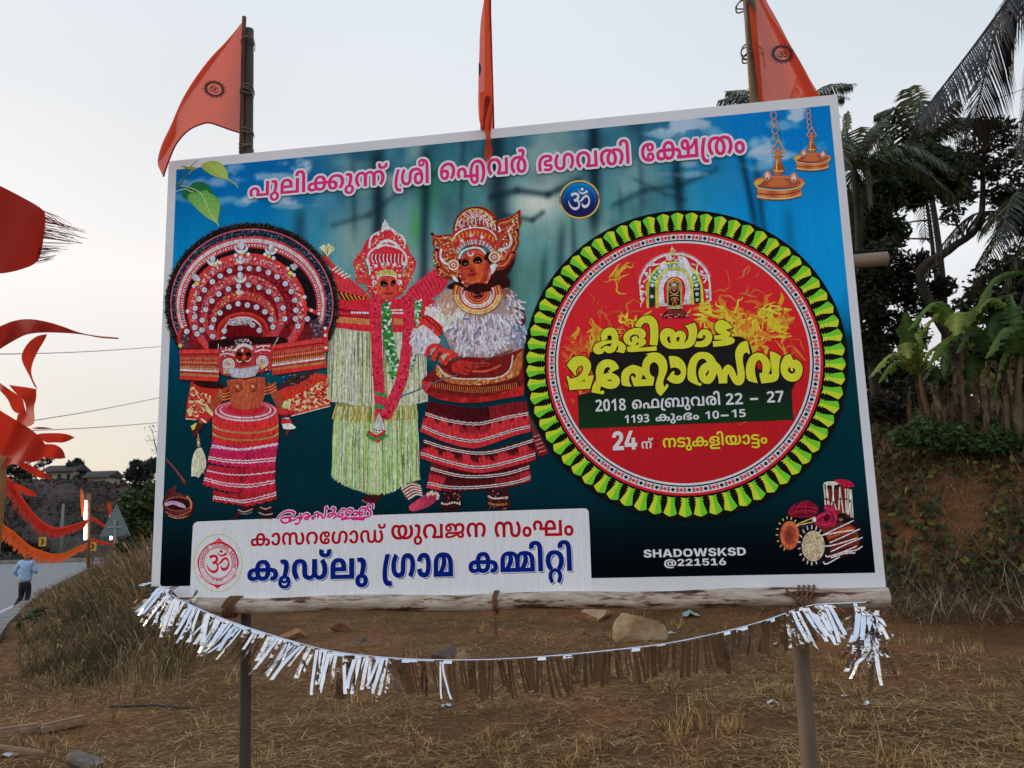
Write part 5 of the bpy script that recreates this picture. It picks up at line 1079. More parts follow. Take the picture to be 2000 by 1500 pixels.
# chest of feathers, arms
a.z(780,380,4.687)
a.poly([(1010,1000),(1100,1000),(1160,1100),(1150,1200),(1060,1250),(1000,1220)], '#4c1c1c')
a.poly([(440,830),(330,960),(300,1050),(420,1300),(500,1480),(900,1500),(1140,1400),(1120,1300),(1040,1240),(1080,1000),(1010,860),(900,800)], '#8e7c80')
a.poly([(330,980),(400,900),(500,880),(560,1080),(480,1150),(350,1080)], '#a08074')
a.poly([(940,860),(1020,870),(1040,960),(960,1000)], '#7c5048')
def feathers(fn, n, cols, l0, l1, w, ang):
 a.up()
 for i in range(n):
  x, y = fn(); an = ang(x, y) + R3.gauss(0,.5); l = R3.uniform(l0, l1)
  a.line([(x, y),(x + math.cos(an) * l * .6 + R3.uniform(-6,6), y + math.sin(an) * l * .6),(x + math.cos(an) * l, y + math.sin(an) * l)], w * R3.uniform(.6,1.4), R3.choice(cols), up=False, n=2, taper=lambda t: math.sin(.25 + 2.6 * t), jit=(i % 12) * .25)
 a.up(4)
FE = ['#c8c4d2', '#b2aec0', '#d8d4dc', '#9690a8', '#857e94', '#cfc8cc', '#a9a0ae', '#6e6680']
feathers(lambda: (R3.uniform(330,640), R3.uniform(960,1180)),80,['#c9b9b0', '#d9d0cc', '#b09890', '#c4b8b8', '#a58a80'],40,90,18, lambda x, y: 1.9)
feathers(lambda: (R3.uniform(480,1060), R3.uniform(1080,1300)),190, FE, 50,120,20, lambda x, y: 1.6 + (700 - x) / 900)
feathers(lambda: (R3.uniform(500,960), R3.uniform(1240,1400)),110, FE, 60,120,19, lambda x, y: 1.6 + (700 - x) / 700)
feathers(lambda: (R3.uniform(940,1100), R3.uniform(880,1180)),60, FE + ['#d8d8e4'],40,80,16, lambda x, y: .9)
feathers(lambda: (R3.uniform(1010,1140), R3.uniform(1180,1340)),46,['#7c88a8', '#8f9ab8', '#646c8c', '#a8aec4'],50,100,13, lambda x, y: 1.1)
a.poly([(230,1080),(300,1030),(380,1060),(470,1200),(420,1260),(330,1180)], '#c4bcb8'); feathers(lambda: (R3.uniform(220,340), R3.uniform(1020,1090)),26,['#d6d2d4', '#c0b6b6', '#e0dcdc'],40,70,16, lambda x, y: .5)
# his right arm: red rolls, white cuff
a.poly([(175,1150),(215,1100),(290,1110),(400,1210),(380,1290),(320,1305),(220,1210)], '#b5302e'); a.lines([[(215,1115),(310,1190),(385,1275)],[(245,1105),(335,1175),(395,1245)]],10, '#6c1818', n=4)
a.poly([(100,1330),(130,1240),(220,1190),(300,1250),(380,1330),(330,1430),(240,1470),(130,1440)], '#b4b0bc'); feathers(lambda: (R3.uniform(120,330), R3.uniform(1220,1420)),90,['#d2d0d8', '#b7b3c2', '#8f8a9c', '#e0dee4', '#a49eae'],40,80,15, lambda x, y: 2.0)
for k, (x, y) in enumerate(((310,1420),(370,1460),(440,1480))):
 a.line([(x - 64, y + 60),(x - 30, y - 20),(x + 40, y - 36),(x + 80, y + 10)],42, mh('#b02e2e', '#c43a34', k / 2), n=5); a.line([(x - 40, y + 50),(x - 5, y),(x + 50, y - 10)],8, '#6c1818', n=4)
a.z(780,680,4.547)
a.poly([(370,70),(430,40),(470,90),(420,130),(385,110)], '#a89a7c'); a.line([(400,150),(440,80),(520,60)],40, '#b0302e', n=4)
a.poly([(455,170),(500,110),(580,100),(660,130),(720,120),(810,130),(800,160),(700,170),(640,210),(600,245),(540,230),(480,215)], '#9c2a28')
a.lines([[(560,190),(600,220),(640,205)],[(580,165),(640,190),(670,170)],[(640,150),(720,150),(800,145)]],9, '#5c1416', n=3)
a.line([(640,165),(760,110),(880,60),(1010,10)],11, '#4a3a36', n=3); a.poly([(860,60),(1000,10),(1010,30),(880,78)], '#6a4634')
# headdress with two wings
a.z(780,380,4.687)
a.poly([(520,790),(440,830),(440,860),(560,880),(900,880),(1010,840),(1020,790),(980,740),(1050,640),(1062,560),(900,500),(500,600)], '#2a1414')
WG = '#93362a'
wl = [(290,350),(330,372),(400,366),(480,362),(530,480),(545,620),(540,780),(500,775),(440,772),(390,740),(330,690),(345,655),(312,600),(312,540),(305,515),(330,490),(300,450),(305,400)]
wr = [(870,260),(930,225),(1000,210),(1060,170),(1110,130),(1108,200),(1120,260),(1080,310),(1105,345),(1085,400),(1100,440),(1060,520),(1075,545),(1040,580),(1010,640),(950,690),(890,690),(850,740),(830,540),(850,460)]
for q in (wl, wr): a.poly(q, WG, 1);
for q, cx, cy in ((wl, 470,560),(wr, 930,450)):
 for f, c_, w_ in ((.93, '#6c1c1c', 11),(.84, '#c98848', 9),(.70, '#7c2420', 10),(.56, '#b8703c', 8)):
  a.line([(cx + (x - cx) * f, cy + (y - cy) * f) for x, y in q], w_, c_, n=3)
speckle(lambda: (R3.uniform(315,520), R3.uniform(380,760)),110,['#d9a060', '#8c2c20', '#e8c088', '#c46a34', '#6a1a18', '#e6ddd4'],5,12, R3)
speckle(lambda: (lambda t: (880 + 190 * t + R3.uniform(-40,30),640 - 400 * t + R3.uniform(-60,60)))(R3.random()),110,['#d9a060', '#8c2c20', '#e8c088', '#c46a34', '#6a1a18', '#e6ddd4'],5,12, R3)
a.line([(385,500),(375,560),(400,615),(455,640)],20, '#d9d2d0', n=6); a.line([(1005,360),(1025,420),(1000,480),(900,515)],22, '#d9d2d0', n=6); a.line([(905,290),(925,330),(895,340)],16, '#d9d2d0', n=4); a.poly([(985,330),(1045,270),(1030,300),(1000,345)], '#e0d8d4', 0)
a.dots([(300,360),(345,505),(355,665),(1080,325),(1045,530)],14, '#241420')
# dome
a.poly([(485,400),(492,300),(520,215),(575,150),(640,118),(700,108),(770,112),(840,145),(885,200),(905,280),(900,380),(860,470),(560,480)], '#8a2c22')
for rr0, rr1, col_ in ((1.0,.93, '#5c1a18'),(.93,.86, '#c4823c'),(.62,.56, '#a88a8a')): a.ring((695,330,205 * rr0,220 * rr0),(695,330,205 * rr1,220 * rr1), col_, 40,180,360)
for rw, n_ in ((.80,9),(.66,8)):
 a.up()
 for i in range(n_):
  t = math.radians(200 + 140 * i / (n_ - 1)); x, y = 695 + 205 * rw * math.cos(t),330 + 220 * rw * math.sin(t)
  a._add([(x - 22, y),(x, y - 20),(x + 22, y),(x, y + 20)],[(0,1,2,3)], '#ddd2cc', (i % 3) * .2)
 a.up()
 for i in range(n_):
  t = math.radians(200 + 140 * i / (n_ - 1)); x, y = 695 + 205 * rw * math.cos(t),330 + 220 * rw * math.sin(t)
  a._add([(x - 12, y),(x, y - 11),(x + 12, y),(x, y + 11)],[(0,1,2,3)], '#b8502c', (i % 3) * .2)
speckle(lambda: (R3.uniform(520,880), R3.uniform(190,330)),130,['#d07a48', '#e4d0c4', '#6a1a1a', '#b83c34', '#c89038', '#e8e0dc'],4,11, R3)
a.lines([[(520 + i * 36,330 - 60 * math.sin(i / 10 * 3.14)),(518 + i * 36,275 - 60 * math.sin(i / 10 * 3.14))] for i in range(11)],7, '#d9ccc8')
# brim
a.poly([(480,440),(500,380),(570,330),(690,305),(800,320),(870,370),(888,420),(850,500),(800,440),(690,410),(580,430),(520,520)], '#a5302a')
a.line([(482,430),(510,375),(580,325),(690,300),(800,315),(870,365),(890,415)],12, '#cfc4cc', n=6); a.lines([[(505 + i * 36,395 - 66 * math.sin((i + .5) / 11 * 3.14)),(520 + i * 33,440 - 66 * math.sin((i + .5) / 11 * 3.14))] for i in range(11)],16, '#c07a34')
a.dots([(655,372),(755,388),(572,420)],20, '#a49ca4'); a.dots([(655,372),(755,388),(572,420)],9, '#e4e0e4')
a.up()
for i in range(26):
 t = math.pi * (1.06 + .88 * i / 25); x, y = 692 + 150 * math.cos(t),560 + 105 * math.sin(t)
 a.line([(x, y),(692 + 185 * math.cos(t),560 + 150 * math.sin(t))],10, '#c9c4cc' if i % 2 else '#8c848e', up=False, jit=(i % 3) * .3)
a.up(2)
a.line([(545,590),(570,530),(620,500),(690,485),(750,500),(790,545)],18, '#d6cccc', n=6); a.poly([(560,600),(590,540),(640,510),(700,500),(750,515),(785,560),(760,600),(600,610)], '#b03c34')
# ear discs and beard of beads
for x, y in ((495,645),(870,572)): a.ell(x, y, 52,50, '#d2bca8'); a.ell(x, y, 38,36, '#b45a3c'); a.ell(x, y, 20,19, '#e4dcd8'); a.ell(x, y, 9,9, '#a83c34')
a.poly([(480,740),(520,760),(545,800),(520,800),(490,775)], '#d9d0cc'); a.poly([(830,650),(870,630),(900,640),(860,720),(840,730)], '#d9d0cc')
a.poly([(545,640),(560,800),(640,880),(740,880),(820,820),(835,650),(800,600)], '#8e2e28'); speckle(lambda: (lambda t: (690 + 140 * math.cos(t),700 + 165 * math.sin(t)))(R3.uniform(-.1,3.25)),90,['#c04a44', '#d98880', '#7c1c20', '#e0b0a0'],8,14, R3)
# face
a.poly([(563,640),(575,590),(620,560),(690,545),(750,560),(785,600),(790,680),(775,740),(740,790),(690,810),(640,800),(600,760),(575,710)], lambda x, y: mh('#c86238', '#a03e26', abs(x - 700) / 110))
a.poly([(655,620),(668,665),(690,690),(630,696),(622,680),(645,665)], '#8c3420'); a.poly([(690,600),(740,640),(765,700),(735,770),(700,720)], '#b9522f')
a.ell(652,540,30,27, '#ddd8d6'); a.ell(652,531,21,22, '#a8443c')
a.poly([(568,625),(580,595),(612,590),(638,612),(640,640),(610,658),(578,655)], '#140e0c'); a.poly([(668,605),(690,570),(730,562),(762,590),(758,620),(725,636),(688,632)], '#140e0c')
a.poly([(590,636),(606,624),(622,633),(607,643)], '#a8a09a'); a.poly([(698,618),(715,606),(735,613),(717,623)], '#a8a09a'); a.dots([(607,633),(716,614)],8, '#0c0808')
a.line([(578,600),(605,580),(640,590)],8, '#5c1c14', n=3); a.line([(675,570),(720,548),(765,570)],8, '#5c1c14', n=3); a.poly([(640,690),(668,698),(690,688),(682,704),(650,706)], '#5c1c14'); a.line([(590,690),(620,716),(612,760)],9, '#a44a2c', n=3)
a.poly([(625,735),(650,712),(675,716),(700,712),(715,722),(680,752),(645,756)], '#8a2426'); a.line([(620,738),(670,732),(715,722)],5, '#4c1214', n=3); a.line([(600,785),(660,808),(740,790)],8, '#c86a48', n=4)
# neck rings
a.ell(735,862,118,52, '#2a1210', 30)
for i, (k, col_) in enumerate(((1.0, '#a8442c'),(.93, '#d9944c'),(.87, '#8e2420'),(.81, '#d07a44'),(.75, '#9c2a28'),(.69, '#d2c2c6'),(.64, '#a83430'),(.56, '#d2c2c6'),(.52, '#b04438'),(.46, '#c4703c'),(.40, '#8e2420'),(.34, '#b85a3c'),(.28, '#7c201c'),(.22, '#a83c30'))):
 a.ring((715,905,225 * k, 195 * k),(715,900,225 * (k - .065),195 * (k - .07)), col_, 44,-24 + 14 * (k < .6),204 - 14 * (k < .6))
a.up()
for k in (.965,.84,.60):
 for i in range(34):
  t = math.radians(8 + 164 * i / 33); a.ell(715 + 222 * k * math.cos(t),900 + 198 * k * math.sin(t),9,8, '#e0b080' if k > .7 else '#c8c0c4', 6, False, jit=.2 * (i % 3))
a.up(2); a.poly([(680,925),(760,915),(755,940),(690,945)], '#241a24')
a.done('feathered_dancer_print')
# ------------------------------------------------------------------ dancer with the great disc headdress (printed)
R1 = random.Random(21)
a = Art(110); a.z(300,680,3.947)
# printed cloth behind the arms
a.poly([(290,255),(330,250),(520,300),(590,300),(470,430),(440,545),(330,552),(245,545),(262,400)], '#a82a20', 0)
a.poly([(950,340),(1080,260),(1230,190),(1335,205),(1362,442),(1180,490),(1060,522),(980,420)], '#b03026', 0)
def floral(fn, n):
 a.up()
 for i in range(n):
  x, y = fn(); a.ell(x, y, 17,15, '#cbb28a', 8, False, jit=(i % 8) * .25)
 a.up(2)
def inq(q, r):
 while True:
  x, y = r.uniform(min(p[0] for p in q), max(p[0] for p in q)), r.uniform(min(p[1] for p in q), max(p[1] for p in q))
  c = False; j = len(q) - 1
  for i in range(len(q)):
   if (q[i][1] > y) != (q[j][1] > y) and x < (q[j][0] - q[i][0]) * (y - q[i][1]) / (q[j][1] - q[i][1]) + q[i][0]: c = not c
   j = i
  if c: return x, y
for q, n in (([(290,300),(430,370),(420,520),(265,525)],70),([(1000,420),(1340,240),(1350,425),(1070,505)],130)):
 a.up()
 for i in range(n * 2): x, y = inq(q, R1); a.ell(x, y, R1.uniform(9,17), R1.uniform(7,13), '#c6ac84', 7, False, jit=(i % 9) * .25)
 a.up(3)
 for i in range(n): x, y = inq(q, R1); a.ell(x, y, 11,10, R1.choice(['#b03030', '#8e1f22', '#c2443c']),7, False, jit=(i % 9) * .25)
 a.up(3)
a.line([(245,545),(330,552)],7, '#c9b8ae'); a.line([(1060,524),(1362,446)],7, '#c9b8ae')
a.poly([(300,262),(340,245),(520,270),(560,310),(450,312),(350,300)], '#2a1416'); a.poly([(960,300),(1060,220),(1240,175),(1230,215),(1080,290),(970,310)], '#3a2224')
speckle(lambda: (R1.uniform(990,1220), R1.uniform(190,290)),60,['#7c6a6a', '#241416', '#5c4444'],4,8, R1)
# feet
a.poly([(610,1320),(640,1260),(700,1215),(770,1210),(780,1250),(740,1270),(680,1270),(650,1310)], '#321417'); a.poly([(800,1220),(905,1210),(925,1280),(910,1315),(820,1310),(810,1270)], '#281216')
a.lines([[(650,1245),(700,1262),(765,1240)],[(810,1265),(860,1285),(918,1275)],[(820,1225),(860,1240),(905,1225)]],9, '#8f8a86', n=4); a.lines([[(690,1180),(720,1205),(750,1180)],[(660,1270),(710,1280),(760,1262)]],7, '#6a6460', n=3)
# pleated skirt in tiers
def pleats(T, B, n, c0, c1, bands, cb='#c9b6c6', split=None):
 T, B = spline([Vector(p) for p in T],8), spline([Vector(p) for p in B],8)
 def at(Q, t):
  k = t * (len(Q) - 1); i = min(len(Q) - 2, int(k)); return Q[i].lerp(Q[i + 1], k - i)
 a.up()
 for i in range(n):
  t0, t1 = i / n, (i + 1) / n; zz = 8 if i % 2 else -6
  p, q = at(T, t0), at(T, t1); r_, s_ = at(B, t1), at(B, t0); k = R1.uniform(-.1,.12)
  V = [(p.x, p.y),(q.x, q.y),(r_.x, r_.y + zz),(s_.x, s_.y - zz)]
  d = .42 if split and abs((t0 + t1) / 2 - split) < .035 else 0
  a.mb.add([P(*a.g(x, y), a.L) for x, y in V],[(0,1,2,3)],[ink(mh(c0, c1, min(1, max(0, e + k + d)))) for e in (.25,.75,.55,.0)])
 for v, w in bands:
  a.line([(lambda p: (p.x, p.y + 4 * math.sin(i * 1.9)))(at(T, i / 50).lerp(at(B, i / 50), v)) for i in range(51)], w, cb)
pleats([(462,1095),(640,1120),(945,1050)],[(455,1180),(640,1205),(730,1218),(945,1165)],22, '#b02830', '#6c1420', ((.55,7),(.72,7)), split=.52)
pleats([(420,900),(640,925),(940,900)],[(377,1050),(520,1095),(640,1112),(740,1118),(935,1080)],26, '#b8263c', '#781526', ((.28,8),(.66,7),(.76,7)), split=.58)
pleats([(440,765),(690,780),(955,750)],[(415,880),(560,910),(700,920),(800,915),(935,905)],26, '#bb2450', '#851738', ((.62,8),(.75,8)), split=.58)
pleats([(452,705),(640,760),(960,705)],[(440,800),(580,800),(700,800),(830,785),(958,768)],22, '#b42a62', '#8a1c48', ((.45,9),(.62,7)))
# rolls round the waist
for y, ry, col_ in ((690,70, '#b0282a'),(655,66, '#7a3a26'),(622,78, '#b62c2c'),(592,72, '#8a4a2c'),(560,84, '#bb2e2e')):
 a.ring((708, y, 257, ry),(708, y - 62,250, ry * .7), col_, 50,-4,184)
 if col_ in ('#7a3a26', '#8a4a2c'):
  a.up()
  for i in range(60):
   t = math.radians(8 + 164 * i / 59); a.line([(708 + 256 * math.cos(t), y + ry * math.sin(t) - 18),(708 + 256 * math.cos(t), y + ry * math.sin(t) - 4)],4, '#c89a6a', up=False)
a.ell(708,491,256,92, '#b32d35', 50)
a.ell(708,483,240,80, '#a63a4e', 50)
a.ring((708,485,236,80),(708,479,222,72), '#cda6b2', 50)
a.ring((708,477,200,64),(708,473,190,58), '#d4bac2', 50)
a.ell(708,469,150,48, '#a2222c', 40)
a.up()
for i in range(70):
 t = 2 * math.pi * i / 70; a.line([(708 + 205 * math.cos(t),478 + 68 * math.sin(t)),(708 + 226 * math.cos(t),480 + 76 * math.sin(t))],3, '#a82a44', up=False)
a.up()
# torso and arms
SK = lambda x, y: mh('#a65038', '#7c3324', abs(x - 700) / 260)
a.poly([(480,330),(560,300),(560,380),(450,500),(400,560),(350,600),(340,560),(420,470)], '#8c3f2e'); a.poly([(880,260),(960,310),(1000,420),(1040,560),(1010,600),(960,470),(900,360)], '#8c3f2e')
a.poly([(560,250),(700,220),(860,225),(868,330),(835,440),(790,462),(700,476),(620,462),(590,430),(588,340)], SK)
a.line([(640,225),(700,242),(770,222)],8, '#6c2018', n=4); a.line([(650,236),(705,252),(765,234)],4, '#a87a50', n=4)
for x, y in ((650,303),(768,303)): a.ell(x, y, 34,36, '#6e2a1e'); a.ell(x - 2, y - 4,29,30, '#8e3e28'); a.ell(x - 6, y - 12,15,12, '#b8684c'); a.ell(x, y - 4,8,8, '#b9a9a2')
a.lines([[(498,310 + i * 24),(540,345 + i * 24),(592,330 + i * 24)] for i in range(3)],15, '#8e2c22', n=4); a.lines([[(500,318 + i * 24),(540,352 + i * 24),(590,338 + i * 24)] for i in range(3)],5, '#c08a5a', n=4)
a.lines([[(850,300 + i * 24),(900,290 + i * 24),(945,262 + i * 24)] for i in range(3)],15, '#8e2c22', n=4); a.lines([[(852,308 + i * 24),(900,298 + i * 24),(945,270 + i * 24)] for i in range(3)],5, '#c08a5a', n=4)
a.lines([[(360,520),(420,570)],[(380,500),(440,545)]],26, '#a8282e'); a.line([(365,545),(405,575)],14, '#c8b4b4'); a.lines([[(400,430 + i * 14),(455,500 + i * 8)] for i in range(4)],8, '#b9bb84')
a.poly([(285,600),(330,575),(340,600),(300,635)], '#c0ab4a'); a.poly([(335,575),(390,590),(360,630),(335,680),(305,692),(300,650),(320,610)], '#4c1c20')
a.line([(342,660),(345,690)],5, '#c0b4a8'); a.dots([(345,705),(348,750)],15, '#8a6a4e'); a.dots([(346,728)],12, '#c4b69c')
a.poly([(335,770),(370,768),(400,830),(408,920),(375,960),(345,1002),(325,985),(290,990),(292,880),(310,810)], '#c9c0aa'); a.lines([[(330 + i * 13,790),(316 + i * 18,970)] for i in range(5)],5, '#a09478')
a.poly([(985,450),(1010,405),(1060,405),(1050,460),(1010,470)], '#a9b27c'); a.lines([[(968,490),(1015,500),(1060,488)],[(985,565),(1025,572),(1062,560)]],34, '#a8262e', n=3); a.line([(980,525),(1050,532)],22, '#4a2028'); a.line([(1005,540),(1045,542)],12, '#b9b0b8')
a.poly([(990,585),(1060,575),(1100,615),(1060,628),(1000,622)], '#cdc9ba'); a.poly([(1015,628),(1050,630),(1040,660),(1020,680)], '#5c2422')
# the disc
a.z(300,380,3.947)
a.up()
V = [(755,830)]
for i in range(241):
 t = math.radians(146 + 264 * i / 240 - 0); rr = 1 + .010 * math.sin(i * 2.7) + R1.uniform(-.008,.008)
 V.append((755 + 665 * rr * math.cos(t),850 + 630 * rr * math.sin(t)))
a._add(V, [(0, i, i + 1) for i in range(1,241)], '#191615')
a.up()
for i in range(420):
 t = math.radians(148 + 256 * R1.random()); r0 = R1.uniform(.955,.99)
 a.line([(755 + 665 * r0 * math.cos(t),850 + 630 * r0 * math.sin(t)),(755 + 672 * (r0 + .03) * math.cos(t + .01),850 + 637 * (r0 + .03) * math.sin(t + .01))],4, R1.choice(['#2c2824', '#3a3630', '#12100f']), up=False, jit=(i % 9) * .25)
a.up(3)
A0, A1 = 156,396
a.ring((757,850,629,588),(757,850,619,578), '#a8506a', 90, A0, A1)
a.ring((757,852,617,576),(750,850,580,526), '#1c2634', 90, A0, A1)
speckle(lambda: (lambda t, k: (753 + (580 + 34 * k) * math.cos(t),851 + (528 + 46 * k) * math.sin(t)))(math.radians(R1.uniform(A0, A1)), R1.random()),420,['#3a5068', '#0c1018', '#4c6070', '#26404c', '#5c7480', '#141c24'],4,10, R1)
a.ring((750,850,582,528),(748,852,570,514), '#b3303c', 90, A0, A1)
a.ring((748,852,569,513),(748,854,549,485), '#b6b2bc', 90, A0, A1)
a.up()
for i in range(150):
 t = math.radians(A0 + (A1 - A0) * i / 149); a.line([(748 + 551 * math.cos(t),854 + 488 * math.sin(t)),(748 + 567 * math.cos(t),852 + 511 * math.sin(t))],3, '#6a6470', up=False)
a.ring((748,854,549,485),(748,856,538,474), '#b3303c', 90, A0, A1); a.ring((748,856,538,474),(748,858,522,460), '#c2b6bc', 90, A0, A1)
a.up()
for i in range(96):
 t = math.radians(A0 + 4 + (A1 - A0 - 8) * i / 95); x, y, s_ = 748 + 530 * math.cos(t),857 + 467 * math.sin(t),9
 a._add([(x - s_, y),(x, y - s_),(x + s_, y),(x, y + s_)],[(0,1,2,3)], '#1c1c30' if i % 2 else '#a02c3c')
a.ring((748,858,522,460),(746,860,510,446), '#a22a34', 90, A0, A1)
a.ell(744,858,508,446, '#15131a', 80)
a.poly([(1090,640),(1180,760),(1215,900),(1290,930),(1240,970),(1130,1120),(1060,1060)], '#17131a'); a.poly([(1060,1100),(1130,1040),(1240,960),(1290,1000),(1320,1060),(1290,1110),(1070,1140)], '#5c1a20')
a.poly([(1200,990),(1270,950),(1310,1100),(1240,1120)], '#3c3440'); speckle(lambda: (R1.uniform(1205,1300), R1.uniform(970,1110)),70,['#8c8894', '#2a1c22', '#6c2430'],4,7, R1)
a.line([(1180,880),(1230,900),(1285,925)],30, '#a8282e', n=3); a.dots([(1215,893),(1275,918)],13, '#cdb8bc')
a.poly([(195,1045),(270,1010),(400,1150),(395,1190),(200,1190)], '#6a1a20'); a.poly([(205,1060),(260,1080),(275,1190),(215,1190)], '#45303a'); speckle(lambda: (R1.uniform(205,275), R1.uniform(1070,1185)),40,['#8c8894', '#2a1c22', '#6c2430'],4,7, R1)
a.line([(215,1030),(195,1100),(205,1160)],24, '#a8282e', n=3); a.ell(205,1165,14,16, '#b9ae52')
# the dome of nested bands
a.ell(720,880,462,430, '#b8302e', 80); a.ell(720,884,440,408, '#a8404a', 80)
speckle(lambda: (lambda t, k: (720 + (392 + 44 * k) * math.cos(t),884 + (362 + 42 * k) * math.sin(t)))(math.radians(R1.uniform(160,385)), R1.random()),330,['#c87080', '#d8a0a8', '#8c2030', '#c09070', '#7c1a28', '#cfb0a8'],5,11, R1)
a.ell(716,900,388,362, '#6c1620', 80)
speckle(lambda: (lambda t, k: (712 + (330 + 54 * k) * math.cos(t),900 + (290 + 68 * k) * math.sin(t)))(math.radians(R1.uniform(160,385)), R1.random()),260,['#8a1e28', '#58101a', '#a02c34', '#4a0c16'],6,12, R1)
a.ell(692,915,328,302, '#a03842', 70)
speckle(lambda: (lambda t, k: (692 + (272 + 50 * k) * math.cos(t),915 + (238 + 60 * k) * math.sin(t)))(math.radians(R1.uniform(165,380)), R1.random()),240,['#b85c68', '#c88e90', '#8c2030', '#a06848', '#7c1a28'],5,11, R1)
a.ell(688,930,276,246, '#68141e', 64)
speckle(lambda: (lambda t, k: (690 + (225 + 45 * k) * math.cos(t),950 + (175 + 66 * k) * math.sin(t)))(math.radians(R1.uniform(165,380)), R1.random()),160,['#8a1e28', '#58101a', '#a02c34'],6,11, R1)
a.ell(692,975,255,230, '#9e3438', 60)
speckle(lambda: (lambda t, k: (692 + (215 + 36 * k) * math.cos(t),975 + (185 + 42 * k) * math.sin(t)))(math.radians(R1.uniform(170,375)), R1.random()),150,['#b85c58', '#c2906c', '#8c2030', '#b07848'],5,10, R1)
a.ell(690,1000,218,190, '#5c1018', 56); a.ell(690,1055,200,150, '#a83228', 50); a.ell(690,1062,186,138, '#8a1e20', 50); a.ring((690,1058,150,118),(690,1060,142,108), '#c8a8b0', 40,195,345); a.ell(690,1075,150,112, '#5a0e16', 44)
a.poly([(565,985),(620,955),(750,950),(765,975),(700,1000),(590,1015)], '#8e8a96'); speckle(lambda: (R1.uniform(575,750), R1.uniform(960,1005)),80,['#c9c6ce', '#5c5866', '#e2e0e4'],4,6, R1)
MIR = [(453,672),(513,628),(585,588),(668,568),(738,570),(810,574),(885,600),(952,634),(1016,688),(1062,747),(1088,815),(1098,892),(1094,957),(1112,1015),(392,735),(350,804),(320,877),(317,942),(317,1025),(335,1075),(448,820),(502,767),(577,730),(655,707),(731,698),(813,715),(888,747),(952,807),(998,873),(1010,958),(402,886),(375,968),(373,1045),(465,963),(512,912),(580,866),(651,842),(723,852),(793,868),(858,904),(903,962),(920,1020),(445,1025),(455,1093),(763,1005),(815,1047),(545,1050),(540,1115),(255,1055),(1185,958)]
for o_, (r_, c_) in enumerate(((26, '#5a2c38'),(22, '#7c86a4'),(18, '#c4c8d0'),(9, '#7a7a8c'),(5, '#e8e8ec'))):
 a.dots(MIR, r_, c_, None, 12)
# silver ornaments
for x, y, s_ in ((676,415,1.25),(905,430,1.1),(455,515,1.05),(672,505,.9),(668,645,1.1),(658,755,.6)):
 a.ring((x, y - 8,42 * s_, 40 * s_),(x, y - 20,34 * s_, 28 * s_), '#c6cad4', 20,0,180); a.ell(x, y - 18 * s_, 20 * s_, 26 * s_, '#9aa6b8'); a.ell(x - 3, y - 24 * s_, 11 * s_, 14 * s_, '#d6dae0'); a.ell(x, y + 22 * s_, 15 * s_, 10 * s_, '#d4cdd0')
for x, y in ((325,640),(1087,558)): a.poly([(x - 35, y - 15),(x, y - 28),(x + 28, y - 5),(x, y + 28),(x - 20, y + 20)], '#93a4ac'); a.ell(x + (8 if x < 700 else -32), y + 48,18,16, '#b2b456')
a.dots([(510,525),(632,468),(730,460),(860,462),(925,490),(1035,570),(1082,620),(345,655),(310,705),(262,900),(1165,790)],15, '#d2c0c4'); a.dots([(685,452),(890,478),(470,545)],13, '#a4b45a')
# dark hollow under the dome, wide red wings of the face panel
a.poly([(420,1130),(560,1110),(690,1085),(830,1100),(980,1090),(1040,1120),(1000,1200),(900,1180),(520,1200),(425,1190)], '#241014')
a.poly([(200,1195),(500,1190),(515,1300),(495,1442),(205,1425)], '#a62c30', 0); a.poly([(910,1160),(1315,1100),(1335,1335),(925,1392),(905,1280)], '#a83032', 0)
def wing(l, r, y0l, y0r, y1l, y1r):
 for v, w, cc in ((.06,22, '#b83a38'),(.15,8, '#6c1a1c'),(.30,12, '#8a4430'),(.42,10, '#b06a48'),(.52,16, '#7c2a24'),(.62,10, '#c4825c'),(.69,13, '#c9c0d4'),(.76,9, '#8a3026'),(.84,20, '#9a5838'),(.95,30, '#bc2c28')):
  a.line([(l + (r - l) * i / 30,(y0l + (y0r - y0l) * i / 30) * (1 - v) + (y1l + (y1r - y1l) * i / 30) * v) for i in range(31)], w, cc)
 a.up()
 for v in (.28,.42,.55,.62,.84):
  for i in range(52):
   t = i / 51; x = l + (r - l) * t; y = (y0l + (y0r - y0l) * t) * (1 - v) + (y1l + (y1r - y1l) * t) * v
   a.line([(x, y - 7),(x + 3, y + 7)],3, '#d0a06c' if i % 2 else '#5c1818', up=False, jit=(i % 2) * .3)
 a.up()
wing(203,500,1200,1195,1420,1440); wing(915,1320,1165,1108,1385,1330)
a.line([(1330,1020),(1325,1100),(1330,1210)],36, '#a82a30'); a.dots([(1322,1030),(1325,1085),(1328,1180)],13, '#c8b8bc')
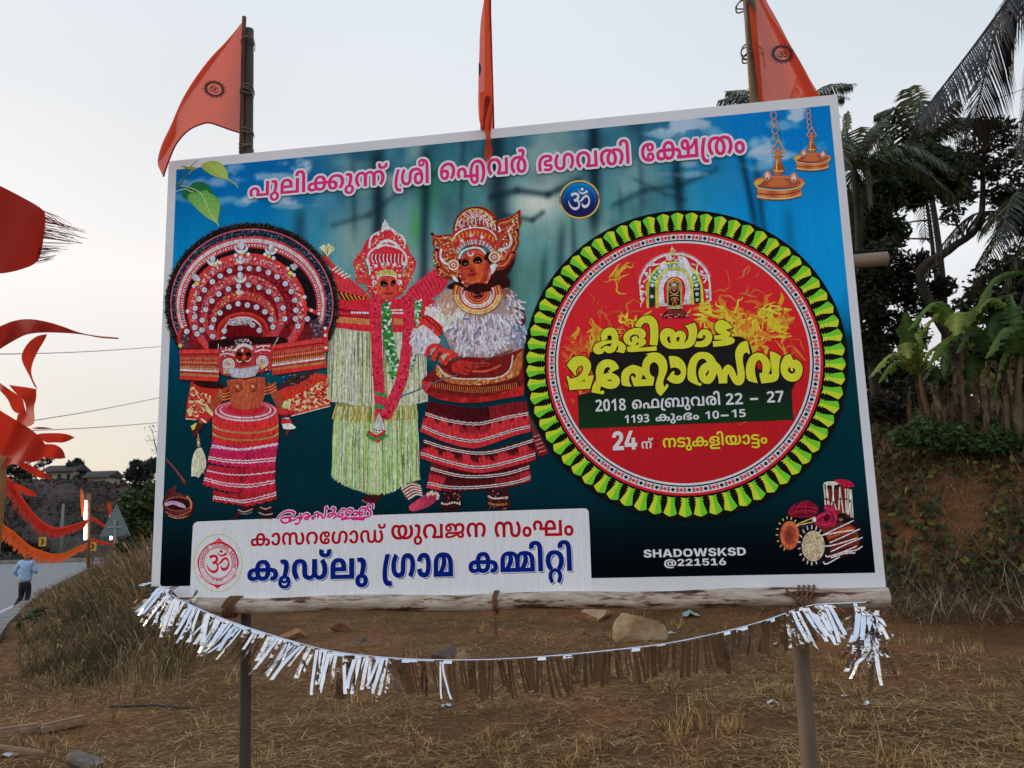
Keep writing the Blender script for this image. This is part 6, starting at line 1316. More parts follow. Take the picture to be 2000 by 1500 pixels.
# face panel
a.poly([(505,1190),(640,1165),(770,1160),(905,1148),(915,1350),(800,1375),(650,1400),(540,1400),(495,1350)], '#9c2e38')
speckle(lambda: (R1.choice([R1.uniform(512,630), R1.uniform(775,900)]), R1.uniform(1165,1385)),120,['#c48088', '#d8c4c8', '#7c1a24', '#b04a50'],4,9, R1)
a.lines([[(512,1240),(560,1225),(625,1240)],[(780,1215),(840,1195),(900,1205)],[(525,1210),(580,1195),(620,1205)],[(790,1180),(840,1165),(890,1170)]],9, '#d0c8cc', n=4)
for x, y in ((578,1308),(838,1287)):
 for r_, c_ in ((58, '#8c222e'),(48, '#b9b4b2'),(38, '#8e8684'),(31, '#c6c2bc'),(22, '#8a7a70'),(14, '#c9a0a0'),(8, '#a83040')): a.ell(x, y, r_, r_, c_, 24)
a.poly([(610,1190),(625,1130),(690,1105),(745,1130),(770,1180),(690,1165)], '#3a2228'); speckle(lambda: (R1.uniform(625,760), R1.uniform(1115,1165)),40,['#8a7a80', '#b4a6aa', '#241418'],4,8, R1); a.line([(625,1205),(660,1170),(710,1160),(765,1190)],24, '#b4b0ba', n=5)
a.poly([(630,1230),(645,1190),(700,1178),(745,1195),(758,1240),(750,1290),(715,1320),(680,1322),(650,1300),(636,1270)], lambda x, y: mh('#93301f', '#5c1812', abs(x - 695) / 70))
a.poly([(640,1235),(655,1215),(685,1225),(690,1240),(655,1248)], '#140a0a'); a.poly([(705,1235),(725,1212),(755,1222),(752,1240),(715,1246)], '#140a0a'); a.poly([(690,1240),(708,1238),(718,1265),(695,1275),(680,1265)], '#b04a30')
a.ell(684,1202,9,13, '#d6ccb8'); a.line([(640,1272),(660,1292),(680,1285)],8, '#d9cfc4', n=4); a.line([(705,1285),(735,1282),(752,1258)],8, '#d9cfc4', n=4); a.poly([(670,1290),(700,1284),(722,1290),(700,1304)], '#6a1412')
a.poly([(540,1340),(600,1335),(690,1342),(810,1312),(815,1345),(790,1395),(700,1412),(620,1410),(600,1380),(545,1380)], '#8d8a9c')
a.lines([[(580 + i * 4,1348 + i * 11),(690,1356 + i * 11),(806 - i * 4,1328 + i * 13)] for i in range(6)],5, '#cfccd6', n=4); a.dots([(550,1370),(835,1335),(548,1350),(838,1315)],13, '#b89a60')
a.line([(500,1150),(498,1190)],5, '#c4beb0'); a.line([(925,1165),(962,1100)],5, '#c4beb0')
a.done('disc_headdress_dancer_print')

# ------------------------------------------------------------------ copper pot in the lower corner
a = Art(90); a.z(300,680,3.947)
a.line([(90,855),(160,930),(250,1050)],26, '#4a262c', n=5, taper=lambda t: .5 + .6 * t); a.line([(95,852),(160,922),(240,1030)],6, '#7c4a50', n=5)
a.poly([(85,1150),(110,1090),(180,1052),(165,1110),(220,1125),(290,1150),(318,1190),(315,1250),(270,1310),(180,1320),(100,1290),(70,1220),(68,1180)], lambda x, y: mh('#5c2a28', '#2c1212', abs(x - 190) / 130))
a.ell(190,1200,112,58, '#7c4038', 30); a.ell(188,1202,98,48, '#2c1010', 30); a.poly([(80,1200),(120,1175),(180,1180),(240,1205),(250,1235),(200,1225),(150,1200),(100,1220)], '#a287a8')
a.line([(90,1260),(180,1298),(290,1250)],10, '#8c4c40', n=5); a.line([(255,1140),(285,1180),(290,1240)],12, '#a8705c', n=4); a.line([(110,1290),(180,1312),(260,1295)],5, '#c08a70', n=4)
a.done('copper_pot_print')

# ------------------------------------------------------------------ peepal leaves
a = Art(60); a.z(290,290,9.376)
a.line([(500,715),(590,640),(650,540),(720,450),(745,370),(800,300),(900,215)],26, '#4c5a2c', n=4, taper=lambda t: 1.2 - 1.0 * t)
a.poly([(590,325),(660,312),(740,345),(800,330),(905,365),(830,395),(740,385),(650,350)], '#6e8438'); a.line([(740,480),(770,430),(830,385)],8, '#93a05c', n=3)
a.poly([(958,300),(1010,265),(1090,235),(1170,218),(1250,230),(1340,270),(1400,350),(1445,410),(1455,480),(1450,545),(1540,610),(1610,650),(1650,740),(1590,660),(1500,600),(1420,558),(1300,545),(1180,500),(1060,430),(980,360)], lambda x, y: mh('#7d9444', '#8fa257', (x - 960) / 500))
a.line([(1080,270),(1180,340),(1270,430),(1430,550)],8, '#a9b878', n=4)
a.poly([(590,780),(680,740),(760,680),(830,620),(930,600),(1030,615),(1090,680),(1150,740),(1200,850),(1100,840),(980,790),(850,830),(740,930),(690,930),(620,890)], '#1d5c3c'); a.line([(1320,1060),(1380,1140),(1420,1230)],12, '#2c6a5c', n=3)
a.lines([[(500,790),(600,755),(690,742),(760,780),(830,800)],[(580,680),(720,700),(840,750),(930,795)]],13, '#a3b47c', n=4)
a.poly([(720,870),(760,820),(850,805),(935,795),(1000,770),(1070,755),(1110,815),(1190,850),(1280,920),(1310,1010),(1305,1150),(1280,1260),(1268,1350),(1305,1430),(1290,1435),(1240,1360),(1170,1325),(1090,1280),(970,1190),(860,1080),(760,980),(725,920)], lambda x, y: mh('#4f8a44', '#7ca058', (y - 780) / 560))
a.line([(935,795),(1010,900),(1070,1040),(1120,1170),(1240,1350)],13, '#a9bd85', n=5)
a.lines([[(960,840),(870,870),(780,890)],[(985,890),(900,950),(830,990)],[(1030,960),(950,1040),(920,1080)],[(1060,1040),(1010,1120),(990,1170)],[(970,850),(1060,830),(1130,850)],[(1010,910),(1110,920),(1220,940)],[(1050,1000),(1150,1020),(1270,1060)],[(1090,1090),(1170,1130),(1260,1170)]],6, '#86ab68', n=4)
a.done('peepal_leaf_print')

# ------------------------------------------------------------------ two hanging brass lamps
a = Art(62); a.z(1440,180,6.818)
BR = lambda x, y: mh('#b5643c', '#7c3420', .5 + .5 * math.sin(x / 23))
def links(L, rx, ry, w):
 for x, y in L: a.ring((x, y, rx, ry),(x, y, rx - w, ry - w), '#a8744c', 20); a.ring((x - 2, y, rx - 2, ry - 2),(x - 2, y, rx - w + 3, ry - w + 3), '#c09468', 12,120,240)
links([(483,308),(491,408),(502,507),(513,605)],45,54,13); links([(943,250),(950,322),(958,395),(966,466)],34,42,11)
def lamp(x, y, k):
 g = lambda q: [(x + u * k, y + v * k) for u, v in q]
 for s_ in (-1,1): a.line(g([(0,-560),(s_ * 40,-490),(s_ * 82,-420),(s_ * 75,-390),(s_ * 45,-385)]),17 * k, '#b08052', n=4)
 a.poly(g([(0,-470),(40,-410),(55,-390),(20,-370),(40,-350),(75,-345),(40,-335),(38,-290),(50,-240),(85,-190),(95,-150),(70,-120),(40,-100),(45,-60),(90,-40),(150,0),(160,40),(-150,50),(-130,10),(-70,-40),(-45,-60),(-40,-100),(-65,-120),(-85,-150),(-75,-190),(-50,-240),(-38,-290),(-45,-330),(-70,-340),(-40,-350),(-20,-372),(-50,-392)]), lambda u, v: mh('#c8824c', '#7a3420', min(1, abs(u - x + 12 * k) / (80 * k))),1)
 a.line(g([(-12,-300),(-22,-200),(-20,-140)]),16 * k, '#d9ae74', n=4); a.line(g([(-62,-155),(0,-140),(70,-150)]),14 * k, '#dcb27c', n=4)
 a.ell(x + 14 * k, y + 0,345 * k, 88 * k, '#8c4028', 40); a.ell(x + 14 * k, y - 4 * k, 330 * k, 76 * k, '#b46a44', 40); a.ell(x + 4 * k, y + 8 * k, 300 * k, 60 * k, '#8e4630', 40)
 a.poly(g([(-320,5),(-260,-30),(-170,-40),(-230,20),(-280,50)]), '#c4984c')
 a.poly(g([(-150,40),(-60,-60),(60,-60),(150,30),(100,55),(-90,62)]), '#a8603c')
 a.poly(g([(-330,20),(-250,80),(-100,104),(100,104),(260,70),(355,5),(330,60),(290,110),(320,140),(310,190),(150,235),(-60,245),(-230,235),(-290,205),(-270,150),(-285,90)]), lambda u, v: mh('#9c4c30', '#c07c4c', .5 + .5 * math.sin((u - x) / (46 * k))))
 a.line(g([(-325,20),(-240,82),(0,112),(230,84),(350,10)]),13 * k, '#d8a878', n=5); a.line(g([(-270,150),(-100,168),(120,162),(295,118)]),16 * k, '#7a3420', n=5); a.line(g([(-280,198),(-60,222),(140,214),(305,170)]),15 * k, '#d9b27e', n=5); a.line(g([(-285,212),(-60,240),(150,230),(310,188)]),10 * k, '#7c3826', n=5)
 for fx_, fy_ in ((-145,-55),(205,-30)):
  for rr_, cc in ((58, '#8a5c5c'),(44, '#b07a68'),(30, '#c8a890')): a.ell(x + fx_ * k, y + (fy_ - 26) * k, rr_ * k, rr_ * 1.3 * k, cc, 20)
  a.poly(g([(fx_ - 16, fy_ + 12),(fx_ - 6, fy_ - 50),(fx_, fy_ - 105),(fx_ + 10, fy_ - 40),(fx_ + 18, fy_ + 12)]), '#e6dce0'); a.ell(x + fx_ * k, y + (fy_ + 8) * k, 10 * k, 15 * k, '#4c2038')
lamp(545,1195,1.0); lamp(990,872,.73)
a.done('brass_lamp_print')

# ------------------------------------------------------------------ three drums
a = Art(64); a.z(1480,900,6.25)
a.poly([(800,280),(860,255),(960,250),(1100,280),(1145,330),(1140,460),(1165,690),(1050,700),(830,560),(815,450)], lambda x, y: mh('#8c3420', '#3c1414', min(1, abs(x - 930) / 230)))
a.poly([(800,290),(870,275),(1000,290),(1000,340),(920,355),(850,340),(805,330)], '#1a1a24'); a.ell(900,275,96,24, '#b9b2ae')
a.lines([[(805,290),(820,450),(825,540)],[(835,290),(860,430),(850,560)],[(840,280),(840,420),(880,560)],[(910,290),(930,500),(960,600)],[(925,300),(915,480),(900,540)],[(1000,320),(990,600)],[(1000,330),(1045,640)],[(1070,340),(1080,640)],[(1100,340),(1100,660)],[(1140,350),(1110,660)],[(1140,350),(1165,700)],[(1120,350),(1140,690)]],14, '#b9b6b4'); a.lines([[(915,500),(955,515)],[(990,465),(1025,468)],[(1065,465),(1100,470)],[(1115,490),(1145,500)],[(815,465),(865,470)]],16, '#1c1a20')
a.poly([(925,235),(1000,225),(1090,232),(1160,270),(1185,315),(1120,320),(1040,310),(960,265)], '#a3203c'); a.lines([[(950,245),(1050,262),(1150,300)],[(1000,235),(1090,255),(1165,300)]],8, '#6c1226', n=3)
a.poly([(500,770),(700,690),(740,760),(620,830),(540,880)], '#241c34')
a.ell(372,890,152,212, '#15121a', 40); a.ell(390,910,118,176, '#8c4c34', 40); a.ell(392,905,112,168, '#a8583a', 40); a.ell(388,910,76,118, '#863c2a', 30); a.ell(382,915,44,70, '#6c2c22', 30)
for i in range(11):
 t = math.radians(110 + 22 * i); a.line([(372 + 122 * math.cos(t),892 + 182 * math.sin(t)),(372 + 152 * math.cos(t),892 + 214 * math.sin(t))],13, '#b5a45c')
a.lines([[(470,780),(660,700)],[(480,790),(700,740)]],12, '#b5a45c')
a.poly([(362,640),(390,570),(440,530),(540,500),(590,470),(690,520),(740,560),(735,630),(690,680),(560,700),(470,690),(375,670)], '#6a1226'); a.lines([[(390,600),(500,560),(600,560),(720,580)],[(400,650),(520,610),(640,610),(720,630)],[(540,510),(470,590),(450,660)],[(600,490),(580,580),(600,680)],[(450,540),(400,600),(390,650)]],13, '#93203a', n=4); a.lines([[(420,580),(520,590),(640,585)],[(480,650),(600,660),(690,645)]],10, '#3a0a18', n=4)
a.poly([(720,800),(980,760),(1080,740),(1170,790),(1230,860),(1270,960),(1270,1060),(1190,1130),(1000,1190),(830,1250),(780,1200)], lambda x, y: mh('#7c3020', '#2c1014', min(1, abs(y - 900) / 300)))
a.poly([(840,920),(1000,830),(1130,790),(1190,840),(1000,910),(860,960)], '#93422a'); a.poly([(880,1010),(1090,970),(1215,930),(1210,1010),(1090,1050),(890,1090)], '#5c1c1c')
a.poly([(1170,690),(1240,760),(1290,900),(1280,1040),(1235,1060),(1240,930),(1190,810),(1150,740)], '#14121c')
a.poly([(700,800),(790,850),(860,960),(880,1100),(850,1200),(780,1260),(740,1270),(800,1100),(780,920)], '#14101a')
a.ell(660,1030,170,246, '#17131a', 44); a.ell(678,1040,140,186, '#a89a80', 44)
speckle(lambda: (lambda t, k: (678 + 132 * k * math.cos(t),1040 + 176 * k * math.sin(t)))(R1.uniform(0,6.28), R1.random() ** .5),220,['#cfc4a8', '#6c6048', '#b8ac90', '#8c7e62', '#4c4434', '#d8d0ba'],4,10, R1)
for i in range(13):
 t = math.radians(70 + 20 * i); a.line([(660 + 140 * math.cos(t),1032 + 200 * math.sin(t)),(660 + 172 * math.cos(t),1030 + 248 * math.sin(t))],13, '#b6b2b6')
a.lines([[(765,920),(990,815),(1170,728)],[(800,905),(1000,870),(1170,845)],[(880,1000),(1060,920),(1245,832)],[(820,1040),(900,1035),(1080,985),(1215,940)],[(890,1110),(1080,1020),(1280,935)],[(830,1150),(860,1170),(1060,1105),(1210,1040)],[(1060,1110),(1200,1090),(1280,1040)],[(800,1230),(840,1260),(1000,1170)],[(890,1185),(1060,1130),(1190,1125)]],15, '#b9b4ba', n=3)
a.poly([(800,570),(850,530),(910,545),(970,620),(985,700),(950,780),(880,820),(760,810),(700,790),(695,700),(740,650),(830,615)], '#8c1c3c'); a.lines([[(820,560),(890,610),(950,700)],[(720,700),(800,650),(880,640)],[(720,760),(800,780),(900,760)],[(880,560),(940,640),(960,720)]],12, '#b23058', n=4); a.poly([(800,700),(840,640),(890,680),(870,730),(820,740)], '#3c0a1c'); a.lines([[(740,730),(800,690),(860,700)],[(880,760),(930,700),(900,620)]],10, '#4c0e22', n=4)
a.poly([(985,640),(1060,640),(1090,700),(1050,760),(990,740)], '#1a1216'); a.ell(1015,718,28,18, '#6c5c58'); a.ell(688,715,24,34, '#b9b2ae')
a.done('temple_drums_print')
# ------------------------------------------------------------------ round emblem with tassels, shrine and date
ce = [P(1024.5,760), P(1655.5,690), P(1325,411.5), P(1330,1015.7)]
CX, CZ = (ce[0].x + ce[1].x) / 2,(ce[2].z + ce[3].z) / 2
RX, RZ = (ce[1].x - ce[0].x) / 2,(ce[2].z - ce[3].z) / 2
class Disc(Art):
 """draws in units of the emblem's radius, v up"""
 def _add(s, V, F, c, jit=0):
  Y = -(0.0004 + (s.L + jit) * FILM)
  s.mb.add([(CX + RX * x, Y, CZ + RZ * y) for x, y in V], F, [s.col(c, x, y) for x, y in V])
e = Disc(195)
e.ell(0,0,1,1, '#141213', 120)
NT = 66
LG, DG = '#a5bf2e', '#5fae2c'
half = [(0,.868),(.70,.864),(.42,.876),(.68,.884),(.36,.892),(.62,.899),(.52,.904),(.90,.966),(.5,.977),(0,.985)]
for side, cc in ((1, LG),(-1, DG)):
 e.up()
 for i in range(NT):
  t = 2 * math.pi * (i + .35) / NT; w = math.pi / NT * .98
  V = [(r_ * math.sin(t + side * u * w), r_ * math.cos(t + side * u * w)) for u, r_ in half]
  F = [(0,1,2),(0,2,4),(2,3,4),(0,4,6),(4,5,6),(0,6,9),(6,7,9),(7,8,9)]
  e._add(V, F, cc)
e.ring((0,0,.853,.853),(0,0,.836,.836), '#b5202c', 140)
e.ring((0,0,.837,.837),(0,0,.798,.798), '#cbd0d6', 140)
e.ring((0,0,.799,.799),(0,0,.789,.789), '#14142c', 140); e.ring((0,0,.790,.790),(0,0,.776,.776), '#c3c9d2', 140)
ND = 104
for k, cc in ((0, '#15151f'),(1, '#c22a38')):
 e.up()
 for i in range(k, ND, 2):
  t = 2 * math.pi * i / ND; q = .0135
  c_, s_ = math.cos(t), math.sin(t)
  V = [(.818 * s_ + q * 1.05 * a_ * c_ + q * b_ * s_, .818 * c_ - q * 1.05 * a_ * s_ + q * b_ * c_) for a_, b_ in ((-1,0),(0,-1),(1,0),(0,1))]
  e._add(V, [(0,1,2,3)], cc)
e.up()
for i in range(ND):
 for d_, cc in ((-.20, '#15151f'),(-.07, '#c22a38'),(.07, '#15151f')) if i % 2 else ((-.07, '#15151f'),(.07, '#c22a38'),(.2, '#c22a38')):
  t = 2 * math.pi * (i + .5 + d_ * .8) / ND
  e.line([(.803 * math.sin(t),.803 * math.cos(t)),(.832 * math.sin(t),.832 * math.cos(t))],.0042, cc, up=False)
RD = lambda x, y: mh('#c4262e', '#9c1a22', min(1, max(0,.5 - .75 * y + .1 * x)))
e.up(); V = [(0,0)]; F = []
for j in range(1,9):
 for i in range(96):
  t = 2 * math.pi * i / 96; V.append((.777 * j / 8 * math.cos(t),.777 * j / 8 * math.sin(t)))
F = [(0,1 + i, 1 + (i + 1) % 96) for i in range(96)] + [(1 + j * 96 + i, 1 + j * 96 + (i + 1) % 96,1 + (j + 1) * 96 + (i + 1) % 96,1 + (j + 1) * 96 + i) for j in range(7) for i in range(96)]
e._add(V, F, RD)
# wisps of flame
RF = random.Random(8)
def wisps(n, box, w, cols, ang, L):
 e.up()
 for i in range(n):
  x, y = RF.uniform(box[0], box[2]), RF.uniform(box[1], box[3]); an = RF.gauss(ang, .8); q = [(x, y)]
  for k in range(7):
   an += RF.gauss(0,.5); l = L * RF.uniform(.5,1.2) / 6; x += math.cos(an) * l; y += math.sin(an) * l
   if x * x + y * y > .57: break
   q.append((x, y))
  if len(q) > 2: e.line(q, w * RF.uniform(.4,1.3), RF.choice(cols), up=False, n=3, taper=lambda t: .15 + math.sin(3.1 * t), jit=(i % 10) * .25)
 e.up(3)
FL = ['#c9552a', '#c4682c', '#cf8a2c', '#c03c2c']; FY = ['#d8a92e', '#cfae34', '#d29a2c', '#dcc040']
wisps(40,(.16,.04,.66,.32),.026, FL, .5,.16); wisps(70,(.22,.06,.58,.30),.013, FY, .5,.13); wisps(26,(.28,.05,.5,.2),.03,['#c4762c', '#bc6a2a', '#cf9a30'],.3,.10)
wisps(34,(-.66,-.02,-.36,.20),.024, FL, 2.2,.15); wisps(30,(-.64,-.1,-.3,.22),.010, FY + FL, 2.0,.12); wisps(22,(-.72,-.3,-.56,.05),.022,['#c9552a', '#b8402a', '#c47a3c'],1.7,.14)
wisps(18,(-.36,.22,-.22,.30),.010, FY, .6,.08); wisps(20,(.08,.24,.24,.34),.014, FY, .6,.09); wisps(9,(.2,.36,.5,.60),.010,['#c4553a', '#c0603a'],.8,.12); wisps(8,(-.6,.25,-.3,.45),.010,['#c9452e', '#c4602c'],.5,.14)
wisps(10,(-.5,.54,-.36,.60),.010,['#d0902e', '#d8a030'],.55,.16); wisps(8,(.3,-.42,.62,-.34),.010,['#b8382a', '#bc4a2c'],.2,.12); wisps(8,(.55,.05,.7,.3),.007, FL, -1.2,.16)
e.done('festival_emblem_print')

a = Art(262)
# soft black behind the big lettering, dark green date panel
a.poly([(1150,700),(1152,688),(1170,684),(1240,690),(1290,660),(1400,662),(1440,655),(1462,664),(1470,690),(1480,720),(1560,735),(1545,765),(1180,772),(1160,740)], '#1b1a1c')
a.poly([(1128,772),(1180,760),(1380,745),(1545,746),(1549.5,820),(1340,828),(1131,837.5)], lambda x, y: mh('#16191a', '#12301c', min(1, max(0,(y - 752) / 40))),0)
def traced(ox, oy, sc, q): return [(ox + x / sc, oy + y / sc) for x, y in q]
BIG = []   # each letter: outline, holes
BIG.append((traced(1150,610,13.333,[(575,385),(660,410),(730,490),(770,590),(778,700),(775,735),(860,770),(930,830),(965,900),(960,980),(910,1065),(705,1025),(755,985),(772,920),(765,875),(745,858),(726,920),(690,1000),(620,1050),(545,1070),(470,1055),(420,1010),(405,1005),(380,1060),(310,1090),(220,1095),(150,1060),(115,1000),(110,930),(150,850),(230,790),(350,745),(325,700),(305,630),(310,560),(360,480),(450,410)]),
  [traced(1150,610,13.333, h) for h in ([(350,752),(430,735),(600,722),(605,670),(590,610),(545,592),(490,610),(478,650),(492,690),(430,718)],[(590,805),(490,820),(400,855),(320,905),(305,935),(325,950),(365,930),(375,895),(430,880),(495,870),(520,890),(550,895),(580,860)])]))
BIG.append((traced(1150,610,13.333,[(1290,402),(1380,418),(1450,470),(1490,540),(1490,600),(1460,650),(1425,685),(1470,710),(1500,760),(1490,810),(1450,850),(1380,890),(1290,925),(1500,908),(1755,880),(1775,950),(1760,1000),(1400,1015),(1040,1040),(1000,1000),(985,920),(1010,895),(1130,872),(1050,865),(970,820),(915,750),(895,670),(910,600),(960,520),(1060,450),(1180,408)]),
  [traced(1150,610,13.333, h) for h in ([(1210,570),(1270,585),(1310,640),(1300,690),(1285,700),(1270,650),(1240,605),(1215,600),(1110,665),(1115,700),(1135,745),(1125,772),(1095,765),(1068,720),(1065,670),(1090,620),(1140,585)],[(1262,782),(1300,795),(1290,835),(1235,852),(1185,862),(1220,842),(1240,805)])]))
BIG.append((traced(1150,610,13.333,[(1545,80),(1640,95),(1730,160),(1790,270),(1812,400),(1815,600),(1800,740),(1785,862),(1640,855),(1578,838),(1600,700),(1600,500),(1590,380),(1560,300),(1500,265),(1430,285),(1380,340),(1360,400),(1200,360),(1220,300),(1280,200),(1370,120),(1450,88)]),[]))
BIG.append((traced(1280,610,11.111,[(270,340),(350,355),(410,395),(440,440),(490,400),(550,395),(620,420),(660,480),(665,550),(650,610),(615,660),(660,645),(700,590),(730,500),(720,410),(690,340),(635,295),(855,220),(890,290),(910,380),(905,480),(880,600),(850,680),(790,740),(700,775),(590,795),(470,790),(350,798),(260,780),(170,720),(115,640),(92,540),(105,450),(150,380),(210,348)]),
  [traced(1280,610,11.111, h) for h in ([(290,520),(318,540),(318,600),(340,670),(305,672),(262,620),(255,560),(268,530)],[(495,530),(525,545),(525,590),(490,648),(462,610),(455,570),(470,540)])]))
BIG.append((traced(1280,610,11.111,[(1080,360),(1150,380),(1210,440),(1240,520),(1225,610),(1180,690),(1110,740),(1000,760),(845,745),(890,635),(960,635),(1030,615),(1080,570),(1092,520),(1070,490),(1035,495),(1022,540),(1020,568),(905,550),(920,480),(960,410),(1020,370)]),[]))
BIG.append((traced(1280,610,11.111,[(1450,165),(1530,190),(1620,250),(1680,335),(1530,378),(1520,375),(1500,385),(1465,355),(1470,330),(1495,310),(1535,330),(1535,350),(1526,370),(1555,400),(1620,430),(1640,465),(1620,500),(1580,520),(1650,535),(1710,570),(1730,615),(1700,670),(1600,710),(1420,738),(1255,750),(1245,625),(1340,620),(1430,610),(1475,597),(1400,592),(1285,595),(1270,505),(1350,497),(1440,485),(1370,460),(1310,410),(1280,340),(1290,260),(1340,195),(1400,168)]),[]))
BIG.append((traced(1100,680,13.333,[(420,200),(520,205),(620,250),(700,340),(730,460),(715,570),(670,660),(640,725),(700,710),(800,708),(770,820),(700,1060),(440,1075),(160,1095),(120,830),(80,770),(90,730),(130,715),(165,750),(160,795),(270,785),(370,745),(450,680),(510,590),(530,510),(500,465),(460,450),(400,480),(345,560),(320,650),(350,680),(340,710),(310,715),(200,570),(95,450),(140,360),(230,260),(320,212)]),
  [traced(1100,680,13.333,[(390,885),(480,862),(560,815),(570,860),(480,872)])]))
BIG.append((traced(1100,680,13.333,[(1180,290),(1280,310),(1370,370),(1430,450),(1450,530),(1255,632),(1340,670),(1430,730),(1480,820),(1470,920),(1420,1000),(1330,1050),(1210,1065),(1100,1040),(990,990),(960,1050),(960,1130),(1010,1095),(1060,1110),(1075,1150),(1040,1205),(740,1150),(750,1040),(790,920),(870,825),(845,700),(850,570),(890,440),(970,350),(1070,300)]),
  [traced(1100,680,13.333, h) for h in ([(1050,690),(1100,655),(1165,640),(1230,640),(1200,630),(1165,600),(1190,568),(1225,570),(1215,510),(1165,480),(1100,515),(1058,590)],[(1140,838),(1205,808),(1280,840),(1215,868)])]))
BIG.append(([(1214,728),(1212.9,740),(1214.7,752),(1223,754.6),(1233.9,755),(1229,746),(1228.4,738.5),(1230.5,731.7),(1235.7,728.4),(1241,730),(1242.2,734.7),(1239.7,739),(1238,736),(1235.5,733.6),(1232.5,735),(1233,740),(1238,754.8),(1275.3,753),(1278.3,736.7),(1274.7,735.3),(1270,730.7),(1268.3,722.7),(1269.3,713.3),(1273.3,708.3),(1277.7,707),(1282.7,709.3),(1286.3,715.3),(1287,723.3),(1286,732),(1282.7,742),(1280.3,750.7),(1280.3,760),(1283.3,767.3),(1290.7,773.7),(1302.7,759.3),(1306,754),(1304.7,750.3),(1301.3,750),(1299.3,754),(1298,755.7),(1295.7,752),(1295.3,745.3),(1297.3,738),(1302,728),(1304,718),(1302.7,706.7),(1297.3,696.7),(1289.3,690),(1280,688),(1270.7,689),(1260,691.7),(1266.7,692.3),(1259.3,699.3),(1255,708),(1254,716),(1252.7,718),(1246.7,714.7),(1240,713),(1235,712.3),(1226,716),(1217.8,722)],[[(1256,731.3),(1263.7,740.7),(1252,741)]]))
BIG.append(([(1305.7,695.7),(1314.7,695),(1323.3,696.3),(1332,702),(1338,710.7),(1340.7,720),(1340.3,730.7),(1336.7,741.3),(1330.7,748),(1321.3,750),(1312,748),(1302.3,740.7),(1310.7,728),(1314.7,724.3),(1317.7,725.3),(1317.3,729.3),(1316,731.3),(1322,733.7),(1327.3,732.7),(1330.7,728),(1328,722),(1322.7,718.3),(1316.7,717.3),(1310,719.3)],[]))
BIG.append((traced(1330,655,13.333,[(590,430),(720,450),(820,520),(890,620),(935,710),(1000,750),(1050,830),(1083,925),(1110,840),(1170,775),(1250,760),(1330,810),(1390,900),(1455,1060),(1475,1050),(1465,900),(1440,720),(1405,500),(1430,360),(1500,240),(1600,160),(1730,140),(1800,470),(1760,495),(1715,435),(1650,470),(1610,540),(1610,680),(1640,850),(1670,1030),(1650,1190),(1590,1280),(1490,1310),(1390,1270),(1310,1150),(1235,990),(1205,1060),(1205,1245),(985,1255),(975,1110),(930,980),(900,1080),(840,1190),(760,1260),(650,1270),(540,1220),(470,1110),(450,980),(480,850),(560,750),(675,700),(640,630),(545,595),(450,660),(400,780),(385,950),(410,1100),(460,1235),(520,1235),(545,1270),(510,1320),(350,1270),(175,1170),(165,1000),(180,800),(240,620),(340,500),(450,438)]),
  [traced(1330,655,13.333,[(725,895),(730,960),(690,1040),(650,1060),(640,1020),(680,950)])]))
BIG.append((traced(1440,670,13.333,[(560,245),(680,280),(790,370),(850,480),(870,600),(860,700),(810,820),(905,800),(880,600),(850,350),(845,215),(980,235),(1140,340),(1100,500),(1085,700),(1090,900),(990,1020),(630,1050),(570,830),(590,775),(640,785),(660,680),(650,560),(610,460),(560,435),(500,480),(465,590),(455,720),(480,880),(535,1045),(380,1015),(260,970),(225,820),(220,660),(260,480),(340,340),(450,262)]),[]))
BIG.append((traced(1440,670,13.333,[(1390,290),(1455,440),(1540,425),(1640,490),(1700,600),(1705,740),(1660,880),(1570,980),(1450,1010),(1320,990),(1200,900),(1135,780),(1120,640),(1150,480),(1220,350),(1300,298)]),
  [traced(1440,670,13.333,[(1365,620),(1400,730),(1440,745),(1460,700),(1440,655),(1490,655),(1515,700),(1490,770),(1430,805),(1360,780),(1315,720),(1330,650)])]))
# black edge then yellow face
a.up()
for o_, hs in BIG:
 q = np.array([(x, -y) for x, y in soft(o_, 2,62)])
 ar = 0.5 * np.sum(q[:, 0] * np.roll(q[:, 1],-1) - np.roll(q[:, 0],-1) * q[:, 1])
 if ar > 0: q = q[::-1]
 gq = grow(q, 1.7); V, F = cdt([gq], lambda k: k < 0)
 a._add([(x, -y) for x, y in V], F, '#15100a', jit=0)
 a.L += .35
a.up()
for o_, hs in BIG:
 cs = [soft(o_, 2,62)] + [soft(h, 2,62) for h in hs]
 q = [np.array(c) for c in cs]
 V, F = cdt(cs, lambda k: k != 0)
 if hs:
  C = np.array([V[list(f)].mean(0) for f in F]); wh = winding(cs[1:], C); F = [f for f, k in zip(F, wh) if k == 0]
 a._add(V, F, lambda x, y: mh('#c9bd2c', '#d3c83a', .5 + .5 * math.sin(x * .6 + y)))
 if hs:
  for h in cs[1:]:
   V, F = cdt([h], lambda k: k != 0); a._add(V, F, '#1c191c', jit=.3)
a.done('festival_name_lettering')
GW = '#c6ccd6'
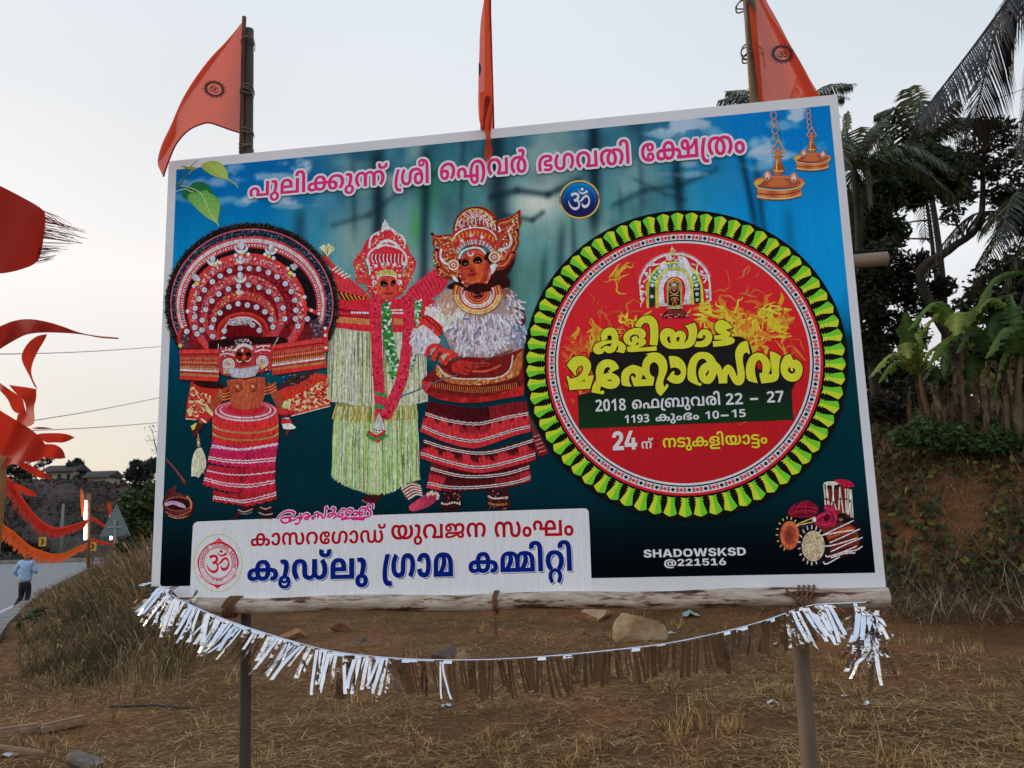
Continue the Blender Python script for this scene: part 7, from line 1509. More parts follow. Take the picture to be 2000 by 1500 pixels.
for w_, l_, r_, t_, b_, c_, nm in (('year', (1163,790),(1222,785),(1183,780),(1168,804.5), GW, 'date_lettering'),('february', (1234,785),(1405.5,775),(1398.5,764),(1296,804), GW, 'date_lettering'),
  ('day_from', (1417,780),(1450,778),(1430,768.5),(1418,791.5), GW, 'date_lettering'),('day_to', (1497,775),(1530,774),(1515,764),(1500,787), GW, 'date_lettering'),
  ('era', (1220,818),(1268,816),(1244,810),(1226,827), GW, 'date_lettering'),('kumbham', (1280,815),(1365,812),(1320,807.5),(1315,827.5), GW, 'date_lettering'),
  ('ten', (1377,811),(1404,810),(1390,803),(1380,819), GW, 'date_lettering'),('fifteen', (1428.5,808),(1456,807),(1440,800),(1430,816), GW, 'date_lettering'),
  ('big_day', (1196,861),(1244,860),(1220,842),(1200,880), '#cdd2da', 'day_lettering'),('nu', (1252.5,866),(1275.5,864),(1270,855),(1256,877), GW, 'day_lettering'),
  ('natukaliyattam', (1294,862),(1498,858),(1410,842),(1349,881), '#d6b42c', 'day_lettering')):
 merge(word(w_, l_, r_, t_, b_, c_, 310), nm)
for p_, q_, w_ in (((1465,779.5),(1480.5,779),4),((1408,811.8),(1423,811.2),3.4)):
 a = Art(310); a.line([p_, q_], w_, GW); a.done('date_dash')
a = Art(310); a.dots([(1281.5,860),(1281.5,871)],2.2, '#6c1218'); a.done('colon_print')

# ------------------------------------------------------------------ the shrine picture at the top of the emblem
RS = random.Random(3)
a = Art(264); a.z(1230,470,8.82)
WH = '#cfd2da'
a.up()
arch = [(165,740),(190,640),(250,520),(330,410),(450,320),(560,270),(640,250),(730,240),(880,235),(970,255),(1080,300),(1180,370),(1260,450),(1320,540),(1355,620),(1380,760),(1385,900),(1390,1040)]
a.line(arch, 34, WH, n=4); a.line([(175,740),(180,860),(190,960),(250,1000),(190,1090),(195,1140)],18, '#c6c2b4', n=3); a.line([(1365,640),(1375,860),(1385,1020),(1310,1095)],18, '#c6c2b4', n=3)
a.up()
Q = spline([Vector(p) for p in arch[1:-3]],4)
for i in range(0, len(Q),1):
 p = Q[i]; t = math.atan2(p.y - 760, p.x - 770)
 a._add([(p.x + 10 * math.cos(t + 1.5), p.y + 10 * math.sin(t + 1.5)),(p.x + 52 * math.cos(t), p.y + 52 * math.sin(t)),(p.x - 10 * math.cos(t + 1.5), p.y - 10 * math.sin(t + 1.5)),(p.x - 14 * math.cos(t), p.y - 14 * math.sin(t))],[(0,1,2,3)], WH, (i % 3) * .25)
a.lines([[(230,720),(330,620),(350,480)],[(330,430),(420,420),(520,400)],[(1180,380),(1150,520),(1230,590),(1340,600)],[(1250,640),(1330,640),(1270,730)],[(1290,850),(1370,850)],[(190,870),(270,890),(290,960)],[(250,540),(300,620)],[(1060,400),(1130,420)],[(630,260),(650,330),(720,330)],[(840,260),(830,330),(760,330)]],24, WH, n=3)
a.ring((770,800,470,440),(770,810,330,340), '#c6b84c', 60,172,368)
a.poly([(285,720),(330,720),(330,1160),(290,1160),(275,900)], '#c9983c'); a.poly([(430,760),(500,700),(500,1160),(445,1160)], '#c9983c'); a.poly([(1030,680),(1090,740),(1110,1100),(1050,1100)], '#c6a83c'); a.poly([(1220,640),(1260,800),(1275,1100),(1220,1100)], '#c6b044')
a.ring((770,800,430,410),(770,815,335,345), '#2c7a5c', 60,178,362); a.poly([(335,790),(435,790),(435,1120),(400,1150),(335,1130)], '#16342c'); a.poly([(1095,760),(1215,760),(1225,1060),(1170,1085),(1110,1060)], '#16342c')
for i in range(9):
 t = math.radians(186 + 168 * i / 8); x, y = 770 + 382 * math.cos(t),806 + 372 * math.sin(t); a.ell(x, y, 32,32, '#c4ccd0', 14)
 t = math.radians(196 + 168 * i / 8); a.line([(770 + 338 * math.cos(t),812 + 348 * math.sin(t)),(770 + 428 * math.cos(t),802 + 408 * math.sin(t))],20, '#b9c2c4')
a.dots([(380,965),(1160,920),(1165,1020),(1330,890),(1335,960),(205,1000),(215,790),(285,570),(410,410),(1240,540),(205,920)],30, '#c9cdd2'); a.dots([(380,965),(1160,920),(1165,1020),(1330,890),(205,1000)],11, '#5c6670')
a.ring((770,800,335,345),(770,815,285,320), '#c9b448', 50,180,360); a.poly([(520,390),(620,340),(640,480),(600,520),(500,480)], WH); a.poly([(830,260),(960,280),(1020,380),(1090,520),(1060,640),(960,480),(860,470)], WH); a.poly([(640,260),(720,250),(740,300),(660,330)], '#c8a0a8')
a.poly([(495,830),(510,700),(560,590),(650,520),(770,500),(890,520),(980,600),(1030,700),(1050,850),(1045,1095),(905,1100),(660,1130),(505,1130)], '#c3c4d0'); speckle(lambda: (RS.uniform(510,1040), RS.uniform(540,1110)),240,['#a2a2b4', '#dcdce2', '#8e8ea2', '#b4b0c4'],6,14, RS)
a.poly([(600,1080),(580,860),(590,760),(640,670),(700,630),(800,615),(890,650),(950,740),(965,860),(940,960),(930,1090)], '#b81e2a')
a.poly([(640,1140),(640,900),(630,740),(680,700),(770,680),(860,700),(905,740),(900,900),(905,1140),(780,1165)], '#8e8a5c'); a.poly([(670,1110),(665,760),(770,700),(870,760),(870,1100),(770,1130)], '#2a1a14')
a.poly([(690,780),(720,740),(765,725),(810,740),(835,790),(810,850),(770,880),(720,850)], '#7c5a4c'); a.ell(765,760,42,34, '#a89a92'); a.line([(690,790),(700,880),(770,920),(840,870),(855,700)],20, '#a8744c', n=5); a.line([(655,690),(680,830)],12, '#c4a45c'); a.ell(770,1030,34,40, '#8a5a34'); a.line([(715,1030),(730,990),(810,985),(835,1030)],14, '#b08a4c', n=4); a.lines([[(745,1060),(745,1120)],[(800,1060),(800,1120)]],14, '#a8703c'); a.line([(700,950),(770,935),(850,950)],10, '#c0a078', n=3)
a.line([(660,700),(720,670),(770,650),(830,670),(880,710)],18, '#b9a44c', n=4)
a.poly([(660,1180),(920,1175),(925,1230),(940,1290),(640,1295),(645,1230)], '#4c1c18'); a.lines([[(670 + i * 24,1190),(668 + i * 25,1250)] for i in range(11)],7, '#8c4a3c'); a.line([(645,1270),(930,1265)],22, '#7a3028'); a.line([(640,1165),(910,1160)],14, '#c9b89a')
a.poly([(560,1280),(640,1200),(650,1300),(930,1295),(940,1200),(1040,1300),(1000,1325),(560,1330)], '#5a141c'); speckle(lambda: (RS.uniform(540,1040), RS.uniform(1270,1330)),50,['#b9a0a4', '#5c141c', '#8c2a34', '#d0c8cc'],6,13, RS)
a.poly([(675,245),(690,190),(700,150),(722,120),(727,80),(735,120),(760,145),(775,190),(800,240),(740,255)], '#c2ab7c'); speckle(lambda: (RS.uniform(690,785), RS.uniform(150,240)),26,['#8c6c44', '#dccba4', '#a8843c'],5,10, RS); a.ring((730,280,48,44),(730,276,34,30), WH, 20,0,180)
a.done('shrine_print')

# ------------------------------------------------------------------ blue om badge
a = Art(66); a.z(1080,345,17.645)
a.ell(915,785,697,665, '#8a6a3c', 60); a.ring((915,785,697,665),(915,790,640,606), '#b39a58', 60,180,345); a.ring((915,785,700,668),(915,790,640,606), '#b89c54', 60,0,170); a.ring((915,785,697,665),(915,790,640,606), '#93683c', 20,165,190)
bl = lambda x, y: mh('#0a74bc', '#1c1c52', min(1, max(0,(y - 240) / 820 + .12 * math.sin(math.hypot(x - 915, y - 785) / 32))))
a.up(); V = [(918,788)]
for j in range(1,19):
 for i in range(72): t = 2 * math.pi * i / 72; V.append((918 + 636 * j / 18 * math.cos(t),788 + 602 * j / 18 * math.sin(t)))
a._add(V, [(0,1 + i, 1 + (i + 1) % 72) for i in range(72)] + [(1 + j * 72 + i, 1 + j * 72 + (i + 1) % 72,1 + (j + 1) * 72 + (i + 1) % 72,1 + (j + 1) * 72 + i) for j in range(17) for i in range(72)], bl)
a.ring((918,788,640,606),(918,788,612,578), '#14143a', 60)
for d_, cc in ((16, '#101040'),(0, '#cfd6de')):
 a.up()
 V, F = cdt(om_contours(530 + d_, 370 + d_, 750,800), lambda k: k != 0); a._add(V, F, cc)
a.done('om_badge_print')

# ------------------------------------------------------------------ society emblem on the caption panel
a = Art(24); a.z(370,1030,10.717)
CR = '#b01a2c'
a.ring((598,745,512,608),(598,745,496,592), '#aaa456', 80)
a.poly([(165,740),(170,680),(215,560),(300,430),(420,345),(525,300),(560,265),(600,240),(615,200),(632,240),(670,262),(700,300),(800,345),(910,430),(990,560),(1025,680),(1035,730),(1020,820),(985,900),(950,990),(985,990),(985,1015),(900,1095),(780,1180),(660,1215),(585,1290),(520,1225),(400,1180),(290,1090),(205,1010),(215,1000),(250,1010),(200,900),(175,820)], CR)
a.ell(598,755,396,415, '#b5bdc9', 70); a.ring((600,745,315,345),(600,745,305,334), CR, 60); a.ring((600,745,300,329),(600,745,286,314), CR, 60)
a.ring((598,755,440,440),(598,752,428,424), '#b5bdc9', 60,32,148)
a.up(); V, F = cdt(om_contours(355,460,485,508), lambda k: k != 0); a._add(V, F, CR)
a.dots([(555,290),(612,285),(668,290)],11, '#c9ccd4')
a.line([(262,890),(310,980),(425,1090)],9, CR, n=4); a.line([(930,880),(880,980),(750,1085)],9, CR, n=4)
def arc_text(txt, cx, cy, rx, ry, a0, a1, h, inward=False):
 a.up(); n = len(txt)
 for i, ch in enumerate(txt):
  if ch == ' ': continue
  t = math.radians(a0 + (a1 - a0) * (i + .5) / n)
  x, y = cx + rx * math.cos(t), cy + ry * math.sin(t)
  rot = math.atan2(ry * math.sin(t) , rx * math.cos(t)) + math.pi / 2
  if inward: rot += math.pi
  cs = word_contours(ch); A_ = np.concatenate(cs); mx = (A_[:, 0].min() + A_[:, 0].max()) / 2; my = 360; k = h / 728
  out = []
  for c in cs:
   q = []
   for u, v in c:
    u, v = (u - mx) * k, -(v - my) * k
    q.append((x + u * math.cos(rot) - v * math.sin(rot), y + u * math.sin(rot) + v * math.cos(rot)))
   out.append(q)
  V, F = cdt(out, lambda k: k != 0); a._add(V, F, '#8e1c2c')
arc_text('KASARAGOD YUVAJANA SANGHAM', 600,745,353,383,163,376,60)
arc_text('PULIKUNU', 590,745,345,366,112,70,44, True)
a.done('society_emblem_print')
# ------------------------------------------------------------------ cloth sheets
def sheet(outline, depth, step=9, it=2):
 """cloth whose outline is seen at these points; depth(px, py) gives the 3D point"""
 o = soft(outline, it); xs, ys = [p[0] for p in o],[p[1] for p in o]
 vs = [Vector(p) for p in o]; es = [(i, (i + 1) % len(o)) for i in range(len(o))]
 x = min(xs) + step * .5
 while x < max(xs):
  y = min(ys) + step * .5
  while y < max(ys): vs.append(Vector((x + .1 * y % 2, y))); y += step
  x += step
 r = geometry.delaunay_2d_cdt(vs, es, [],0,1e-3)
 V = np.array([(p.x, p.y) for p in r[0]]); C = np.array([V[list(f)].mean(0) for f in r[2]])
 F = [tuple(f) for f, w in zip(r[2], winding([o], C)) if w != 0]
 m = MB(); m.add([depth(*p) for p in V], F); return m
def cloth(name, c, t=.45, r=.75):
 return noisy(name, tuple(k * .9 for k in c), tuple(min(1, k * 1.08) for k in c),30, r, 4,(1,1,8),0,.15, None, t)
SAFF = cloth('saffron_cloth', (.74,.085,.028)); SAFF.node_tree.nodes['Principled BSDF'].inputs['Alpha'].default_value = .84; INKD = noisy('emblem_ink', (.012,.008,.012),(.03,.018,.02),60,.8)
HEMR = cloth('hem_cloth', (.30,.02,.05),.2)
def flag_emblem(cx, cy, rx, ry, rot, flip, Yf, parent):
 m = MB(); S = -1 if flip else 1; cr, sr = math.cos(rot), math.sin(rot)
 def Q(u, v):
  u *= S * rx; v *= ry; x, y = cx + u * cr - v * sr, cy + u * sr + v * cr
  return at_y(x, y, Yf(x, y) - .006)
 n = 30
 for i in range(n):
  t = 2 * math.pi * i / n; d = 2.6 * math.pi / n * .5; L = 1.0 if i % 2 else .86
  m.add([Q(.60 * math.cos(t - d),.60 * math.sin(t - d)), Q(.80 * math.cos(t - d * .2 + .05),.80 * math.sin(t - d * .2 + .05)), Q(L * math.cos(t + .03), L * math.sin(t + .03)), Q(.78 * math.cos(t + d * .5 + .05),.78 * math.sin(t + d * .5 + .05)), Q(.60 * math.cos(t + d),.60 * math.sin(t + d)), Q(.54 * math.cos(t),.54 * math.sin(t))],[(0,1,2,3,4,5)])
 V, F = cdt(om_contours(-.36,-.36,.74,.70), lambda k: k != 0)
 m.add([Q(*p) for p in V], F); m.build('emblem', INKD, parent)
def pole_part(name, a, b, Y, r, m, parent):
 q = MB(); p0, p1 = at_y(*a, Y), at_y(*b, Y); q.tube([p0 + (p1 - p0) * i / 8 for i in range(9)], r, 8, wob=.1); return q.build(name, m, parent, True)
# left flag: blown out to the left, tip hanging beside the banner's corner
Yl = lambda x, y: .05 + .05 * math.sin((x - 470) * .035 + y * .012) - .0009 * (470 - x)
f1 = empty('flag', at_y(478,300, YB), 'saffron pennant blown to the left from the thin dark pole above the banner', 'flag', 'flags on the billboard poles')
fl = [(474,42),(457,63),(441,82),(411,112),(383,149),(359,187),(343,222),(334,245),(315,282),(306,317),(313,334),(319,345),(330,313),(345,280),(369,254),(397,241.5),(411,240.5),(429,246),(448,253),(467,259),(470,230),(471,140),(473,70)]
c_ = sheet(fl, lambda x, y: at_y(x, y, Yl(x, y))).build('cloth', SAFF, f1, True)
sheet([(460,60),(441,83),(411,113),(383,150),(359,188),(343,223),(335,246),(317,282),(308,318),(316,312),(333,285),(345,262),(345,225),(367,190),(391,158),(421,115),(446,84)], lambda x, y: at_y(x, y, Yl(x, y) + .008)).build('folded_edge', SAFF, f1, True)
m = MB(); m.tube([at_y(x, y, Yl(x, y) - .002) for x, y in spline([Vector(p) for p in fl[11:20]],4)],.0045,5); m.build('hem', HEMR, f1)
flag_emblem(419,174,26,20,.25, True, Yl, f1)
WOODS = noisy('stick_wood', (.06,.025,.015),(.14,.06,.035),12,.8,6,(1,1,.2))
pole_part('flagstick', (471,300),(477,33), YB - .035,.0125, WOODS, f1)
# middle flag, seen edge-on, its tail hanging over the top of the banner
Ym = lambda x, y: -.055 + .03 * math.sin(y * .03) + .003 * (x - 950)
f2 = empty('flag', at_y(950,280,-.05), 'saffron flag seen edge-on with its tail hanging over the top border of the banner', 'flag', 'flags on the billboard poles')
g4 = lambda q: [(860 + x / 4.41, y / 4.41) for x, y in q]
sheet(g4([(395,-260),(378,0),(350,150),(340,300),(335,500),(328,700),(325,930),(335,1050),(360,1122),(372,1000),(380,850),(400,822),(425,830),(435,870),(410,930),(385,1050),(382,1120),(396,1200),(380,1300),(390,1408),(452,1350),(462,1130),(455,900),(447,600),(440,330),(430,150),(425,0),(420,-260)]), lambda x, y: at_y(x, y, Ym(x, y))).build('cloth', SAFF, f2, True)
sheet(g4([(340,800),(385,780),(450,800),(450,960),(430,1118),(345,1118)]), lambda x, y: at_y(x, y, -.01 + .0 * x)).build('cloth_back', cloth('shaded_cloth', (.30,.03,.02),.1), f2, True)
m = MB(); m.tube([at_y(x, y, Ym(x, y) - .002) for x, y in g4([(428,0),(438,300),(446,600),(455,900),(460,1120)])],.005,5); m.build('hem', HEMR, f2)
m = MB(); V, F = cdt([g4([(330,540),(345,550),(352,590),(345,640),(330,660)])], lambda k: k != 0); m.add([at_y(x, y, Ym(x, y) - .004) for x, y in V], F); m.build('emblem', INKD, f2)
# right flag, behind the banner's top edge
Yr = lambda x, y: .065 + .04 * math.sin((x - 1460) * .04 - y * .02) + .0004 * (x - 1460)
f3 = empty('flag', at_y(1466,190, YB), 'saffron flag with a dark sun emblem on the thick bamboo pole right of the others', 'flag', 'flags on the billboard poles')
g5 = lambda q: [(1380 + x / 6.25, y / 6.25) for x, y in q]
sheet(g5([(470,-600),(515,0),(545,450),(590,800),(620,1030),(650,1320),(1000,1400),(1480,1330),(1385,1170),(1330,1080),(1270,985),(1200,850),(1110,690),(1010,530),(930,370),(830,180),(720,0),(560,-420)]), lambda x, y: at_y(x, y, Yr(x, y)),12).build('cloth', SAFF, f3, True)
sheet(g5([(610,-60),(700,130),(860,470),(930,620),(1080,900),(1200,1180),(1260,1330),(1420,1330),(1300,1080),(1130,730),(1010,545),(880,350),(700,60),(650,-60)]), lambda x, y: at_y(x, y, Yr(x, y) + .01),12).build('folded_edge', SAFF, f3, True)
flag_emblem(1528,105,27,22,.12, False, Yr, f3)
pole_part('flagstick', (1467,205),(1446,-120), YB - .055,.0065, noisy('split_cane', (.25,.16,.08),(.42,.29,.16),12,.7), f3)
# twine on the poles
for px, py, rr in ((484,78,.036),(483,172,.036),(482,180,.036),(482,256,.036),(480,284,.036),(1462,96,.040),(1464,108,.040),(1451,8,.039)):
 c = at_y(px, py, YB - .012); q = MB(); r_ = random.Random(px + py)
 pts = [c + Vector((rr * math.cos(t * .5),-rr * math.sin(t * .5) * 1.15,.010 * math.sin(t * .9 + px) - t * .001)) for t in range(26)]
 q.tube(pts, .004,5)
 e = c + Vector((rr * .9,-rr * .7,0))
 q.tube(spline([e, e + Vector((.02,-.01,-.02)), e + Vector((.015 + .02 * r_.random(),-.01,-.06)), e + Vector((.03,-.012,-.10 * r_.uniform(.6,1.2)))],3),.003,4)
 q.build('rope', TWINE, bb, True)

# ------------------------------------------------------------------ silver tinsel garland
def foil_m(name, bump, scale):
 def f(nt, b):
  b.inputs['Base Color'].default_value = (.66,.67,.69,1); b.inputs['Metallic'].default_value = 1; b.inputs['Roughness'].default_value = .12
  tc = N(nt, 'ShaderNodeTexCoord'); nz = N(nt, 'ShaderNodeTexNoise'); nz.inputs['Scale'].default_value = scale; nz.inputs['Detail'].default_value = 3
  bp = N(nt, 'ShaderNodeBump'); bp.inputs['Strength'].default_value = bump; bp.inputs['Distance'].default_value = .02
  nt.links.new(tc.outputs['Object'], nz.inputs[0]); nt.links.new(nz.outputs[0], bp.inputs['Height']); nt.links.new(bp.outputs[0], b.inputs['Normal'])
 return mat(name, f)
FOIL = foil_m('silver_foil', .22,22); FOILS = foil_m('smooth_foil', .035,14)
YT = -.10
tg = empty('tinsel_garland', at_y(900,1288, YT), 'long silver foil fringe garland slung below the banner from post to post', 'garland')
GP = [(312,1142),(330,1160),(370,1180),(420,1202),(480,1224),(560,1249),(640,1270),(720,1281),(800,1287),(900,1289),(1000,1286),(1100,1279),(1200,1269),(1300,1257),(1400,1237),(1470,1219),(1520,1203),(1560,1188),(1600,1180),(1650,1178),(1692,1176)]
cord = [at_y(x, y, YT if 330 < x < 1540 else YT + .03) for x, y in [(p.x, p.y) for p in spline([Vector(p) for p in GP],6)]]
q = MB(); q.tube(cord, .0026,5); q.build('cord', FOIL, tg)
RT = random.Random(77)
def strip(p, L, w, lean, tilt, twist, curl=0.0, calm=1.0):
 """ribbon of foil hanging from p: lean sideways, tilt towards the eye (+) or away, twist of its face"""
 m = MB(); n = 7; X_ = Vector((w / 2,0,0)); p = Vector(p)
 for h, ww in ((-.5, w * RT.uniform(.35,.62)),(.5, w * RT.uniform(.3,.6))):       # one strip slit into two tails
  pos = p + X_ * h; a, t_ = lean + h * RT.uniform(-.06,.22) * calm, tilt + RT.uniform(-.12,.12) * calm; vs = []; l = L * RT.uniform(.78,1.05)
  for i in range(n + 1):
   ph = twist * (i / n) * (1 + h * .5) + RT.uniform(-.10,.10) * calm; side = Vector((math.cos(ph), math.sin(ph),0)) * ww / 2
   vs += [pos - side, pos + side]; pos = pos + Vector((math.sin(a),-math.sin(t_),-math.cos(a) * math.cos(t_))) * (l / n)
   a += curl / n + RT.uniform(-.06,.06) * calm; t_ += RT.uniform(-.10,.10) * calm
  m.add(vs, [(2 * i, 2 * i + 1,2 * i + 3,2 * i + 2) for i in range(n)])
 k = 2 * n + 2; m.f.append((0,1, k, k + 1)); return m
# header band along the cord
hb = MB()
for i in range(len(cord) - 1):
 a_, b_ = cord[i], cord[i + 1]; h = RT.choice((.006,.012,.016)) if to_px(a_)[0] < 760 or RT.random() < .4 else .001; k = -.012 * RT.random()
 hb.add([a_, b_, b_ + Vector((0, k, -h)), a_ + Vector((0, k, -h))],[(0,1,2,3)])
hb.build('header_band', FOIL, tg)
NS = 98
for i in range(NS):
 t = (i + .5) / NS * .93; k = t * (len(cord) - 1); j = int(k); p = cord[j].lerp(cord[j + 1], k - j); px_ = to_px(p)[0]
 fm, cm = FOIL, 1.0
 if px_ < 620: lean, tilt, w, tw = RT.uniform(-.70,-.2), RT.uniform(.0,.55), RT.uniform(.026,.046), RT.uniform(-.9,.9)
 elif px_ < 770: lean, tilt, w, tw = RT.uniform(-.30,.02), RT.uniform(.05,.4), RT.uniform(.034,.052), RT.uniform(-.4,.4)
 elif px_ < 1500: lean, tilt, w, tw, fm, cm = RT.uniform(-.10,.18), RT.uniform(-.24,-.02), RT.uniform(.024,.050), RT.uniform(-.25,.25), FOILS, .35
 elif px_ < 1545: lean, tilt, w, tw = RT.uniform(-.05,.12), RT.uniform(-.22,.1), RT.uniform(.036,.062), RT.uniform(-.2,.2)
 else: lean, tilt, w, tw = RT.uniform(.25,.45), RT.uniform(-.1,.3), RT.uniform(.034,.05), RT.uniform(-.4,.4)
 if cm < 1 and RT.random() < .04: tilt, fm, cm, w = .2, FOIL, 1.0,.02
 L = RT.uniform(.15,.215) * (.86 if px_ > 1100 else 1)
 strip(p + Vector((0, RT.uniform(-.012,.012),-.006)), L, w, lean, tilt, tw, RT.uniform(-.25,.25), cm).build('foil_strip', fm, tg)
# loose end over the banner's lower left corner and the bunched tail on the right
for x, y, le, L, w in ((345,1145,-1.15,.14,.04),(305,1145,-1.0,.17,.045),(300,1135,-1.3,.10,.05),(322,1150,-.55,.2,.06),(330,1152,.5,.10,.03),(372,1180,2.6,.09,.028)):
 strip(at_y(x, y, YT + .03), L, w, le, RT.uniform(-.4,.1), RT.uniform(-.4,.4),.2).build('foil_strip', FOIL, tg)
tt_ = empty('tinsel_tassel', at_y(1690,1186,-.06), 'bunched crumpled silver foil tail hanging under the right end of the log', 'tassel')
for i in range(30):
 b_ = at_y(1668 + RT.uniform(0,50),1184 + RT.uniform(0,95) * (RT.random() ** .7),-.07 + RT.uniform(-.03,.03))
 strip(b_, RT.uniform(.07,.17), RT.uniform(.03,.055), RT.uniform(-.6,.75), RT.uniform(-.7,.6), RT.uniform(-2,2), RT.uniform(-1,1)).build('foil_strip', FOIL, tt_)
for x, y, le, L in ((1705,1270,.02,.17),(1722,1265,.32,.16),(1716,1270,.15,.14),(1700,1190,.38,.16),(1680,1270,-.5,.09)):
 strip(at_y(x, y, -.08), L, .045, le, RT.uniform(-.2,.2),.5).build('foil_strip', FOIL, tt_)
# ------------------------------------------------------------------ saffron pole, streamers and garlands on the left
def G(px, py, z0=0.0):
 """where the line of sight through a photographed point meets the ground"""
 d = ray(px, py); t = 3.0
 while t < 400:
  p = CAM + d * t
  if p.z < gz(p.x, p.y) + z0: break
  t *= 1.01
 return p
RED = cloth('red_plastic', (.62,.045,.022),.5,.5); ORG = cloth('orange_plastic', (.85,.16,.035),.45,.5); REDD = cloth('dark_red_cloth', (.42,.03,.02),.35)
POLEO = noisy('painted_pole', (.20,.09,.03),(.34,.17,.06),5,.7)
ps = empty('festival_pole', at_d(-14,1240,11), 'tall orange painted bamboo pole at the left edge carrying garlands and streamers', 'pole')
q = MB(); q.tube([at_d(-40,1340,11), at_d(-8,1090,11), at_d(4,960,11), at_d(5,888,11)],.045,10); q.build('bamboo', POLEO, ps, True)
def wav(d, k=.02, a=.12): return lambda x, y: at_d(x, y, d + a * math.sin(x * k * 2 + y * k))
za = lambda q: [(x / 3.262,300 + y / 3.262) for x, y in q]; zb = lambda q: [(x / 3.1235,760 + y / 3.1235) for x, y in q]
pf = empty('flag', at_d(0,450,10.6), 'dark red flag with a frayed fringed edge flying in from the left edge', 'flag')
sheet(za([(-160,130),(0,205),(120,265),(280,355),(292,400),(285,500),(265,620),(240,700),(120,745),(0,768),(-160,760)]), wav(10.6)).build('cloth', REDD, pf, True)
q = MB(); q.tube([at_d(-70,1340,10.6), at_d(-40,330,10.6)],.03,8); q.build('staff', POLEO, pf, True)
q = MB(); r_ = random.Random(2)
for i in range(70):
 t = r_.random(); x, y = 290 - 50 * t, 360 + 340 * t; l = (120 + 170 * math.sin(3.14 * min(1,.15 + t))) * r_.uniform(.4,1); dy = -(t - .75) * 130 + r_.uniform(-12,12)
 p = za([(x - 10, y),(x + l * .5, y + dy * .4),(x + l, y + dy)])
 q.tube([at_d(*k, 10.6 + .05 * r_.random()) for k in p],[.005,.004,.002],3)
q.build('fringe', REDD, pf)
def ribbon(pts, name, label, m, d):
 o = sheet(pts, wav(d, .03,.2)).build(name, m, None, True, loc=at_d(*pts[0], d)); tag(o, label, 'streamer', 'torn plastic streamers on the left')
ribbon(za([(-60,1130),(0,1100),(80,1065),(180,1050),(300,1070),(400,1100),(500,1140),(620,1163),(755,1172),(757,1182),(640,1176),(520,1150),(330,1138),(180,1145),(90,1190),(0,1245),(-60,1290)]), 'streamer', 'long red plastic streamer tapering to a thin point against the pale sky', REDD, 10.8)
ribbon(za([(300,1150),(240,1158),(180,1200),(135,1275),(140,1330),(190,1420),(215,1480),(240,1500),(200,1420),(200,1350),(240,1260),(290,1180)]), 'streamer', 'short curling orange-red plastic strip under the long tapering streamer', RED, 10.7)
ribbon(zb([(-30,-60),(60,5),(140,55),(150,110),(162,150),(100,150),(70,120),(50,60),(-30,-20)]), 'streamer', 'narrow red plastic strip looping down to the main bunch of streamers', RED, 10.9)
ribbon(zb([(55,-25),(160,-12),(222,0),(222,60),(205,110),(215,200),(190,225),(150,230),(100,190),(110,150),(160,150),(155,75),(100,30)]), 'streamer', 'broad upright red plastic strip rising from the bunch of streamers', RED, 10.5)
ribbon(zb([(-40,100),(0,130),(100,190),(200,250),(270,320),(287,370),(270,420),(200,452),(100,432),(0,400),(-40,390)]), 'streamer', 'large rounded red plastic flap at the left edge above the fringed garlands', RED, 10.3)
ribbon(zb([(215,280),(250,268),(400,268),(458,295),(395,328),(330,325),(280,330)]), 'streamer', 'pale red pointed plastic flap blowing right from the rounded one', RED, 10.6)
ribbon(zb([(275,335),(340,335),(388,372),(400,420),(365,428),(270,418)]), 'streamer', 'lower frayed plastic flap just beneath the pale pointed one', RED, 10.7)
ribbon(zb([(190,240),(240,228),(330,240),(250,246)]), 'streamer', 'tiny thin dark red strip between the upright strip and the pale pointed flap', REDD, 10.6)
ribbon(zb([(0,400),(90,425),(200,470),(310,530),(322,548),(240,545),(160,500),(90,450),(40,470),(-30,540),(-30,420)]), 'streamer', 'long orange strip sloping down right below the rounded flap', RED, 10.9)
ribbon(zb([(60,560),(130,585),(225,638),(222,655),(160,650),(100,610)]), 'streamer', 'short red strip lying over the upper garland below the sloping one', RED, 11.4)
# fringed garlands running back along the road
def garland(pts, d0, d1, band, fr, m, label):
 g = empty('fringe_garland', at_d(*pts[0], d0), label, 'garland'); Q = spline([Vector(p) for p in pts],8); n = len(Q)
 D = [1 / (1 / d0 + (1 / d1 - 1 / d0) * i / (n - 1)) for i in range(n)]
 b = MB(); f = MB(); r_ = random.Random(n)
 for i in range(n - 1):
  h0, h1 = band * (1 - .75 * i / n), band * (1 - .75 * (i + 1) / n)
  b.add([at_d(Q[i].x, Q[i].y, D[i]), at_d(Q[i + 1].x, Q[i + 1].y, D[i + 1]), at_d(Q[i + 1].x - h1 * .3, Q[i + 1].y + h1, D[i + 1] + .05), at_d(Q[i].x - h0 * .3, Q[i].y + h0, D[i] + .05)],[(0,1,2,3)])
  for k in range(4 if n > 60 else 1):
   t = (k + r_.random()) / 4; p = Q[i].lerp(Q[i + 1], t); d = D[i] + r_.uniform(-.1,.1); l = fr * (1 - .45 * i / n) * r_.uniform(.6,1.2); w = 1.25 * (1 - .4 * i / n); sl = -l * .45 + r_.uniform(-2,2)
   y0 = p.y + h0 * .8
   f.add([at_d(p.x - w, y0, d), at_d(p.x + w, y0, d), at_d(p.x + w + sl * .5, y0 + l * .6, d + .1), at_d(p.x + w * .6 + sl, y0 + l, d), at_d(p.x - w + sl, y0 + l, d), at_d(p.x - w + sl * .5, y0 + l * .6, d + .1)],[(0,1,2,5),(5,2,3,4)])
 if n > 60: f.add(b.v, b.f); f.build('fringe_sheet', m, g)
 else:
  b.build('band', m, g)
  for k in range(0, len(f.v),6):
   o = MB(); o.add(f.v[k:k + 6],[(0,1,2,5),(5,2,3,4)]); o.build('fringe', m, g)
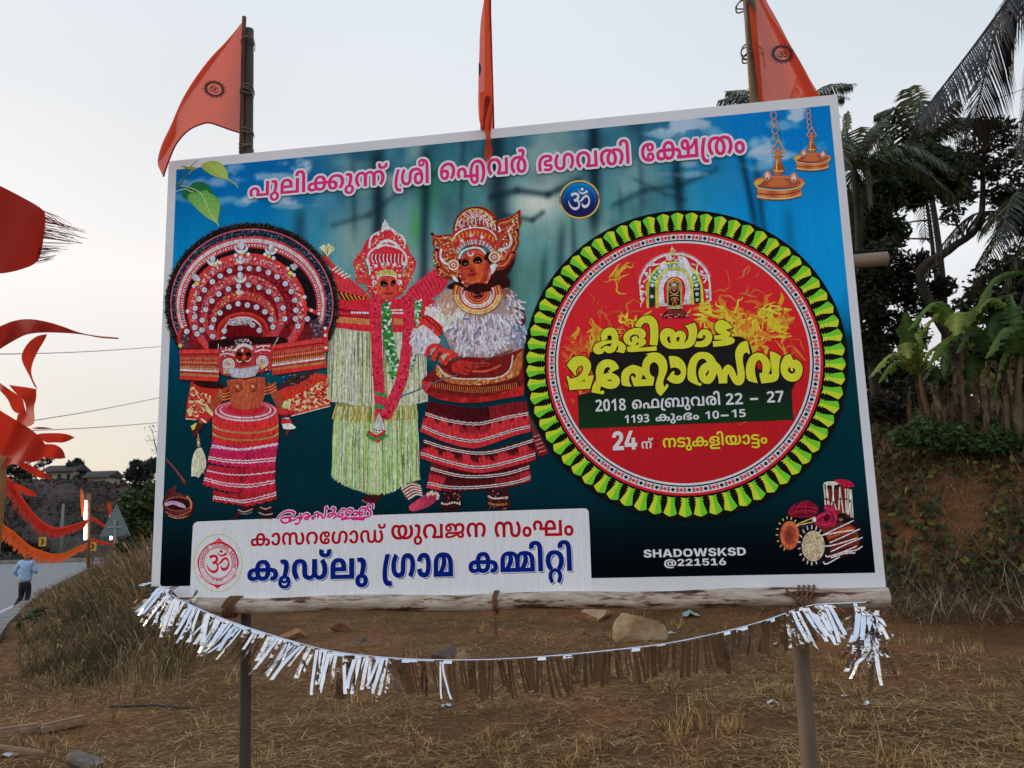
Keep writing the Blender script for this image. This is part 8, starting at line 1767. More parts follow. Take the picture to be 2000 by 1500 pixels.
garland([(4,900),(12,926),(26,943),(43,970),(60,994),(77,1013),(96,1026),(115,1030),(136,1026),(154,1021),(171,1015)],11,34,9,23, RED, 'red plastic fringe garland sagging from the orange pole to the pole with tube lights')
garland([(-6,1012),(12,1028),(26,1037),(43,1053),(60,1066),(81,1075),(102,1081),(120,1081),(137,1075),(150,1068),(171,1060)],11,34,3,24, ORG, 'orange plastic fringe garland sagging lowest in front of the road')
garland([(173,1012),(181,1010),(190,1014),(198,1020),(206,1026),(212,1030)],34,46,3,7, RED, 'short red fringe garland between the tube-light pole and the triangular sign')
garland([(175,1050),(186,1053),(198,1057),(210,1060),(220,1062)],34,46,3,6, RED, 'low red fringe garland hanging behind the tube-light pole')
# pole with two glowing tube lights, one above the other; a second one farther on
def emis(nt, b):
 b.inputs['Emission Color'].default_value = (.82,.84,1,1); b.inputs['Emission Strength'].default_value = 7
TUBE = mat('lit_tube', emis)
def light_pole(px, y0, y1, d, tubes, label):
 t = empty('light_pole', at_d(px, y1, d), label, 'lamp post'); q = MB(); q.tube([at_d(px + 1, y1 + 24, d), at_d(px + 1, y0, d)],.07,8); q.build('pole', POLEO, t, True)
 for a, b, x in tubes:
  q = MB(); q.tube([at_d(x, b, d - .12), at_d(x, a, d - .12)],.055,10); o = q.build('tube_light', TUBE, t, True)
  q = MB()
  for y in (a - 1, b + 1): q.tube([at_d(x, y - 1.2, d - .12), at_d(x, y + 1.2, d - .12)],.06,8)
  q.build('end_cap', POLEO, o)
light_pole(172,965,1085,34,((977,1015,166.5),(1019,1054,166.5)), 'orange pole beside the road with two glowing white tube lights')
light_pole(220,1005,1072,46,((1040,1054,216.5),(1008,1015,216)), 'far pole with glowing tube lights behind the triangular sign')
for px, a, b, d, m, lab in ((160,953,1010,33.6, ORG, 'narrow orange pennant standing above the nearer tube lights'),(213,977,1008,46, RED, 'small red pennant above the triangular sign')):
 o = sheet([(px - 3, a),(px + 3, a + 8),(px + 6,(a + b) / 2),(px + 4, b - 4),(px, b),(px - 3,(a + b) / 2)], wav(d, .1,.1),5).build('pennant', m, None, True, loc=at_d(px, b, d)); tag(o, lab, 'flag')
# back of a triangular warning sign, chevrons, grey post
sg = empty('warning_sign', at_d(225,1080,26), 'grey-green back of a triangular road warning sign above the dry grass', 'road sign')
q = MB(); c = at_d(225,1024,26); s = .52
tri = [Vector((-s, 0,-.36)), Vector((s, 0,-.36)), Vector((0,0,.62))]
q.add([c + v for v in tri] + [c + v + Vector((0,.03,0)) for v in tri],[(0,1,2),(5,4,3),(0,3,4,1),(1,4,5,2),(2,5,3,0)]); q.build('panel', noisy('sign_back', (.10,.14,.14),(.16,.21,.21),3,.6), sg)
q = MB(); q.tube([at_d(225,1150,25.97), at_d(225,1016,25.95)],.04,8); q.build('post', noisy('galvanised', (.22,.23,.23),(.36,.37,.37),5,.5), sg)
q = MB(); q.box(c + Vector((0,-.02,-.08)),(.5,.02,.05)); q.build('bracket', noisy('galvanised', 0,0), sg)
YEL, BLK = noisy('sign_yellow', (.55,.27,.02),(.65,.34,.03),3,.6), noisy('sign_black', (.012,.012,.012),(.03,.03,.03),3,.6)
for px, py, d, s, lab in ((83,1058,80,.46, 'yellow chevron bend marker with a black arrow, left of the grey post'),(181,1067,62,.36, 'yellow chevron bend marker with a black arrow, right of the tube-light pole')):
 t = empty('chevron_sign', at_d(px, py + 20, d), lab, 'road sign'); c = at_d(px, py, d); q = MB(); q.box(c, (s * 1.6,.05, s * 1.9)); q.build('panel', YEL, t)
 q = MB(); P_ = [(-.4,.6),(.05,.6),(.5,0),(.05,-.6),(-.4,-.6),(.05,0)]; q.add([c + Vector((x * s, -.05, z * s)) for x, z in P_],[(0,5,2,1),(5,4,3,2)]); q.build('arrow', BLK, t)
 q = MB(); q.tube([c + Vector((0,.05,-3)), c + Vector((0,.05,.4))],.05,6); q.build('post', BLK, t)
q = MB(); q.tube([at_d(120,1084,78), at_d(121,1030,78), at_d(124,984,78)],[.16,.14,.10],8); tag(q.build('utility_pole', noisy('grey_concrete', (.14,.14,.14),(.24,.24,.23),2,.8), None, True, loc=at_d(120,1084,78)), 'plain grey utility pole in front of the brown hillside', 'pole')
for (a, b, d0, d1, s_, lab) in (((-40,692),(325,676),30,60,4, 'upper overhead wire crossing the sky left of the banner'),((20,828),(325,774),40,70,3, 'middle overhead wire sloping up towards the banner'),((60,841),(325,824),60,90,2, 'lowest faint overhead wire left of the banner'),((1825,234),(2060,150),40,30,3, 'overhead wire between the palm fronds on the right')):
 q = MB(); q.tube([at_d(a[0] + (b[0] - a[0]) * i / 12, a[1] + (b[1] - a[1]) * i / 12 + s_ * math.sin(math.pi * i / 12), d0 + (d1 - d0) * i / 12) for i in range(13)],.012 * (d0 + d1) / 60,4)
 tag(q.build('overhead_wire', BLK, None, loc=at_d(*a, d0)), lab, 'wire')

# ------------------------------------------------------------------ hillside across the road, its houses and trees
hs = MB(); na_, nf_ = 70,60; rh = random.Random(6)
for j in range(nf_ + 1):
 f = 85 + 150 * j / nf_
 for i in range(na_ + 1):
  r = f * (-.95 + .75 * i / na_); x, y = xy(r, f); hs.v.append((x, y, ROAD_Z + .15 + hill_far(x, y) + (1.1 * mnoise.noise(Vector((x * .13, y * .13,0))) + .5 * mnoise.noise(Vector((x * .5, y * .5,0)))) * min(1, j / 6)))
hs.f = [(j * (na_ + 1) + i, j * (na_ + 1) + i + 1,(j + 1) * (na_ + 1) + i + 1,(j + 1) * (na_ + 1) + i) for j in range(nf_) for i in range(na_)]
tag(hs.build('hillside', noisy('dry_hillside', (.014,.011,.010),(.075,.048,.038),.30,.95,12, c3=(.032,.023,.020)), None, True), kind='structure')
st = MB(); r_ = random.Random(4); c0, c1 = at_d(96,1082,84), at_d(250,1082,84)
p0, p1 = at_d(60,1086,86), at_d(262,1086,80); n_ = (p1 - p0).cross(Vector((0,0,1))).normalized()
st.add([p0 + Vector((0,0,-1)), p1 + Vector((0,0,-1)), p1 + Vector((0,0,2.2)), p0 + Vector((0,0,1.7)), p0 - n_ + Vector((0,0,1.7)), p1 - n_ + Vector((0,0,2.2))],[(0,1,2,3),(3,2,5,4)])
tag(st.build('stone_wall', noisy('rubble_stone', (.03,.03,.028),(.11,.105,.095),1.6,.95,8)), 'dark rubble stone wall along the far side of the road under the hillside', 'wall')
CREAM, ROOF, EAVE, DARKW = noisy('cream_wall', (.28,.27,.20),(.40,.38,.29),.6,.9), noisy('dark_roof', (.02,.02,.022),(.05,.048,.048),.5,.8), noisy('rust_eave', (.12,.06,.05),(.2,.11,.09),1,.8), noisy('dark_opening', (.012,.012,.012),(.03,.03,.03),2,.7)
def house(px0, px1, ywall, d, hw, lab, nwin):
 a, b = at_d(px0, ywall, d), at_d(px1, ywall, d); b.z = a.z; t = empty('house', (a + b) / 2, lab, 'house'); u = (b - a); L = u.length; u.normalize(); n = Vector((-u.y, u.x, 0))
 R_ = Matrix((u, n, Vector((0,0,1)))).transposed()
 q = MB(); q.box((a + b) / 2 + n * 3 + Vector((0,0, hw / 2 - 1)),(L, 6, hw + 2), R_); q.build('wall', CREAM, t)
 q = MB(); z = hw; A = a - u * .9 - n * .9; B = b + u * .9 - n * .9; up_ = Vector((0,0,1))
 q.add([A + up_ * z, B + up_ * z, B + n * 3.9 + up_ * (z + 1.4), A + n * 3.9 + up_ * (z + 1.4), B + n * 7.8 + up_ * z, A + n * 7.8 + up_ * z],[(0,1,2,3),(3,2,4,5),(1,4,2),(0,3,5)]); rf = q.build('roof', ROOF, t)
 q = MB(); q.box((A + B) / 2 + up_ * (z - .08),((B - A).length, .15,.3), R_); q.build('eave', EAVE, rf)
 for i in range(nwin):
  c = a + u * L * (i + .5) / nwin - n * .03 + up_ * hw * .5; q = MB(); q.box(c, (L / nwin * .38,.1, hw * .42), R_); q.build('window', DARKW, t)
house(88,142,944,182,2.6, 'long low cream house with a dark roof on top of the hillside', 3)
house(170,207,958,176,2.8, 'second cream house with a dark roof lower on the right of the hill', 4)

# ------------------------------------------------------------------ plants made of many small leaves
LEAFM = vcol('leaf', .6,.25,.25)
def leaves(m, blobs, n, size, cols, rr, flat=.0, jitter=.25):
 """leaf-sized quads spread through the volume of the blobs (centre, radius)"""
 tot = sum(r ** 2 for _, r in blobs)
 for c, r in blobs:
  c = Vector(c); k = max(3, int(n * r * r / tot)); base = rr.choice(cols)
  for _ in range(k):
   while True:
    v = Vector((rr.uniform(-1,1), rr.uniform(-1,1), rr.uniform(-1,1)))
    if .1 < v.length < 1: break
   v = v.normalized() * (v.length ** .6) * (1 + jitter * rr.uniform(-1,1)); v.z *= .8
   p = c + v * r; s = size * rr.uniform(.6,1.4)
   a = Vector((rr.gauss(0,1), rr.gauss(0,1), rr.gauss(0,.7))).normalized(); b = a.cross(Vector((rr.gauss(0,1), rr.gauss(0,1), rr.gauss(0,1)))).normalized() * .42
   cc = mixc(base, rr.choice(cols), rr.uniform(.2,.9)); k_ = rr.uniform(.6,1.35); cc = tuple(q_ * k_ for q_ in cc)
   m.add([p - a * s * .5, p + b * s * .5, p + a * s * .55, p - b * s * .5],[(0,1,2,3)], cc)
BARKD = noisy('dark_bark', (.018,.014,.012),(.055,.042,.034),6,.9,6,(1,1,.2),.4)
def tree(name, base, trunk, blobs, n, size, cols, lab, cat='tree', seed=1, group=None, limbs=True, rad=.14):
 """base/trunk points are 3D; blobs are (centre, radius)"""
 rr = random.Random(seed); t = empty(name, base, lab, cat, group)
 q = MB(); pts = spline([Vector(p) for p in trunk],4); q.tube(pts, [rad * (1 - .65 * i / len(pts)) for i in range(len(pts))],8, wob=.15)
 if limbs:
  for c, r in blobs:
   c = Vector(c); s = min(pts[len(pts) // 3:], key=lambda p: (p - c).length)
   if (c - s).length > .3: q.tube(spline([s, s.lerp(c, .5) + Vector((rr.uniform(-.2,.2), rr.uniform(-.2,.2),.15)) * r, c],3),[rad * .35 * (1 - .12 * i) for i in range(7)],5)
   for _ in range(5):
    v = Vector((rr.gauss(0,1), rr.gauss(0,1), rr.gauss(0,.8))).normalized() * r * .9
    q.tube([c, c + v * .55 + Vector((0,0,.1 * r)), c + v],[rad * .16, rad * .1, rad * .05],4)
 q.build('trunk', BARKD, t, True)
 m = MB(); leaves(m, blobs, n, size, cols, rr); m.build('crown', LEAFM, t); return t
DG_ = [(.025,.044,.014),(.038,.062,.018),(.015,.027,.010),(.055,.074,.024)]
BG_ = [(.035,.060,.020),(.055,.085,.028),(.022,.040,.016),(.075,.095,.03)]
def ball(px, py, rpx, d): return (at_d(px, py, d), rpx * d / FPX)
def ptree(name, px, py, d, balls, n, size, cols, lab, seed, group=None, rad=.14, limbs=True, cat='tree'):
 b = at_d(px, py, d); bl = [ball(x, y, r, d + dd) for x, y, r, dd in balls]
 top = sum((c for c, _ in bl), Vector()) / len(bl)
 return tree(name, b, [b, b.lerp(top, .5) + Vector((.1,0,0)), top], bl, n, size, cols, lab, cat, seed, group, limbs, rad)
HG = 'trees on the far hill'
HZ = [(.030,.036,.030),(.040,.048,.040),(.022,.026,.022)]
ptree('tree', 143,935,186,[(143,912,14,0),(134,920,10,0),(156,905,8,1),(160,922,8,0),(150,900,6,0)],900,1.0, HZ, 'dark rounded tree standing between the two hilltop houses', 1, HG)
ptree('tree', 158,955,180,[(160,938,14,0),(168,948,12,0),(158,950,9,0)],700,.9, HZ, 'low dark tree in front of the gap between the hilltop houses', 2, HG)
ptree('tree', 210,950,190,[(205,932,12,0),(220,938,14,2),(190,928,8,2),(236,945,10,0)],700,.9,[(.07,.075,.055),(.09,.09,.06),(.05,.055,.04)], 'pale feathery trees on the skyline right of the houses', 3, HG)
ptree('tree', 85,915,190,[(86,900,12,0),(96,896,9,1),(74,908,8,0)],240,.8, HZ, 'sparse twiggy tree behind the left house on the hill', 4, HG)
ptree('tree', 30,940,170,[(28,915,26,0),(50,925,18,0),(8,910,22,0)],900,1.0, HZ, 'broad dark tree at the far left end of the hilltop', 5, HG)
ptree('tree', 268,960,90,[(272,915,20,0),(258,928,14,0),(288,925,16,1),(276,940,20,0),(300,905,14,1),(262,906,8,0)],1500,.55,[(.030,.040,.034),(.042,.054,.044),(.022,.028,.024)], 'tall blue-green tree on the skyline beside the banner edge', 6)
ptree('tree', 318,960,40,[(300,860,16,0),(306,880,14,0),(296,838,12,0)],90,.10,[(.06,.055,.045)], 'almost bare twiggy tree peeping out at the banner edge', 7, None, .05)
ptree('bush', 275,1062,30,[(262,1000,26,0),(285,985,28,0),(250,970,16,0),(295,1020,30,0),(268,1035,28,0),(300,960,24,.4),(245,985,14,0),(320,1000,30,.5)],3000,.26, BG_, 'dense bright green bush tree left of the banner above the dry grass', 8)
ptree('bush', 250,1080,22,[(250,1065,20,0),(236,1072,10,0),(268,1070,14,0)],500,.16, DG_, 'small dark green bush half hidden in the tall dry grass', 9, limbs=False, rad=.03)
for i, (px, py, rp) in enumerate(((14,1062,18),(48,1066,16),(72,1072,12))):
 ptree('bush', px, py + 14,84,[(px, py, rp, 0),(px + 14, py + 4, rp * .7,0),(px - 14, py + 5, rp * .7,.5)],500,.5,[(.03,.032,.022),(.045,.042,.028),(.02,.022,.016)],('dark roadside bush at the left edge behind the far kerb', 'dark roadside bush left of the yellow chevron behind the far kerb', 'dark roadside bush right under the yellow chevron sign')[i],20 + i, limbs=False, rad=.05)
p = G(62,1215); ptree('shrub', 70,1232,17.5,[(70,1208,22,0),(96,1214,18,.1),(48,1222,14,0),(84,1196,12,0)],1300,.10,[(.06,.085,.03),(.04,.065,.022),(.085,.09,.04)], 'low green weedy shrub growing against the retaining wall', 30, limbs=False, rad=.02)

sc_ = MB(); r_ = random.Random(41)
for _ in range(14000):
 f = r_.uniform(86,165); r = f * r_.uniform(-.64,-.36); x, y = xy(r, f); z = ROAD_Z + .15 + hill_far(x, y) + r_.uniform(.1,.5); s_ = r_.uniform(.12,.42); a = Vector((r_.gauss(0,1), r_.gauss(0,1), r_.gauss(0,1))).normalized() * s_; b = Vector((r_.gauss(0,1), r_.gauss(0,1), r_.gauss(0,1))).normalized() * s_ * .6; p = Vector((x, y, z))
 cc = shade_of([(.055,.038,.030),(.035,.028,.022),(.085,.06,.045),(.03,.032,.022)], r_); sc_.add([p - a, p + b, p + a, p - b],[(0,1,2,3)], cc)
tag(sc_.build('dry_scrub', LEAFM), 'dry brown scrub covering the hillside across the road', 'scrub', kind='stuff')

# ------------------------------------------------------------------ man walking away along the road edge
fx0, fy0 = gp(44,1199); walker = empty('person', (fx0, fy0, ROAD_Z), 'man walking away on the road edge in a pale blue shirt and dark trousers', 'person')
Mw = Matrix((RH, FH, Vector((0,0,1)))).transposed() * 1.06
def skin(name, V, E, R, m, lvl=2):
 me = bpy.data.meshes.new(name); me.from_pydata([tuple(Mw @ Vector(v)) for v in V], E, []); o = bpy.data.objects.new(name, me); COL.objects.link(o)
 sk = o.modifiers.new('skin', 'SKIN'); sv = me.skin_vertices[0].data
 for i, r in enumerate(R): sv[i].radius = (r, r) if not isinstance(r, tuple) else r
 sv[0].use_root = True; ss = o.modifiers.new('sub', 'SUBSURF'); ss.levels = lvl; ss.render_levels = lvl
 dg = bpy.context.evaluated_depsgraph_get(); nm = bpy.data.meshes.new_from_object(o.evaluated_get(dg)); o.modifiers.clear(); o.data = nm; bpy.data.meshes.remove(me)
 nm.polygons.foreach_set('use_smooth', [True] * len(nm.polygons)); nm.materials.clear(); nm.materials.append(m); o.parent = walker; return o
SKN = noisy('skin', (.10,.05,.03),(.14,.075,.045),8,.6)
skin('body', [(0,.02,.95),(-.01,.04,1.2),(-.01,.05,1.40),(-.02,.06,1.50),(-.02,.08,1.60),(-.02,.09,1.66),(-.18,.05,1.41),(-.33,.0,1.17),(-.27,.18,1.02),(-.25,.24,.97),(.17,.06,1.41),(.27,.02,1.17),(.20,.22,1.12),(.16,.28,1.11),(-.09,.02,.88),(-.12,.10,.48),(-.17,-.10,.16),(-.17,-.04,.06),(.09,.02,.88),(.08,.06,.48),(.06,.0,.10),(.06,.10,.05)],
     [(0,1),(1,2),(2,3),(3,4),(4,5),(2,6),(6,7),(7,8),(8,9),(2,10),(10,11),(11,12),(12,13),(0,14),(14,15),(15,16),(16,17),(0,18),(18,19),(19,20),(20,21)],
     [.11,.12,.11,.055,.085,.07,.05,.04,.03,.022,.05,.04,.03,.022,.075,.055,.04,.035,.075,.055,.04,.035], SKN)
SHIRT = noisy('blue_shirt', (.26,.38,.52),(.36,.50,.66),14,.8,4, bump=.3)
skin('shirt', [(0,.02,.84),(-.01,.03,1.0),(-.01,.04,1.2),(-.01,.05,1.38),(-.015,.055,1.46),(-.18,.05,1.41),(-.33,.0,1.17),(-.285,.14,1.06),(.17,.06,1.41),(.27,.02,1.17),(.22,.16,1.13)],[(0,1),(1,2),(2,3),(3,4),(3,5),(5,6),(6,7),(3,8),(8,9),(9,10)],[(.21,.18),(.205,.175),(.205,.17),(.19,.15),(.08,.07),.085,.068,.055,.085,.068,.055], SHIRT)
skin('trousers', [(0,.02,.92),(0,.02,.84),(-.10,.03,.74),(-.12,.10,.48),(-.165,-.08,.20),(-.17,-.11,.10),(.10,.03,.74),(.085,.06,.48),(.065,.0,.14),(.06,.0,.07)],[(0,1),(1,2),(2,3),(3,4),(4,5),(1,6),(6,7),(7,8),(8,9)],[(.17,.125),(.165,.125),.10,.082,.072,.07,.10,.082,.072,.07], noisy('black_trousers', (.008,.008,.010),(.022,.02,.022),10,.8))
skin('hair', [(-.02,.07,1.60),(-.02,.065,1.645),(-.02,.08,1.69)],[(0,1),(1,2)],[.088,.098,.07], BLK)
for s_ in ([(-.17,-.16,.10),(-.17,-.08,.07),(-.17,.06,.03)],[(.06,-.06,.05),(.06,.04,.05),(.06,.17,.03)]): skin('shoe', s_, [(0,1),(1,2)],[.05,.052,.035], noisy('brown_shoe', (.015,.01,.009),(.04,.025,.02),10,.6))
c = Vector((fx0, fy0, ROAD_Z)) + Mw @ Vector((-.27,.26,.86)); q = MB(); q.box(c, (.15,.06,.20)); q.box(c + Vector((0,0,.115)),(.09,.03,.05))
tag(q.build('packet', YEL, None, loc=c), 'small yellow packet carried in the walking man\'s left hand', 'packet')
# ------------------------------------------------------------------ palms
FRM = vcol('palm_leaf', .5,.3,.2)
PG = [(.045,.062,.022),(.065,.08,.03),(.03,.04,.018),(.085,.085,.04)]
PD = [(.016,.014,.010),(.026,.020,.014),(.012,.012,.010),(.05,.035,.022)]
def frond(pts, L, n, cols, rr, w=.045, droop=.55):
 m = MB(); Q = spline([Vector(p) for p in pts],8); N_ = len(Q)
 m.tube(Q, [.035 * (1 - .85 * i / N_) for i in range(N_)],5, rr.choice(cols))
 for i in range(n):
  t = .10 + .90 * i / n; k = t * (N_ - 1); j = min(N_ - 2, int(k)); p = Q[j].lerp(Q[j + 1], k - j); T = (Q[j + 1] - Q[j]).normalized()
  S = T.cross(Vector((0,0,1)))
  if S.length < .2: S = T.cross(Vector((1,0,0)))
  S.normalize(); l = L * (math.sin(math.pi * (.12 + .80 * t)) ** .7) * rr.uniform(.85,1.1)
  for s in (-1,1):
   d = (S * s * .8 + T * .55 + Vector((0,0,-droop * rr.uniform(.6,1.3)))).normalized(); d2 = (d + Vector((0,0,-droop * .9))).normalized()
   a, b = p + d * l * .5, p + d * l * .5 + d2 * l * .5; wv = T * w * .5; cc = shade_of(cols, rr)
   m.add([p - wv * .6, p + wv * .6, a + wv, a - wv, b],[(0,1,2,3),(3,2,4)], cc)
 return m
def palm(px, py, d, foot, fr, lab, L=.75, n=46, cols=PG, seed=1, rad=.11, nrand=6, flen=3.0):
 rr = random.Random(seed); c = at_d(px, py, d); b = Vector(foot); t = empty('palm_tree', b, lab, 'palm', 'coconut palms behind the banner')
 q = MB(); pts = [b + (c - b) * (i / 12) + Vector((.25 * math.sin(math.pi * i / 12),0,0)) for i in range(13)]; pts[-1] = c; q.tube(pts, [rad * (1.25 - .5 * i / 12) for i in range(13)],10, wob=.1); q.build('trunk', BARKD, t, True)
 for mx, my, ex, ey, dd in fr:
  frond([c, at_d(mx, my, d + dd * .5), at_d(ex, ey, d + dd)], L, n, cols, rr).build('frond', FRM, t)
 for i in range(nrand):
  az = 6.28 * (i + rr.random() * .6) / max(1, nrand); e0 = rr.uniform(.1,1.0); h = Vector((math.cos(az), math.sin(az),0))
  frond([c, c + h * flen * .5 + Vector((0,0, flen * .32 * e0)), c + h * flen * .95 + Vector((0,0, flen * (.25 * e0 - .45)))], L, n, cols, rr).build('frond', FRM, t)
 return t
def gp3(r, f): x, y = xy(r, f); return (x, y, gz(x, y) - .1)
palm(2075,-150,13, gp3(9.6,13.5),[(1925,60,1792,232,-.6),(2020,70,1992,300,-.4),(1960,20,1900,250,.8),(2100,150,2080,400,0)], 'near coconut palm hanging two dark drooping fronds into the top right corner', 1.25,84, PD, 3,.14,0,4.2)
palm(1800,282,22, gp3(11.4,22.3),[(1745,225,1690,262,0),(1760,215,1712,222,.5),(1785,215,1775,172,0),(1815,210,1832,178,0),(1835,230,1868,195,-.4),(1855,235,1912,232,0),(1740,255,1690,330,-.6),(1765,300,1715,372,-.4),(1845,290,1880,380,.5),(1800,330,1808,470,.3)], 'coconut palm with an upright crown rising over the leafy trees at the right', .62,44, PG, 4,.085,6,2.6)
palm(1530,262,24, gp3(7.6,24),[(1465,190,1404,196,0),(1600,175,1664,164,0),(1480,185,1420,178,.6),(1590,190,1650,190,.5),(1540,210,1560,140,0)], 'coconut palm mostly hidden behind the banner, frond tips showing beside the right flag', .6,44, PG, 5,.12,5,2.4)
palm(1668,330,18, gp3(6.9,18),[(1655,260,1652,222,0),(1690,275,1722,240,0),(1690,320,1700,400,-.3),(1665,350,1672,460,.3),(1640,290,1620,260,0)], 'coconut palm close against the banner\'s right edge with fronds hanging down', .6,44, PG, 6,.08,5,2.2)
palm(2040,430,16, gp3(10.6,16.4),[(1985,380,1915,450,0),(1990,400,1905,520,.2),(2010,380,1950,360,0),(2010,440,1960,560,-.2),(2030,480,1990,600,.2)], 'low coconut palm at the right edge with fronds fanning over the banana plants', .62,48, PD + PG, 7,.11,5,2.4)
# ------------------------------------------------------------------ leafy trees behind the banner, right
MD = [(.017,.027,.011),(.027,.039,.014),(.012,.017,.008),(.045,.055,.02)]
BD = [(.026,.020,.012),(.038,.028,.018),(.016,.014,.009),(.06,.04,.025)]
tree('tree', gp3(10.6,19.6),[gp3(10.6,19.6), at_d(1838,600,19.5), at_d(1815,430,19.5), at_d(1800,330,19.5)],[ball(1745,330,50,19.3), ball(1800,325,52,19.6), ball(1850,335,44,19.4), ball(1720,380,44,19), ball(1780,375,40,19.8), ball(1865,375,30,19.5), ball(1690,420,46,18.8), ball(1730,455,40,19.2), ball(1670,480,36,19)],11000,.17, DG_, 'dense dark green leafy tree below the upright palm crown', 'tree', 11, 'leafy trees behind the banner', True, .075)
tree('tree', gp3(9.6,16.5),[gp3(9.6,16.5), at_d(1800,560,16.4), at_d(1852,490,16.3), at_d(1912,440,16.3), at_d(1920,335,16.4)],[ball(1905,290,34,16.4), ball(1950,260,36,16.6), ball(1885,330,26,16.2), ball(1990,300,34,16.5), ball(1935,330,34,16.2), ball(1890,380,22,16.4), ball(1965,380,34,16.2), ball(2020,350,40,16.6), ball(1925,245,20,16.5), ball(1990,440,24,16.4), ball(1860,420,22,16.3)],2600,.13, BD + MD[:2], 'sparse open tree with a forked dark trunk, sky showing through its leaves', 'tree', 12, 'leafy trees behind the banner', True, .11)
tree('tree', gp3(7.6,17.4),[gp3(7.6,17.4), at_d(1705,700,17.2), at_d(1720,560,17.2), at_d(1740,470,17.2)],[ball(1700,520,46,17), ball(1745,560,44,17.3), ball(1690,600,44,16.9), ball(1790,520,36,17.2), ball(1740,640,44,17.2), ball(1800,590,36,17.4), ball(1670,560,40,17), ball(1700,680,36,17.1), ball(1665,650,34,17), ball(1780,660,34,17.3), ball(1840,560,26,17.2), ball(1730,490,30,17.2)],8200,.13, BD + MD, 'brownish dark tree filling the gap between the banner edge and the banana plants', 'tree', 13, 'leafy trees behind the banner', True, .12)
tree('tree', gp3(12.5,20),[gp3(12.5,20), at_d(2000,640,19.8), at_d(1990,540,19.8)],[ball(1960,560,60,20), ball(2020,520,60,20), ball(1910,600,44,19.8), ball(1990,660,60,20), ball(1920,680,50,20), ball(2040,600,60,20), ball(1890,720,40,20), ball(1990,760,60,20)],6500,.2, MD + BD, 'dark leafy tree behind the banana plants at the right edge', 'tree', 14, 'leafy trees behind the banner')
tree('tree', gp3(9.8,25),[gp3(9.8,25), at_d(1660,640,25)],[ball(1650,420,60,25), ball(1690,560,60,25), ball(1650,690,60,25), ball(1720,720,50,25), ball(1790,740,44,25), ball(1600,560,60,25), ball(1860,730,40,25), ball(1700,765,40,24), ball(1750,775,40,24), ball(1800,775,40,24), ball(1850,780,44,24)],7000,.24, MD, 'far dark tree mass close behind the banner\'s right edge', 'tree', 15, 'leafy trees behind the banner')
for px in (1180,1440): ptree('tree', px, 860,26,[(px + dx, 560 + dy, 70, dz) for dx, dy, dz in ((0,0,0),(80,40,1),(-80,50,0),(30,110,1),(-40,130,0))],1800,.28, MD, 'leafy tree standing hidden behind the middle of the banner' if px < 1300 else 'leafy tree standing hidden behind the right half of the banner', px)
# ------------------------------------------------------------------ banana plants
BAN = vcol('banana_leaf', .5,.25,.4)
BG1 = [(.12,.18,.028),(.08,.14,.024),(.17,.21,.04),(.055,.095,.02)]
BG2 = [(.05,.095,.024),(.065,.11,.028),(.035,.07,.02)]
STM = noisy('banana_stem', (.045,.03,.016),(.15,.10,.048),5,.8,6,(1,1,.15),.3)
DRYL = noisy('dry_banana_leaf', (.07,.045,.025),(.18,.12,.07),6,.9)
def bleaf(pts, W, cols, rr, torn=.8):
 m = MB(); Q = spline([Vector(p) for p in pts],13); N_ = len(Q); base = rr.choice(cols); vs = []; cc = []
 for i, p in enumerate(Q):
  t = i / (N_ - 1); T = (Q[min(i + 1, N_ - 1)] - Q[max(0, i - 1)]).normalized(); S = T.cross(Vector((0,0,1)))
  if S.length < .1: S = Vector((1,0,0))
  S.normalize(); U = S.cross(T); w = W * (math.sin(math.pi * min(1,.06 + .93 * t)) ** .55) * .5
  for s in (-1,-.5,0,.5,1):
   ws = w * s * (1 - (torn * rr.random() * .6 if abs(s) == 1 else 0)); vs.append(p + S * ws + U * ((-.34 * abs(s) ** 1.5 + (.10 if i % 2 else -.10) * abs(s) + .05 * rr.uniform(-1,1)) * w))
   k = rr.uniform(.8,1.2) * (1.7 if s == 0 else 1); cc.append(tuple(q * k for q in base))
 fs = [(i * 5 + k, i * 5 + k + 1, i * 5 + 6 + k, i * 5 + 5 + k) for i in range(N_ - 1) for k in range(4) if not (k in (0,3) and rr.random() < torn * .35)]
 m.add(vs, fs, cc); return m
def banana(bx, by, cx, cy, d, lv, lab, seed, W=.42, stem=.075, cols=BG1, dry=5):
 rr = random.Random(seed); b = at_d(bx, by, d); c = at_d(cx, cy, d); b.z = min(b.z, gz(b.x, b.y)) ; t = empty('banana_plant', b, lab, 'banana plant', 'banana plants on the bank')
 q = MB(); q.tube([b + (c - b) * i / 8 + Vector((.02 * math.sin(i),0,0)) for i in range(9)],[stem * (1.2 - .6 * i / 8) for i in range(9)],10, wob=.12); q.build('stem', STM, t, True)
 for mx, my, ex, ey, dd in lv: bleaf([c - (c - b) * .06, at_d(mx, my, d + dd * .5), at_d(ex, ey, d + dd)], W, cols, rr).build('leaf', BAN, t)
 for i in range(dry):
  p = b.lerp(c, rr.uniform(.55,.95)); v = Vector((rr.gauss(0,1), rr.gauss(0,1),0)).normalized()
  bleaf([p, p + v * .22 + Vector((0,0,-.05)), p + v * .28 + Vector((0,0,-rr.uniform(.5,1.0)))],.16,[(.1,.07,.04)], rr, 1.0).build('dry_leaf', DRYL, t)
banana(1890,858,1880,650,14.6,[(1830,590,1772,645,-.3),(1870,610,1868,655,-.9),(1940,545,2010,530,.3),(1930,585,1992,612,-.3),(1905,600,1985,570,.6),(1845,600,1800,650,.4),(1850,660,1810,720,-.4),(1930,660,1985,720,-.4),(1910,680,1945,765,.3)], 'tallest banana plant with a thick pale stem and big arching leaves', 51,.50,.085, BG1,8)
